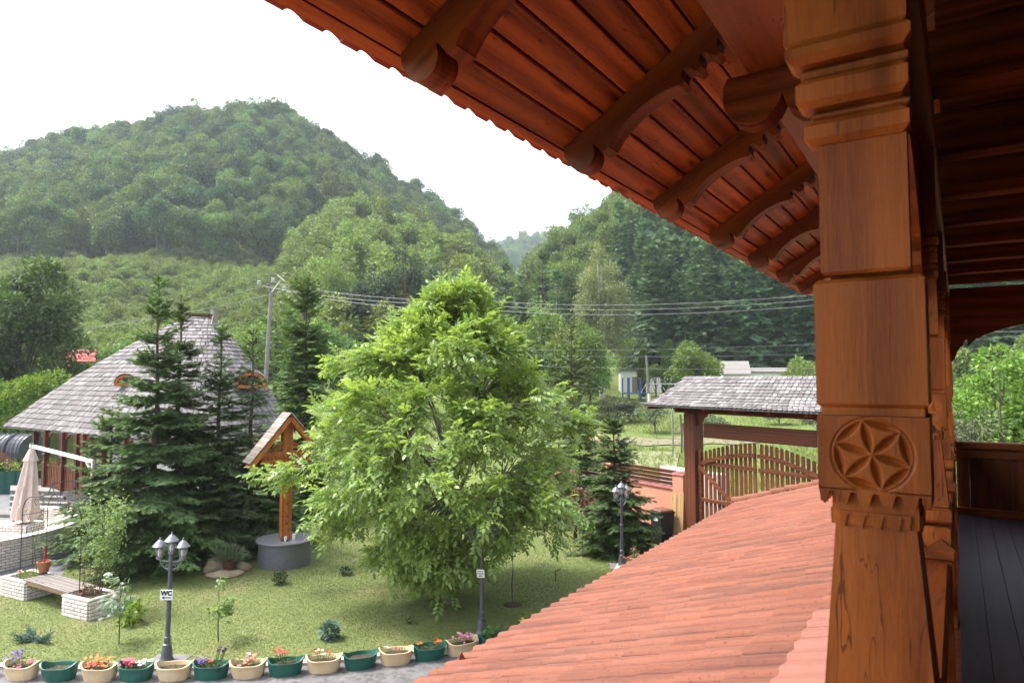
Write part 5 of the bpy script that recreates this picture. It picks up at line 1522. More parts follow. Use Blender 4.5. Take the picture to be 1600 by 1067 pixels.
# ------------------------------------------------------------------ left edge: tank, netted bed, shed roof
p = at_d(30, 702, 40); t = thing('septic_tank', 'large black ribbed plastic tank lying on its side behind the parasol', 'tank', (p[0], p[1], 0))
a = np.array([*col_xy(-40, 40.5)]) - p[:2]; c = np.array([*col_xy(57, 39.5)]) - p[:2]; L_ = np.linalg.norm(c - a); u = (c - a) / L_
b = MB(); P = []; rr = []
for k in range(61):
    s = k / 60; q = a + u * L_ * s; P.append((q[0], q[1], 1.05)); seg = (s * 3.9) % 1
    rr.append(.80 if seg < .06 else (.95 + .035 * math.cos(s * 3.9 * 2 * math.pi * 4)))
b.tube(P, rr, 22); b.build('shell', M['tank'], t, smooth=False)
b = MB()
for s in (.2, .75):
    q = a + u * L_ * s; b.box(q[0] - .5, q[0] + .5, q[1] - .5, q[1] + .5, -.02, .28)
b.build('cradle', M['dark_z'], t)
p = at_d(8, 742, 35.5); t = thing('wooden_trough', 'dark wooden sloping board structure at the left picture edge', 'trough', (p[0], p[1], 0))
b = MB(); u3 = (.84, .54, 0)
b.prism([(-1.4, 1.6), (.45, .15), (.5, .28), (-1.4, 1.75)], (0, 0, 0), u3, (0, 0, 1), (.3, .5, 0)); b.prism([(-1.4, 0), (-.9, 0), (-.9, 1.1), (-1.4, 1.5)], (.05, .1, 0), u3, (0, 0, 1), (.1, .2, 0)); b.build('board', M['dark_z'], t)
for k in range(1):
    x, y = col_xy(42, 31.5); t = thing('netted_bed', 'raised bed wrapped in dark green shade net, behind the parasol', 'raised bed', (x, y, 0), YAW)
    b = MB(); pts = []
    for q in range(28):
        s = q / 27; pts.append((-1.15 + 3.0 * s + .03 * math.sin(q * 2.1), -.6 + .35 * s + .02 * math.cos(q * 1.7)))
    V = [(x_, y_, z + (.03 * math.sin(x_ * 5) if z > .5 else 0)) for z in (0, .45, 1.05) for x_, y_ in pts] ; n = len(pts)
    F = [(r * n + i, r * n + i + 1, (r + 1) * n + i + 1, (r + 1) * n + i) for r in range(2) for i in range(n - 1)]
    b.add(V, F); b.add([(v[0], v[1] + .04, v[2]) for v in V], F); b.add([(-1.15, -.6, 0), (-1.3, 1.2, 0), (-1.3, 1.2, 1.0), (-1.15, -.6, 1.05)], [(0, 1, 2, 3)]); b.build('net', M['green_net'], t)
    b = MB()
    for q in (0, 9, 18, 27): b.tube([(pts[q][0], pts[q][1] + .03, 0), (pts[q][0], pts[q][1] + .03, 1.25)], .02, 6)
    b.build('stake', M['pole'], t)
    t2 = thing('vegetable_plants', 'leafy green vegetable plants growing inside the netted bed', 'vegetables', (x, y, 0), YAW)
    bag = Bag(); n = 700; P = np.c_[rng.uniform(-1.1, 1.7, n), rng.uniform(-.35, .9, n), rng.uniform(.3, 1.45, n) ** 1.0]; leaves(bag, P, rand_dirs(n), rng.uniform(.08, .18, n), .2); bag.build('foliage', M['leaf_bright'], t2)
for lab, px, d, w in (('flat grey stone slab nearest the netted bed', 12, 26.5, 1.2), ('worn grey stone slab at the left edge below the netted bed', -6, 24.2, 1.1)):
    p = gpt(px, d); b = MB(); b.box(-w, w, -.55, .55, 0, .12, cham=.02); o = b.build('stone_slab', M['concrete']); o.location = (p[0], p[1], 0); o.rotation_euler = (0, 0, .5); tag(o, lab, 'stone slab', 'stone slabs in the yard')

# ------------------------------------------------------------------ roofed gateway and its two leaves
G0 = np.array([-6.95, 21.10]); G1 = np.array([-2.88, 19.34]); gdir = (G1 - G0) / np.linalg.norm(G1 - G0); gn = np.array([gdir[1], -gdir[0]])
if gn @ G0 > 0: gn = -gn                          # towards the camera
GANG = math.atan2(gdir[1], gdir[0]); GL = 4.75
gw = thing('roofed_gateway', 'tall timber gateway with weathered shingled roof beyond the red tiles', 'gateway', (G0[0], G0[1], 0), GANG)
for s in (0.0, GL):
    b = MB(); b.box(s - .21, s + .21, -.20, .20, -.1, 4.12, cham=.02); b.build('gate_post', M['gate_z'], gw)
b = MB(); b.box(-.62, GL + .62, -.17, .17, 4.122, 4.34, cham=.02); b.build('lintel', M['beam'], gw)
for s, k in ((.21, 1), (GL - .21, -1)):
    b = MB(); b.prism([(0, 4.12), (k * .38, 4.12), (k * .30, 4.02), (k * .20, 3.98), (k * .12, 3.80), (0, 3.72)], (s, -.05, 0), (1, 0, 0), (0, 0, 1), (0, .10, 0)); b.build('bracket', M['gate_z'], gw)
b = MB(); b.box(.52, GL - .52, -.14, -.06, 3.40, 3.84, cham=.01); b.build('header_board', wood('gateway_board', (0.17, 0.048, 0.02), (0.09, 0.025, 0.012), 'x', .5, .05), gw)
# gateway roof: hipped with flared eaves
XL, XR = -1.30, GL + 1.30; RZ = 5.26; EZ = 4.36; HW = .98
def groof(x, t, side):        # t 0 eave .. 1 ridge
    xl, xr = XL + 1.0 * t ** .8, XR - 1.0 * t ** .8
    return (xl + (xr - xl) * x, side * HW * (1 - t), EZ + (RZ - EZ) * (t ** 1.25))
b = MB()
for side in (-1, 1):
    n = 6
    V = [groof(x, t / n, side) for t in range(n + 1) for x in (0, 1)]
    V = [(v[0], v[1], v[2] - .04) for v in V]
    b.add(V, [(2 * k, 2 * k + 1, 2 * k + 3, 2 * k + 2) for k in range(n)])
for e in (0, 1):
    V = [groof(e, t / 6, s) for t in range(7) for s in (-1, 1)]; V = [(v[0], v[1], v[2] - .04) for v in V]
    b.add(V, [(2 * k, 2 * k + 1, 2 * k + 3, 2 * k + 2) for k in range(6)])
b.add([(XL, -HW, EZ - .05), (XR, -HW, EZ - .05), (XR, HW, EZ - .05), (XL, HW, EZ - .05)], [(0, 1, 2, 3)])
gr = b.build('roof', M['shingle'], gw)
b = MB(); NCr = 11
def course_shingles(f, w0):
    for c in range(NCr):
        t0, t1 = c / NCr, min(1, (c + 1.5) / NCr); k = 0
        a, e = np.array(f(0, t0)), np.array(f(1, t0)); L_ = np.linalg.norm(e - a); n = max(1, int(L_ / w0))
        for i in range(n):
            off = (.5 if c % 2 else 0)
            x0, x1 = (i + off) / n, (i + off + .9) / n
            if x1 > 1.02: continue
            p0, p1, p2, p3 = (np.array(f(x0, t0)), np.array(f(x1, t0)), np.array(f(x1, t1)), np.array(f(x0, t1)))
            nn = np.cross(p1 - p0, p3 - p0); nn /= np.linalg.norm(nn) + 1e-9; nn = nn if nn[2] > 0 else -nn
            lift = .035 + random.uniform(-.004, .01)
            mid = (p0 + p1) / 2 - (p3 - p0) * .12
            b.add([p0 + nn * lift, mid + nn * lift, p1 + nn * lift, p2 + nn * .006, p3 + nn * .006, p0 + nn * .005, mid + nn * .005, p1 + nn * .005], [(0, 1, 2, 3, 4), (5, 6, 1, 0), (6, 7, 2, 1)])
for s in (-1, 1): course_shingles(lambda x, t: groof(x, t, s), .155)
course_shingles(lambda x, t: tuple(np.array(groof(0, t, -1)) * (1 - x) + np.array(groof(0, t, 1)) * x), .155)
tag(b.build('shingles', M['shingle'], gr), kind='stuff')
b = MB()
for k in range(7): b.box(XL + .25 + k * 1.1, XL + .33 + k * 1.1, -HW + .04, HW - .04, EZ - .13, EZ - .052)
b.build('roof_rafter', M['beam'], gr)
def gate_leaf(s0, s1, mirror, label):
    t = thing('gate_leaf', label, 'gate', (*(G0 + gdir * s0), 0), GANG, 'two arched picket gate leaves')
    Wd = s1 - s0
    top = lambda x: 2.93 + .42 * math.sin(math.pi / 2 * (x / Wd if not mirror else 1 - x / Wd)) ** 1.1
    n = 13; yb = -.03
    for k in range(n):
        x = .10 + (Wd - .2) * k / (n - 1); h = top(x); w = .050
        b = MB(); b.prism([(-w, .12), (w, .12), (w, h - .04), (w * .7, h - .012), (0, h), (-w * .7, h - .012), (-w, h - .04)], (x, yb, 0), (1, 0, 0), (0, 0, 1), (0, .026, 0)); b.build('picket', M['gate_z'], t)
    for z, nm in ((2.56, 'rail'), (1.45, 'rail'), (.30, 'rail')):
        b = MB(); b.box(.02, Wd - .02, -.085, -.032, z, z + .11, cham=.006); b.build(nm, M['gate_x'], t)
    b = MB(); hx = 0.0 if not mirror else Wd - .10
    b.box(hx, hx + .10, -.085, .03, .12, 3.0, cham=.008); b.build('stile', M['gate_x'], t)
    b = MB()
    if not mirror: b.beam((.06, -.118, 2.52), (Wd - .08, -.118, .95), .05, .11)
    else: b.beam((Wd - .06, -.118, 2.52), (.08, -.118, .95), .05, .11)
    b.build('brace', M['gate_x'], t)
    b = MB()
    X = np.linspace(0.25, Wd - .02, 9) if not mirror else np.linspace(.02, Wd - .25, 9)
    for i in range(8): b.prism([(X[i], top(X[i]) - .40 - .1 * (1 if False else 0)), (X[i + 1], top(X[i + 1]) - .40), (X[i + 1], top(X[i + 1]) - .28), (X[i], top(X[i]) - .28)], (0, -.140, 0), (1, 0, 0), (0, 0, 1), (0, .05, 0))
    b.build('curved_rail', M['gate_x'], t)
gate_leaf(.24, GL / 2 - .02, False, 'left brown picket gate leaf with its diagonal brace in view')
gate_leaf(GL / 2 + .02, GL - .24, True, 'right brown picket gate leaf partly hidden by the tiled roof and carved post')
# ------------------------------------------------------------------ salmon garden wall with coping, pier and slats
W0 = G0 - gdir * .62; WDIR = -gdir
gwall = thing('garden_wall', 'salmon plastered garden wall with tile coping and dark slats, left of gateway', 'wall', (W0[0], W0[1], 0), math.atan2(WDIR[1], WDIR[0]))
b = MB(); b.box(-.34, .10, -.20, .20, -.1, 2.14); b.build('pier', M['plaster'], gwall)
b = MB(); b.box(.10, 7.25, -.11, .11, -.1, 1.66); b.build('wall_panel', M['plaster'], gwall)
b = MB(); b.box(3.2, 3.55, -.2, .2, -.1, 2.14); b.box(6.9, 7.25, -.2, .2, -.1, 2.14); b.build('pier', M['plaster'], gwall)
cm = MB(); A = [(.15 * math.cos(a), .07 * math.sin(a)) for a in np.linspace(0, math.pi, 7)]
cm.prism(A + [(-.15, -.02), (.15, -.02)], (0, 0, 0), (0, 1, 0), (0, 0, 1), (.17, 0, 0)); cme_ = cm.mesh('coping_tile', mat('dark_red_coping', (.26, .06, .05), rough=.6, vary=.12))
for k in range(40):
    o = link('coping_tile', cme_, gwall); o.location = (.10 + .172 * k, 0, 1.665 + (.008 if k % 2 else 0))
for k in range(3):
    o = link('coping_tile', cme_, gwall); o.location = (-.37 + .17 * k, 0, 2.15 + (.008 if k % 2 else 0)); o.scale = (1, 1.5, 1)
sl_ = MB(); sl_.box(.11, 3.19, -.02, .02, 0, .10, cham=.006); sme = sl_.mesh('fence_slat', M['dark_z'])
for base in (0, 3.7):
    for k in range(4):
        o = link('fence_slat', sme, gwall); o.location = (base, .03, 1.77 + .125 * k)
t = thing('wall_slab', 'long pale concrete block lying beyond the slatted wall', 'concrete block', (*(G0 - gdir * 1.9 - gn * 2.2), 1.55), GANG)
b = MB(); b.box(-1.5, 1.2, -.2, .2, 0, .42, cham=.02); b.box(-1.5, 1.2, -.2, .2, -1.7, -.001); b.build('block', M['stone_cap'], t)
def near_wall(s, off): return G0 - gdir * s + gn * off
p = near_wall(.78, .62)
t = thing('wheelie_bin', 'black wheelie bin with brown lid and white sticker before the salmon wall', 'bin', (p[0], p[1], 0), GANG - .1)
b = MB(); V = []
for z, x, y in ((.06, .20, .20), (.95, .26, .27), (1.0, .29, .30), (1.03, .29, .30)): V += [(-x, -y, z), (x, -y, z), (x, y, z), (-x, y, z)]
F = [(3, 2, 1, 0), (12, 13, 14, 15)] + [(r * 4 + i, r * 4 + (i + 1) % 4, r * 4 + 4 + (i + 1) % 4, r * 4 + 4 + i) for r in range(3) for i in range(4)]
b.add(V, F); b.build('body', M['black_plastic'], t)
b = MB(); V = []
for z, x, y in ((1.033, .25, .26), (1.07, .25, .26), (1.10, .21, .22)): V += [(-x, -y, z), (x, -y, z), (x, y, z), (-x, y, z)]
b.add(V, [(3, 2, 1, 0), (8, 9, 10, 11)] + [(r * 4 + i, r * 4 + (i + 1) % 4, r * 4 + 4 + (i + 1) % 4, r * 4 + 4 + i) for r in range(2) for i in range(4)]); b.build('lid', M['brown_plastic'], t)
b = MB()
for (x0, x1, z0, z1) in ((-.13, .03, .845, .875), (-.05, .10, .80, .835), (-.12, .0, .79, .82), (.02, .12, .775, .815), (-.09, .09, .75, .77)):
    b.prism([(x0, z0), (x1, z0), (x1 - .01, z1), (x0 + .015, z1)], (0, -.262 + (1 - z0) * -.0, 0), (1, 0, 0), (0, .0, 1), (0, -.004, 0))
b.build('sticker', M['white'], t)
for x in (-.2, .2):
    b = MB(); b.tube([(x - .03, .22, .10), (x + .03, .22, .10)], .10, 14); b.build('wheel', M['black_plastic'], t)
p = near_wall(1.35, .85); t = thing('green_tub', 'dark green plastic tub left of the black wheelie bin', 'tub', (p[0], p[1], 0), GANG)
b = MB(); b.lathe([(.22, 0), (.27, .44), (.29, .44), (.29, .48), (.25, .48), (.2, .06)], 20); b.build('tub', mat('deep_green_plastic', (.01, .05, .035), rough=.45, bump=0), t, smooth=True)
p = near_wall(1.85, .55); t = thing('blue_tub', 'blue plastic tub against the salmon wall by the spruce', 'tub', (p[0], p[1], 0), GANG)
b = MB(); b.box(-.35, .35, -.22, .22, 0, .40, cham=.04); b.box(-.38, .38, -.25, .25, .40, .44, cham=.01); b.build('tub', M['blue_plastic'], t)
for lab, s, off, w, h, lean in (('wide yellowish chipboard panel leaning beside the gate post', .34, .34, .26, 1.62, .09), ('narrow chipboard strip leaning in front of the salmon pier', .60, .36, .10, 1.30, .13), ('second chipboard panel leaning behind the narrow strip', .62, .30, .22, 1.6, .07)):
    p = near_wall(s, off); o = MB().box(-w / 2, w / 2, -.01, .01, 0, h, cham=.003).build('chipboard_panel', M['pale_z']); o.location = (p[0], p[1], .005); o.rotation_euler = (-lean, random.uniform(-.03, .03), GANG); tag(o, lab, 'board', 'boards leaning by the gate')
p = near_wall(-.05, .55); t = thing('stone_block', 'low grey concrete block at the gate post foot', 'concrete block', (p[0], p[1], 0), GANG)
MB().box(-.35, .4, -.2, .2, 0, .34, cham=.02).build('block', M['concrete'], t)

# ------------------------------------------------------------------ utility pole and wires
pb = gpt(411, 42); pt = at_d(424, 457, 41.5)
up = thing('utility_pole', 'leaning concrete utility pole with insulators behind the pavilion', 'utility pole', (pb[0], pb[1], pb[2]))
tx, ty, tz = pt[0] - pb[0], pt[1] - pb[1], pt[2] - pb[2]
b = MB(); b.tube([(0, 0, -.3), (tx, ty, tz)], [.16, .105], 8); b.build('shaft', M['pole'], up)
wv = np.array([math.cos(YAW), math.sin(YAW), 0]); T = np.array([tx, ty, tz])
b = MB(); b.beam(tuple(T), tuple(T - wv * .28 + [0, 0, .95]), .06, .06); b.beam(tuple(T - wv * .65 + [0, 0, .98]), tuple(T + wv * .35 + [0, 0, 1.08]), .06, .06); b.build('steel_bracket', M['iron'], up)
b = MB(); b.beam(tuple(T), tuple(T + wv * .52 + [0, 0, .72]), .05, .05); b.beam(tuple(T + wv * .35 + [0, 0, 1.07]), tuple(T + wv * .80 + [0, 0, .70]), .05, .05); b.build('steel_brace', M['white'], up)
for dx, dz in ((-.75, .45), (.10, .62), (.78, .10)):
    b = MB(); c = T + wv * dx + [0, 0, dz]
    for k in range(3): b.lathe([(.05, .10 * k), (.13, .10 * k + .02), (.13, .10 * k + .05), (.05, .10 * k + .08)], 10, tuple(c))
    b.build('insulator', M['insul'], up, smooth=True)
def wire(label, pts, r, m='wire', sag=.3, group='overhead wires'):
    P = []
    for k in range(len(pts) - 1):
        a, c = np.array(pts[k]), np.array(pts[k + 1])
        for j in range(16 if k == len(pts) - 2 else 15):
            u = j / 15; q = a + (c - a) * u; q[2] -= sag * 4 * u * (1 - u); P.append(tuple(q))
    b = MB(); b.tube(P, r, 4); o = b.build('overhead_wire', M[m]); tag(o, label, 'wire', group); return o
def pix(px, py, d): return tuple(at_d(px, py, d))
Tw = pb + T
A1, A2, A3 = Tw + wv * .10 + [0, 0, .60], Tw - wv * .75 + [0, 0, .43], Tw + wv * .78 + [0, 0, .08]
wire('topmost wire of the three from pole to house', [tuple(A1), pix(760, 470, 33), pix(1290, 459, 24)], .007)
wire('middle wire of the three from pole to house', [tuple(A2), pix(760, 477, 33), pix(1290, 467, 24)], .007)
wire('lowest wire of the three from pole to house', [tuple(A3), pix(760, 484, 33), pix(1290, 476, 24)], .007)
wire('wire from the pole down to the left above the roof', [tuple(A1), pix(120, 517, 62), pix(-200, 560, 80)], .012)
wire('second wire from the pole down to the left above the roof', [tuple(A3), pix(125, 512, 62), pix(-200, 552, 80)], .012)
wire('upper of the thin low cables crossing behind the walnut', [pix(405, 502, 42), pix(760, 545, 48), pix(1290, 537, 40), pix(1640, 520, 34)], .008, 'wire', .2)
wire('middle of the thin low cables crossing behind the walnut', [pix(395, 517, 42), pix(760, 553, 48), pix(1290, 552, 40), pix(1640, 535, 34)], .012, 'iron', .2)
wire('lowest of the thin low cables crossing behind the walnut', [pix(400, 535, 42), pix(760, 568, 48), pix(1290, 575, 40)], .008, 'wire', .2)
wire('high wire seen through the arched balcony end', [pix(1480, 517, 30), pix(1640, 516, 26)], .007, 'wire', .05)

# ------------------------------------------------------------------ far meadow: pole, trampoline, shed, goal, white house
p = gpt(1014, 80); t = thing('meadow_pole', 'grey concrete pole with white base, beside the trampoline', 'utility pole', tuple(p))
b = MB(); b.tube([(0, 0, -.2), (-.35, 0, 5.6)], [.17, .13], 8); b.build('shaft', M['pole'], t)
b = MB(); b.tube([(0, 0, -.2), (-.06, 0, 1.1)], [.19, .19], 10); b.build('whitewash', M['white'], t)
p = gpt(991, 84); t = thing('trampoline', 'blue garden trampoline with net poles on the far lawn', 'trampoline', tuple(p))
b = MB(); Rr = 1.45
b.tube([(Rr * math.cos(a), Rr * math.sin(a), .85) for a in np.linspace(0, 2 * math.pi, 25)], .07, 6); b.build('frame', M['blue_metal'], t)
b = MB(); b.lathe([(1.4, .84), (.01, .83)], 24); b.build('mat', M['black_plastic'], t)
for k in range(6):
    a = k * math.pi / 3 + .35; b = MB(); b.tube([(Rr * math.cos(a), Rr * math.sin(a), -.1), (Rr * math.cos(a), Rr * math.sin(a), 2.75)], .085, 8); b.build('net_pole', M['blue_metal'], t)
p = gpt(985, 93); t = thing('white_shed', 'small white shed with grey door behind the trampoline', 'shed', tuple(p), YAW)
b = MB(); b.box(-1.3, 1.3, 0, 2.2, -.3, 3.0); b.build('wall', M['white'], t)
b = MB(); b.box(-1.5, 1.5, -.2, 2.4, 3.0, 3.2); b.build('roof', M['concrete'], t)
b = MB(); b.box(.2, 1.0, -.04, 0.0, 0, 2.2); b.build('door', M['pole'], t)
p = gpt(1028, 93); t = thing('white_fence', 'pale board fence between the shed and the goal', 'fence', tuple(p), YAW)
fm = MB().box(-.22, .22, -.02, .02, 0, 2.1, cham=.01).mesh('fence_board', M['white'])
for k in range(9):
    o = link('fence_board', fm, t); o.location = (-2.0 + .46 * k, 0, 0)
p = gpt(1035, 84); t = thing('football_goal', 'white football goal frame on the far lawn', 'goal', tuple(p), YAW + .25)
b = MB()
for q in (((-2.2, 0, 0), (-2.2, 0, 2.1)), ((2.2, 0, 0), (2.2, 0, 2.1)), ((-2.2, 0, 2.1), (2.2, 0, 2.1)), ((2.2, 0, 2.1), (1.4, -1.6, 0)), ((-2.2, 0, 2.1), (-2.9, 1.4, 0))): b.tube(q, .055, 6)
b.build('frame', M['white'], t)
p = gpt(1150, 82); t = thing('white_outbuilding', 'low white building whose pale roof shows above the gateway', 'building', tuple(p), YAW - .2)
b = MB(); b.box(-1.6, 1.6, 0, 4, -.5, 3.2); b.prism([(0, 3.2), (4, 3.2), (2, 4.6)], (-1.55, 0, 0), (0, 1, 0), (0, 0, 1), (3.1, 0, 0)); b.build('wall', M['white'], t)
b = MB(); b.prism([(-.3, 3.1), (2, 4.68), (2, 4.8), (-.3, 3.22)], (-1.7, 0, 0), (0, 1, 0), (0, 0, 1), (3.4, 0, 0)); b.prism([(4.3, 3.1), (2, 4.68), (2, 4.8), (4.3, 3.22)], (-1.7, 0, 0), (0, 1, 0), (0, 0, 1), (3.4, 0, 0)); b.build('roof', M['pole'], t)
p = gpt(1230, 84); t = thing('corrugated_shed', 'low grey corrugated roof just above the gateway ridge', 'shed', tuple(p), YAW)
b = MB(); b.box(-6, 6, 0, 4, -.5, 3.0); b.build('wall', M['white'], t)
b = MB()
for k in range(60): b.tube([(-6 + .2 * k, -.3, 3.05), (-6 + .2 * k, 4.3, 3.6)], .1, 5)
b.build('roof', M['concrete'], t)
p = gpt(125, 62); p[2] = 5.0; t = thing('red_roofed_house', 'distant house with red metal roof left of the pavilion', 'house', tuple(p), YAW + .5)
b = MB(); b.box(-2.0, 2.0, -2.2, 2.2, -1.5, 3.2); b.prism([(-2.2, 3.2), (2.2, 3.2), (0, 4.9)], (-1.98, 0, 0), (0, 1, 0), (0, 0, 1), (3.96, 0, 0)); b.build('wall', M['plaster'], t)
b = MB()
for s in (-1, 1): b.prism([(s * 2.5, 3.0), (0, 5.0), (0, 5.12), (s * 2.5, 3.12)], (-2.3, 0, 0), (0, 1, 0), (0, 0, 1), (4.6, 0, 0))
b.build('roof', M['red_roof'], t); t.scale = (.55, .55, .55)
# fence stakes and straw heap in the field beyond the wall
for lab, px, d, h, m_ in (('pale stake standing in the field left of the gateway', 1049, 40, 2.6, 'pole'), ('dark crooked stake in the field left of the gateway', 1063, 42, 2.3, 'bark'), ('shorter dark stake beside the crooked one', 1067, 42.5, 1.7, 'bark')):
    p = gpt(px, d); b = MB(); b.tube([(0, 0, -.1), (.03, .02, h * .5), (-.05 if m_ == 'bark' else 0, 0, h)], .06, 6); o = b.build('fence_stake', M[m_]); o.location = tuple(p); tag(o, lab, 'stake', 'stakes in the field')
for lab, px, d, r, h in (('brown straw heap in the field beyond the walnut', 928, 44, 1.5, .8), ('dry brush heap on the field path by the stakes', 1085, 52, 1.6, .5)):
    p = gpt(px, d); b = MB(); b.ball((0, 0, 0), (r, r * .8, h), 18, 10)
    for k in range(len(b.v)):
        x, y, z = b.v[k]; f = 1 + .15 * math.sin(x * 5 + y * 3) + .1 * math.sin(y * 9 + z * 7); b.v[k] = (x * f, y * f, z * f)
    o = b.build('straw_heap', M['straw'], smooth=True); o.location = tuple(p); tag(o, lab, 'straw heap', 'heaps in the field')
# dry strips and vegetable beds across the field (flat ground cover)
def ground_patch(name, pts, m, lift=.03):
    P = [gpt(px, d) for px, d in pts]
    c = sum(P) / len(P); n = len(P)
    V = []; ring_n = 5
    for k in range(ring_n):
        for p in P:
            q = c + (p - c) * (1 - k / ring_n); V.append((q[0], q[1], float(gz(q[0], q[1])) + lift))
    V.append((c[0], c[1], float(gz(c[0], c[1])) + lift))
    F = [(k * n + i, k * n + (i + 1) % n, (k + 1) * n + (i + 1) % n, (k + 1) * n + i) for k in range(ring_n - 1) for i in range(n)]
    F += [((ring_n - 1) * n + i, (ring_n - 1) * n + (i + 1) % n, ring_n * n) for i in range(n)]
    b = MB(); b.add(V, F); me = b.mesh(name, m)
    return tag(link(name, me), kind='structure')
dirt = mat('dry_tilled_earth', (.215, .17, .115), (.11, .12, .05), .95, 1.2, .6, .05)
ground_patch('dirt_path', [(900, 46.5), (940, 45.4), (975, 45.9), (1005, 44.6), (1040, 45.3), (1075, 44.8), (1110, 45.9), (1150, 45.2), (1190, 46.5), (1230, 46), (1280, 47.2), (1320, 46.6), (1330, 50.3), (1290, 49.4), (1240, 50.4), (1200, 49.3), (1150, 50.2), (1105, 48.6), (1070, 49.6), (1030, 48.1), (990, 49.2), (950, 48.3)], dirt)
ground_patch('dirt_ground', [(900, 31), (1000, 29), (1060, 29), (1060, 33), (990, 34.5), (900, 36)], dirt)
veg = mat('vegetable_rows', (.15, .20, .08), (.26, .24, .13), .95, 3.0, .8, .1)
ground_patch('vegetable_bed', [(960, 37), (1055, 36), (1060, 42), (960, 42.5)], veg, .035)
# ------------------------------------------------------------------ conifers
PIECE_V = []; PIECE_F = []
for k in range(3):
    x = .12 + .30 * k
    for s in (-1, 1):
        b0 = len(PIECE_V)
        PIECE_V += [[x - .08, 0, 0], [x + .24, 0, .02], [x + .46, s * .46, .12 if s > 0 else .07]]
        PIECE_F.append([b0, b0 + 1, b0 + 2])
b0 = len(PIECE_V); PIECE_V += [[0, -.15, .10], [0, .15, .10], [1.35, 0, .03]]; PIECE_F.append([b0, b0 + 1, b0 + 2])
PIECE_V = np.array(PIECE_V); PIECE_F = np.array(PIECE_F)
def conifer_arrays(H, Rb, nwh, per, piece, seed, dens=1.0, bare=.04, power=.85, up=.5, twig=.50, node=None, thin=1.0, droop=.30):
    r = np.random.default_rng(seed)
    P, D = [], []; branches = []
    node = node or piece * .95 / dens
    for w in range(nwh):
        f = (w + r.uniform(-.45, .45)) / nwh; f = min(max(f, 0), .985)
        z0 = H * (bare + (1 - bare) * f ** .92)
        Lw = Rb * (1 - f) ** power * (1 if f > .08 else .85) + .10
        n = per + r.integers(-1, 2)
        if f > .8: n = max(3, n - 2)
        a0 = r.uniform(0, 6.28)
        for k in range(n):
            a = a0 + 6.283 * k / n + r.uniform(-.25, .25); L = Lw * r.uniform(.60, 1.15)
            zb_ = z0; z0 = zb_ + r.normal(0, .32) * H / nwh
            e0 = math.tan(R(-14 + 62 * f ** 1.6 + r.uniform(-7, 7)))
            ca, sa = math.cos(a), math.sin(a)
            m = max(2, int(L / node)); u = (np.arange(m) + .7) / m
            z = z0 + L * (u * e0 - droop * u ** 2 + droop * .75 * u ** 3)
            dz = e0 - 2 * droop * u + droop * 2.25 * u ** 2
            px, py = L * u * ca, L * u * sa
            if z0 < 0.05: z = np.maximum(z, .04)
            branches.append(((0, 0, z0), (px[m // 2], py[m // 2], z[m // 2]), (px[-1], py[-1], z[-1]), .010 + .008 * L))
            P.append(np.stack([px, py, z], 1)); D.append(np.stack([np.full(m, ca), np.full(m, sa), dz], 1))
            for s in (-1, 1):
                ang = a + s * (R(48) + r.uniform(-.2, .2, m))
                tl = np.minimum(twig * L * (1 - u) + piece * .8, .55 * max(1, Rb / 2.2)) * r.uniform(.6, 1.15, m) * thin
                tl[u < .12] *= .5
                cnt = np.maximum(1, (tl / (piece * .70)).astype(int))
                idx = np.repeat(np.arange(m), cnt)
                off = np.concatenate([np.arange(c) for c in cnt]) * piece * .70
                dirx, diry, dirz = np.cos(ang)[idx], np.sin(ang)[idx], (dz * .5 - .22)[idx]
                P.append(np.stack([px[idx] + dirx * off, py[idx] + diry * off, z[idx] + dirz * off], 1))
                D.append(np.stack([dirx, diry, dirz], 1))
    nz = int(H * .16 / (piece * .6))               # leader
    zz = np.linspace(H * .86, H, nz)
    P.append(np.stack([np.zeros(nz), np.zeros(nz), zz], 1)); D.append(np.stack([r.normal(0, .45, nz), r.normal(0, .45, nz), np.full(nz, .8)], 1))
    P, D = np.concatenate(P), np.concatenate(D)
    D = D + r.normal(0, .16, D.shape)
    upv = norm(np.c_[r.normal(0, .45, (len(P), 2)), np.ones(len(P))])
    V, F = scatter(PIECE_V, PIECE_F, P, frames_dir(D, upv), r.uniform(.8, 1.3, len(P)) * piece * 1.25)
    return V, F, branches
def needle(name, c1, c2, c3=None): return leaf(name, c1, c2, .2, 1.6, .6, c3)
M['spruce'] = needle('spruce_needle', (0.131, 0.200, 0.070), (0.048, 0.086, 0.034), (0.307, 0.379, 0.138))
M['fir'] = needle('fir_needle', (0.128, 0.198, 0.055), (0.052, 0.090, 0.031), (0.275, 0.327, 0.103))
M['pine'] = needle('pine_needle', (0.111, 0.163, 0.104), (0.046, 0.078, 0.052), (0.195, 0.247, 0.143))
M['bluespruce'] = needle('blue_spruce_needle', (0.20, 0.26, 0.27), (0.10, 0.14, 0.15))
M['far_spruce'] = needle('woodland_spruce_needle', (0.136, 0.215, 0.109), (0.054, 0.099, 0.054), (0.239, 0.334, 0.148))
def trunk_mesh(H, r0, lean=0, m='bark', branches=(), cut=.97):
    b = MB(); n = 7
    P = [(math.sin(k * 1.7) * r0 * .25 + lean * k / n, math.cos(k * 2.3) * r0 * .25, H * cut * k / n - (.15 if k == 0 else 0)) for k in range(n + 1)]
    b.tube(P, [r0 * (1 - .93 * k / n) + .006 for k in range(n + 1)], 8)
    for a, c, e, r in branches: b.tube([a, c, e], [r, r * .65, r * .25], 4, caps=False)
    return b.mesh('trunk', M[m])
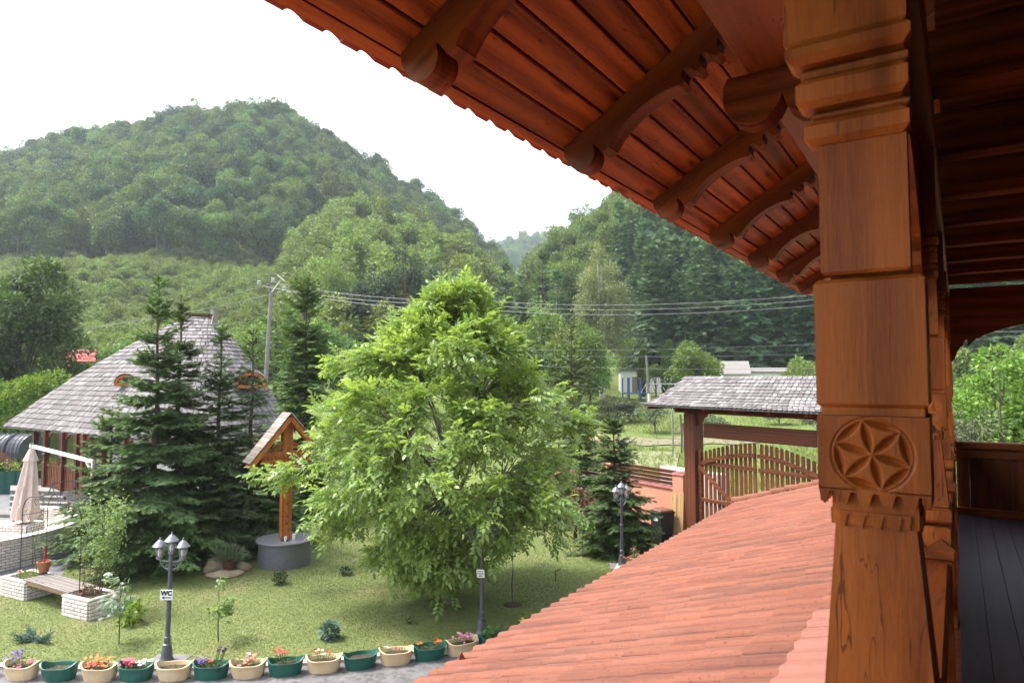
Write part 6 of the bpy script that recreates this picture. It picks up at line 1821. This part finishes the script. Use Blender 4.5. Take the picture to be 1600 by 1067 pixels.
def conifer(name, label, px, d, ytop, Rb, nwh, per, piece=.10, seed=1, m='spruce', zb=None, group=None, cat='spruce tree', **k):
    p = gpt(px, d); H = zy(d, ytop) - p[2]
    t = thing(name, label, cat, tuple(p), random.uniform(0, 6), group)
    V, F, br = conifer_arrays(H, Rb, nwh, per, piece, seed, **k)
    link('crown', np_mesh('crown', V, F, M[m]), t)
    link('trunk', trunk_mesh(H, .035 + .011 * H, m='bark', branches=br[::2]), t)
    return t
GRP = 'spruces between lawn and pavilion'
conifer('spruce_tree', 'broad front spruce behind the WC lamp, its bare leader topping the pavilion ridge', 246, 18.9, 450, 2.3, 30, 9, .10, 3, group=GRP, power=1.12)
conifer('spruce_tree', 'slender spruce just right of the broad front spruce, top beside its leader', 281, 20.4, 462, 1.8, 29, 8, .10, 4, group=GRP, power=1.1)
conifer('spruce_tree', 'mid-height spruce in front of the right half of the shingled roof', 345, 20.6, 515, 1.8, 27, 8, .10, 5, group=GRP, thin=.85, power=1.1)
conifer('spruce_tree', 'thin see-through spruce directly left of the roofed cross', 395, 21.0, 518, 1.5, 23, 6, .10, 6, group=GRP, thin=.75, power=1.05, dens=.9)
conifer('spruce_tree', 'low bushy spruce at the left foot of the broad front spruce', 178, 20.2, 640, 1.6, 19, 9, .10, 7, group=GRP)
conifer('spruce_tree', 'low spruce filling the gap behind the boulders and lavender pot', 318, 19.7, 690, 1.6, 18, 9, .10, 8, group=GRP)
conifer('spruce_tree', 'dark low spruce standing right behind the granite plinth', 425, 21.6, 690, 1.5, 18, 9, .10, 9, group=GRP)
conifer('fir_tree', 'tall columnar dark fir behind the roofed cross', 478, 25.5, 432, 1.55, 34, 8, .11, 10, 'fir', cat='fir tree', power=.55, twig=.5)
conifer('spruce_tree', 'spruce rising behind the far lamp post by the salmon wall', 958, 20.7, 652, 1.45, 23, 9, .10, 11, group='spruces by the garden wall')
conifer('spruce_tree', 'ragged spruce with bare reddish trunk behind the walnut right side', 893, 33, 500, 1.9, 17, 5, .13, 12, 'fir', group='spruces by the garden wall', bare=.12, thin=.8)
conifer('spruce_tree', 'spruce half hidden behind the right edge of the walnut crown', 905, 25.5, 610, 1.6, 17, 7, .11, 13, group='spruces by the garden wall')
conifer('young_pine', 'young light green pine with long leader outside the balcony end', 1560, 24, 583, 1.2, 9, 5, .13, 14, 'fir', cat='pine tree', up=.8)
conifer('blue_spruce', 'silver blue spruce tip showing through the walnut crown', 762, 48, 494, 1.5, 16, 7, .14, 15, 'bluespruce')
conifer('spruce_tree', 'light green spruce beside the utility pole behind the fir', 452, 36, 476, 1.7, 22, 6, .14, 16, 'fir', group='spruces behind the pavilion')
for k, (px, d, yt, lab) in enumerate(((848, 96, 392, 'dark pointed spruce left of the birch crown'), (872, 88, 425, 'bluish spruce touching the birch on its left'), (815, 92, 440, 'dark spruce above the right shoulder of the walnut'), (790, 105, 408, 'dark spruce in the notch between both hills'))):
    conifer('spruce_tree', lab, px, d, yt, 3.0, 17, 7, .38, 20 + k, 'far_spruce', group='dark spruces above the walnut')

# ------------------------------------------------------------------ broadleaf trees
def crown_arrays(c, rad, lobes, N, size, seed, fill=.25, lobe=.42, flat=.8, low=False):
    r = np.random.default_rng(seed); c = np.asarray(c, float); rad = np.asarray(rad, float)
    d = norm(r.normal(size=(lobes, 3))); d[:, 2] = np.where(d[:, 2] < (-.92 if low else -.35), -d[:, 2] * .6, d[:, 2])
    C = c + d * rad * (r.uniform(.25, .82, lobes) ** .8)[:, None]
    Lr = lobe * r.uniform(.65, 1.15, lobes)
    i = r.integers(0, lobes, N)
    e = norm(r.normal(size=(N, 3))); e[:, 2] = np.where((e[:, 2] < -.2) & (r.random(N) < .75), -e[:, 2], e[:, 2])
    sh = np.where(r.random(N) < fill, r.uniform(.2, .9, N), r.uniform(.82, 1.08, N))
    P = C[i] + e * (Lr[i] * sh)[:, None] * rad * [1, 1, flat]
    D = e + r.normal(0, .55, (N, 3)); D[:, 2] -= .25
    fr = frames_dir(D, norm(np.c_[r.normal(0, .6, (N, 2)), np.ones(N)]))
    V, F = scatter(LEAF4_V, LEAF4_F, P, fr, r.uniform(.7, 1.3, N) * size)
    return V, F, C
M['lf_oak'] = leaf('dark_tree_leaf', (0.121, 0.200, 0.065), (0.052, 0.096, 0.037), .25, .5, c3=(0.222, 0.315, 0.092))
M['lf_orchard'] = leaf('orchard_leaf', (0.187, 0.287, 0.061), (0.094, 0.161, 0.033), .35, .7, c3=(0.297, 0.391, 0.110))
M['lf_birch'] = leaf('birch_leaf', (0.342, 0.403, 0.207), (0.171, 0.224, 0.104), .3, .3)
M['lf_mix'] = leaf('valley_tree_leaf', (0.193, 0.289, 0.077), (0.080, 0.140, 0.043), .3, .25, c3=(0.302, 0.403, 0.108))
M['lf_willow'] = leaf('willow_leaf', (0.17, 0.20, 0.11), (0.085, 0.11, 0.06), .2, .5)
def limbs(b, C, z0, r0, H):
    for c in C: b.tube([(0, 0, z0 * random.uniform(.6, 1.1)), (c[0] * .5, c[1] * .5, z0 + (c[2] - z0) * .55), tuple(c)], [r0 * .45, r0 * .28, r0 * .08], 5, caps=False)
def broadleaf(name, label, px, d, ytop, rx, lobes, N, size, seed, m, cat='tree', group=None, tm='bark', base=.22, fill=.25, lobe=.42, rz=None, lean=0):
    p = gpt(px, d); H = zy(d, ytop) - p[2]
    t = thing(name, label, cat, tuple(p), 0, group)
    if name != 'apple_tree': base = min(base, .02)
    zc = H * (base + 1) / 2; rad = (rx, rx, H * (1 - base) / 2)
    V, F, C = crown_arrays((0, 0, zc), rad, lobes, N, size, seed, fill, lobe, low=name != 'apple_tree')
    link('crown', np_mesh('crown', V, F, M[m]), t)
    b = MB(); r0 = .05 + .018 * H
    bt = max(base, .2)
    b.tube([(0, 0, -.2), (.02 + lean * .3, 0, H * bt), (lean, .05, H * .6), (lean, 0, H * .85)], [r0, r0 * .8, r0 * .45, r0 * .12], 8)
    limbs(b, C[:10], H * bt, r0 * .7, H)
    link('trunk', b.mesh('trunk', M[tm]), t)
    return t
broadleaf('dark_tree', 'large dark green broadleaf tree at the left picture edge', 28, 46, 388, 4.6, 46, 26000, .30, 31, 'lf_oak', lobe=.30, base=.0)
broadleaf('dark_tree', 'dark bushy tree low at the left edge under the big dark tree', -8, 48, 555, 2.3, 16, 6000, .22, 32, 'lf_oak', base=.05)
og = 'light green orchard trees left of the pavilion'
broadleaf('orchard_tree', 'light green orchard tree nearest the left roof tip', 60, 43, 572, 2.7, 24, 8000, .19, 33, 'leaf_bright', group=og, base=.12, lobe=.36)
broadleaf('orchard_tree', 'light green orchard tree at the left edge above the black tank', 12, 43, 588, 2.5, 20, 7000, .19, 34, 'leaf_bright', group=og, base=.1, lobe=.36)
broadleaf('orchard_tree', 'light green orchard tree just below the red roofed house', 105, 48, 590, 2.4, 20, 6000, .2, 35, 'lf_orchard', group=og, base=.1)
broadleaf('round_tree', 'round bright green tree right above the gateway roof', 1090, 76, 529, 3.0, 26, 7000, .30, 36, 'lf_orchard', base=.12)
broadleaf('birch_tree', 'tall pale birch with drooping crown between the dark spruces', 940, 84, 376, 4.2, 80, 17000, .30, 37, 'lf_birch', cat='birch', tm='birch_bark', base=.16, fill=.5, lobe=.27)
broadleaf('leafy_tree', 'mid green tree at the foot of the birch', 905, 62, 503, 3.4, 26, 9000, .27, 38, 'lf_mix', base=.1, lobe=.38)
broadleaf('leafy_tree', 'small leafy tree between the ragged spruce and the trampoline lawn', 922, 74, 545, 2.6, 20, 6000, .28, 39, 'lf_mix', base=.1)
broadleaf('leafy_tree', 'large sunlit tree filling the balcony end opening', 1550, 29, 536, 2.9, 46, 18000, .20, 40, 'lf_orchard', base=.1, lobe=.30)
broadleaf('leafy_tree', 'second sunlit tree behind the balcony end, toward the right edge', 1640, 31, 545, 3.0, 36, 9000, .22, 41, 'lf_orchard', base=.1, lobe=.34)
broadleaf('grey_bush', 'grey green bush low outside the balcony end railing', 1515, 23, 618, 1.2, 12, 2600, .12, 42, 'lf_willow', cat='shrub', base=.0)
ag = 'small apple trees in the meadow'
for k, (px, d, yt, rx, lab) in enumerate(((1022, 52, 630, 1.45, 'small round apple tree left of the gateway roof tip'), (1112, 50, 648, 1.5, 'small apple tree seen through the gap beside the gateway post'), (1215, 58, 640, 1.5, 'small apple tree seen between lintel and header board, middle'), (1275, 50, 648, 1.4, 'small apple tree between lintel and header board near the carved post'), (1024, 86, 566, 1.7, 'small tree with whitewashed trunk by the football goal'))):
    broadleaf('apple_tree', lab, px, d, yt, rx, 16, 2600, .16, 50 + k, 'lf_willow' if k < 4 else 'lf_mix', cat='apple tree', group=ag, tm='grey_bark', base=.28)
broadleaf('willow_bush', 'wide grey green willow bush in the meadow before the trampoline', 968, 60, 622, 2.4, 20, 5000, .2, 56, 'lf_willow', cat='bush', base=.0)
broadleaf('red_shrub', 'dark red leaved shrub against the salmon wall behind the spruce', 897, 22.3, 755, .9, 12, 1600, .10, 57, 'petal_brown', cat='shrub', base=.05)
def thuja(label, px, d, yt, rx, seed):
    p = gpt(px, d); H = zy(d, yt) - p[2]; t = thing('thuja', label, 'thuja', tuple(p), 0, 'columnar thujas by the white shed')
    r = np.random.default_rng(seed); N = 2600; u = r.random(N); a = r.uniform(0, 6.28, N)
    rr_ = rx * np.sin(np.pi * np.clip(u * .86 + .14, 0, 1)) ** .6 * r.uniform(.8, 1.08, N)
    P = np.stack([rr_ * np.cos(a), rr_ * np.sin(a), u * H], 1); D = np.stack([np.cos(a), np.sin(a), np.full(N, 1.2)], 1) + r.normal(0, .3, (N, 3))
    V, F = scatter(LEAF4_V, LEAF4_F, P, frames_dir(D), r.uniform(.2, .42, N)); link('crown', np_mesh('crown', V, F, M['fir']), t)
    link('trunk', trunk_mesh(H * .95, .12), t)
thuja('tall columnar thuja between the white shed fence and round tree', 1045, 86, 532, .95, 61)
thuja('narrow columnar thuja in front of the white shed', 1005, 90, 545, .75, 62)
pg = 'blue green pines left of the walnut top'
for k, (px, d, yt, rx, lab) in enumerate(((545, 70, 452, 2.6, 'leftmost blue green pine beside the fir top'), (588, 78, 408, 3.2, 'blue green pine on the slope left of the walnut top'), (632, 82, 376, 3.3, 'tallest blue green pine with red trunk above the walnut'), (672, 86, 398, 3.2, 'blue green pine behind the walnut tip'), (712, 90, 412, 3.2, 'blue green pine right of the walnut tip'), (748, 84, 432, 2.8, 'rightmost blue green pine over the walnut shoulder'))):
    broadleaf('pine_tree', lab, px, d, yt, rx, 34, 7500, .34, 70 + k, 'pine', cat='pine tree', group=pg, tm='red_bark', base=.18, lobe=.27, fill=.4)
vg = 'valley trees behind the garden'
VT = [(148, 62, 560, 2.0, 'lf_orchard', 'rounded light tree right of the red roofed house'), (195, 66, 535, 2.4, 'lf_mix', 'leafy tree behind the left slope of the pavilion roof'), (232, 72, 512, 2.4, 'lf_orchard', 'yellow green tree above the left roof slope'),
      (365, 52, 505, 2.0, 'lf_mix', 'low tree just behind the right slope of the pavilion roof'), (430, 60, 470, 3.0, 'lf_mix', 'mid green tree behind the utility pole'), (505, 56, 500, 2.8, 'lf_mix', 'mid green tree right of the fir'),
      (520, 88, 410, 3.4, 'lf_mix', 'leafy tree on the slope above the fir tip'), (560, 46, 545, 2.6, 'lf_oak', 'dark tree left of the walnut crown'), (850, 70, 470, 3.2, 'lf_mix', 'leafy tree behind the right shoulder of the walnut'),
      (800, 58, 520, 3.0, 'lf_oak', 'dark tree hidden behind the walnut right half'), (760, 66, 480, 3.2, 'lf_mix', 'leafy tree behind the walnut shoulder'), (640, 52, 520, 3.0, 'lf_oak', 'dark tree behind the walnut centre'), (990, 99, 520, 3.0, 'lf_mix', 'leafy tree right of the birch foot')]
for k, (px, d, yt, rx, m_, lab) in enumerate(VT):
    broadleaf('leafy_tree', lab, px, d, yt, rx, 22, 6000, .28, 90 + k, m_, group=vg, base=.08, lobe=.36)

# ------------------------------------------------------------------ the walnut
M['walnut'] = leaf('walnut_leaf', (0.293, 0.407, 0.118), (0.168, 0.265, 0.076), .45, .45, .36, c3=(0.422, 0.518, 0.179), spec=.4)
def make_walnut():
    r = np.random.default_rng(99); bx, by = -10.05, 12.85
    t = thing('walnut_tree', 'big light green walnut tree with drooping crown in the middle of the lawn', 'walnut tree', (bx, by, 0))
    fwd = np.array([-math.sin(YAW), math.cos(YAW), 0]); rgt = np.array([math.cos(YAW), math.sin(YAW), 0]); upz = np.array([0, 0, 1.0])
    # crown silhouette: half widths to the left and right at each height (metres)
    Z  = np.array([0.3, 0.8, 1.4, 2.0, 2.7, 3.3, 4.0, 4.8, 5.4, 6.0, 6.5, 6.95, 7.3])
    WL = np.array([0.9, 1.5, 2.5, 3.4, 4.15, 4.05, 3.7, 3.1, 2.55, 1.9, 1.35, 0.75, 0.3])
    WR = np.array([0.0, 1.1, 2.3, 3.0, 3.2, 3.1, 2.95, 2.75, 2.35, 1.8, 1.2, 0.9, 0.5])
    ends = []
    WL, WR = WL * .96, WR * .96
    while len(ends) < 600:
        z = r.uniform(.5, 7.3); a = r.uniform(0, 6.283); s = math.sqrt(r.uniform(.28, 1.0))
        wl, wr = np.interp(z, Z, WL), np.interp(z, Z, WR)
        x = math.cos(a); w = wl if x < 0 else wr
        dep = .5 * (wl + wr) * .95
        wob = 1 + .16 * math.sin(3 * a + z * 1.9) + .11 * math.sin(5 * a - z * 2.7)
        p = rgt * (x * w * s * wob) + fwd * (math.sin(a) * dep * s * wob) + upz * z
        if z < 1.5 and math.sin(a) > .1 and r.random() < .5: continue
        if z < 1.6 and x > .15 and r.random() < .8: continue
        ends.append(p)
    ends = np.array(ends)
    b = MB(); tip = []
    b.tube([(0, 0, -.2), (.03, .02, .8), (.0, .05, 1.5)], [.20, .155, .14], 10)
    K = 13; C = []
    for k in range(K):
        a = 6.283 * k / K * 2.4 + r.uniform(-.2, .2); zt = 2.2 + 4.6 * (k / K) ** .9
        w = .5 * np.interp(zt, Z, np.minimum(WL, WR)); e = np.array([math.cos(a) * w, math.sin(a) * w, zt])
        z0 = 1.0 + 2.6 * (k / K); s0 = np.array([0, .04, z0])
        mid = (s0 + e) / 2 + np.array([0, 0, .35]); C.append((s0, mid, e))
        b.tube([tuple(s0), tuple(mid), tuple(e)], [.065 - .003 * k, .042 - .0015 * k, .02], 7)
    b.tube([(0, .05, 1.45), (.06, 0, 3.2), (-.05, .05, 5.0), (.0, 0, 7.0)], [.14, .095, .055, .012], 8)
    E = np.array([c[2] for c in C] + [[0, 0, z] for z in (2.5, 3.5, 4.5, 5.5, 6.3)])
    LP, LD, LS = [], [], []
    for p in ends:
        k = np.argmin(np.linalg.norm(E - p, axis=1) + .6 * np.maximum(0, E[:, 2] - p[2])); q = E[k]
        dr = p - q; L = np.linalg.norm(dr) + 1e-6
        mid = (p + q) / 2 + np.array([0, 0, .12 * L])
        b.tube([tuple(q), tuple(mid), tuple(p)], [.022, .014, .005], 4, caps=False)
        m = r.integers(19, 29)
        u = 1 - r.uniform(0, min(1, .75 / L), m) ** 1.3
        base = q * (1 - u)[:, None] ** 2 + 2 * mid * (u * (1 - u))[:, None] + p * (u ** 2)[:, None]
        base += r.normal(0, .10, base.shape)
        out = norm(np.array([p[0], p[1], .5 * (p[2] - 3.0)])[None])[0]
        d = norm(dr[None])[0] * .55 + out * .5 + r.normal(0, .62, (m, 3)); d[:, 2] += .12
        LP.append(base); LD.append(d); LS.append(r.uniform(.7, 1.2, m) * .31)
    LP, LD, LS = np.concatenate(LP), np.concatenate(LD), np.concatenate(LS)
    # compound leaf: arching rachis with seven leaflets
    TV, TF = [], []
    def lf(o, d, s, dz):
        o = np.array(o); d = np.array(d) / np.linalg.norm(d); sd = np.array([-d[1], d[0], 0]); k0 = len(TV)
        up = np.array([0, 0, 1.0])
        TV.extend([o, o + d * .35 * s + sd * .24 * s + up * .02, o + d * .7 * s + sd * .19 * s - up * dz * .45, o + d * s - up * dz, o + d * .7 * s - sd * .19 * s - up * dz * .45, o + d * .35 * s - sd * .24 * s + up * .02])
        TF.extend([[k0, k0 + 1, k0 + 5], [k0 + 1, k0 + 2, k0 + 5], [k0 + 2, k0 + 4, k0 + 5], [k0 + 2, k0 + 3, k0 + 4]])
    rz = lambda x: .10 * x - .38 * x * x
    for x, s in ((.38, .30), (.60, .38), (.80, .40)):
        for sg in (-1, 1): lf([x, sg * .01, rz(x)], [.55, sg, 0], s, .13)
    lf([.95, 0, rz(.95)], [1, 0, 0], .46, .22)
    TV = np.array(TV); TF = np.array(TF)
    fr = frames_dir(LD, norm(np.c_[r.normal(0, .35, (len(LP), 2)), np.ones(len(LP))]))
    V, F = scatter(TV, TF, LP, fr, LS)
    link('crown', np_mesh('crown', V, F, M['walnut']), t)
    link('trunk', b.mesh('trunk', M['grey_bark']), t)
make_walnut()
# ------------------------------------------------------------------ wooded hills (masses of trees)
def gn_instances(name, pts, rotz, scl, meshes, seed=0):
    src = bpy.data.collections.new(name + '_kinds')
    for i, me in enumerate(meshes):
        src.objects.link(bpy.data.objects.new(f'{name}_kind', me))
    me = bpy.data.meshes.new(name); me.from_pydata([tuple(p) for p in pts], [], [])
    for an, ty, data in (('rz', 'FLOAT', rotz), ('sc', 'FLOAT', scl)):
        a = me.attributes.new(an, ty, 'POINT'); a.data.foreach_set('value', np.asarray(data, np.float32))
    a = me.attributes.new('kind_index', 'INT', 'POINT'); a.data.foreach_set('value', np.random.default_rng(seed).integers(0, len(meshes), len(pts)).astype(np.int32))
    o = link(name, me); tag(o, kind='stuff')
    g = bpy.data.node_groups.new(name + '_nodes', 'GeometryNodeTree')
    g.interface.new_socket('Geometry', in_out='INPUT', socket_type='NodeSocketGeometry'); g.interface.new_socket('Geometry', in_out='OUTPUT', socket_type='NodeSocketGeometry')
    N, L = g.nodes, g.links
    gi, go = N.new('NodeGroupInput'), N.new('NodeGroupOutput')
    ci = N.new('GeometryNodeCollectionInfo'); ci.inputs['Collection'].default_value = src; ci.inputs['Separate Children'].default_value = True; ci.inputs['Reset Children'].default_value = True
    ip = N.new('GeometryNodeInstanceOnPoints'); ip.inputs['Pick Instance'].default_value = True
    def attr(n, t):
        q = N.new('GeometryNodeInputNamedAttribute'); q.data_type = t; q.inputs['Name'].default_value = n
        return [s for s in q.outputs if s.enabled][0]
    cx = N.new('ShaderNodeCombineXYZ'); L.new(attr('rz', 'FLOAT'), cx.inputs[2])
    er = N.new('FunctionNodeEulerToRotation'); L.new(cx.outputs[0], er.inputs[0])
    L.new(gi.outputs[0], ip.inputs['Points']); L.new(ci.outputs[0], ip.inputs['Instance']); L.new(attr('kind_index', 'INT'), ip.inputs['Instance Index'])
    L.new(er.outputs[0], ip.inputs['Rotation']); L.new(attr('sc', 'FLOAT'), ip.inputs['Scale']); L.new(ip.outputs[0], go.inputs[0])
    md = o.modifiers.new('instances', 'NODES'); md.node_group = g
    return o
M['lf_beech'] = leaf('beech_wood_leaf', (0.162, 0.238, 0.072), (0.065, 0.114, 0.041), .25, .10, c3=(0.263, 0.343, 0.101))
M['lf_young'] = leaf('young_wood_leaf', (0.200, 0.264, 0.083), (0.091, 0.135, 0.042), .3, .2, c3=(0.284, 0.336, 0.105))
def tree_mesh(H, rx, base, lobes, N, size, seed, m, lobe=.40, fill=.25):
    V, F, C = crown_arrays((0, 0, H * (1 + base) / 2), (rx, rx, H * (1 - base) / 2), lobes, N, size, seed, fill, lobe, .85, low=True)
    b = MB(); b.tube([(0, 0, -1.5), (.1, 0, H * .4), (0, .1, H * .8)], [.20, .15, .05], 6)
    for c in C[:6]: b.tube([(0, 0, H * .35), tuple(c)], [.12, .03], 4, caps=False)
    q = np.array(b.v); Fq = [[f[0], f[i], f[i + 1]] for f in b.f for i in range(1, len(f) - 1)]
    Fa = np.concatenate([F, np.array(Fq) + len(V)]); mi = np.r_[np.zeros(len(F), int), np.ones(len(Fq), int)]
    return np_mesh('woodland_tree', np.concatenate([V, q]), Fa, [M[m], M['grey_bark']], mi=mi)
M['lf_beech_dark'] = leaf('dark_beech_leaf', (0.095, 0.155, 0.064), (0.040, 0.074, 0.038), .24, .10, c3=(0.15, 0.21, 0.08))
M['lf_beech_gold'] = leaf('yellowish_beech_leaf', (0.175, 0.235, 0.072), (0.080, 0.118, 0.040), .28, .10, c3=(0.235, 0.29, 0.095))
beech = [tree_mesh(16 + (i % 3), 5.2 + .5 * (i % 2), .02, 15, 4600, .60, 200 + i, ('lf_beech', 'lf_beech', 'lf_beech_dark', 'lf_beech', 'lf_beech_gold', 'lf_beech_dark')[i]) for i in range(6)]
young = [tree_mesh(7 + (i % 3), 2.6 + .3 * (i % 2), .06, 12, 1300, .50, 300 + i, 'lf_young', lobe=.45) for i in range(5)]
brush = [tree_mesh(3.0 + .5 * (i % 3), 1.6, .0, 9, 800, .34, 400 + i, 'lf_young', lobe=.5) for i in range(4)]
firs = []
for i in range(5):
    V, F, br = conifer_arrays(19 + i % 3, 3.3 + .3 * (i % 2), 21, 7, .62, 500 + i, twig=.42, droop=.85)
    firs.append(np_mesh('woodland_spruce', V, F, M['far_spruce']))
def fill(name, meshes, region, spacing, seed, smin=.8, smax=1.2, px_rng=(-250, 900), d_rng=(60, 300), jit=.45):
    r = np.random.default_rng(seed); P = []
    d = d_rng[0]
    while d < d_rng[1]:
        st = spacing / d * FPX; px = px_rng[0] + r.uniform(0, st)
        while px < px_rng[1]:
            q, e = px + r.normal(0, jit * st), d + r.normal(0, jit * spacing)
            if region(q, e): P.append(gpt(q, e))
            px += st
        d += spacing * .9
    P = np.array(P); n = len(P)
    return gn_instances(name, P, r.uniform(0, 6.28, n), r.uniform(smin, smax, n), meshes, seed)
def spur_d0(q): return np.interp(q, [430, 500, 570, 640, 700, 770], [168, 198, 188, 182, 180, 180])
# main beech hill: from the forest edge to just over the crest
edge = lambda q: np.interp(q, [-300, 0, 100, 200, 300, 400, 440, 500, 570, 640, 700, 770, 830], [166, 166, 164, 166, 168, 172, 176, 208, 214, 210, 206, 205, 215])
crest = lambda q: np.interp(q, [-300, 0, 370, 570, 700, 770, 830], [300, 296, 288, 303, 318, 326, 335])
fill('beech_forest', beech, lambda q, e: edge(q) < e < crest(q) + 10, 5.8, 1, .78, 1.0, (-260, 815), (160, 345))
# light plantation on the slope below it
fill('plantation', brush, lambda q, e: 64 < e < edge(q) + 3 and q < 470 - (e - 60) * .2, 2.4, 2, .6, 1.0, (-60, 470), (62, 176))
# young wood on the spur and the near slope
fill('young_wood', young, lambda q, e: (92 < e < spur_d0(q) + 12) and q > 452 - (e - 60) * .25 + 20, 4.3, 3, .7, 1.35, (430, 800), (92, 212))
fill('valley_thicket', young, lambda q, e: 62 < e < 100 + 30 * (q < 520) and 60 + .0 * q < e, 4.6, 4, .45, .95, (470, 880), (62, 112))
# right hill: broadleaf above, spruce wood below
M['lf_hill'] = leaf('hill_wood_leaf', (0.170, 0.234, 0.068), (0.072, 0.113, 0.034), .3, .10, c3=(0.238, 0.297, 0.090))
hillw = [tree_mesh(16 + (i % 3), 5.0, .10, 13, 3600, .62, 600 + i, 'lf_hill') for i in range(4)]
fill('right_hill_wood', hillw, lambda q, e: (e > np.interp(q, [820, 900, 980, 1100, 1300, 1800], [118, 122, 140, 165, 185, 185])) and e < 235, 6.0, 5, .6, .95, (815, 1900), (110, 240))
fill('valley_end_wood', beech, lambda q, e: True, 8.5, 6, .6, .9, (740, 900), (205, 330))
fill('spruce_wood', firs, lambda q, e: (e < np.interp(q, [820, 900, 980, 1100, 1300, 1800], [108, 122, 142, 168, 188, 190])) and e > np.interp(q, [960, 1000, 1400, 1500, 1900], [112, 96, 94, 74, 70]), 4.6, 7, .72, 1.1, (985, 1950), (70, 195))
fill('far_wood', beech, lambda q, e: True, 16, 8, 1.0, 1.4, (730, 900), (640, 860))
fill('field_edge_thicket', young, lambda q, e: True, 5, 9, .5, .9, (1240, 1900), (62, 84))

# ------------------------------------------------------------------ summer haze
def make_haze():
    b = MB(); b.box(-1300, 1300, -1300, 1300, -1.2, 260)
    m = bpy.data.materials.new('summer_haze'); m.use_nodes = True
    n, l = m.node_tree.nodes, m.node_tree.links; n.clear()
    o = n.new('ShaderNodeOutputMaterial'); v = n.new('ShaderNodeVolumePrincipled')
    v.inputs['Color'].default_value = (0.78, 0.88, 1.0, 1); v.inputs['Density'].default_value = 0.0003; v.inputs['Anisotropy'].default_value = 0.3
    l.new(v.outputs[0], o.inputs['Volume'])
    tag(b.build('haze', m), kind='stuff')
make_haze()
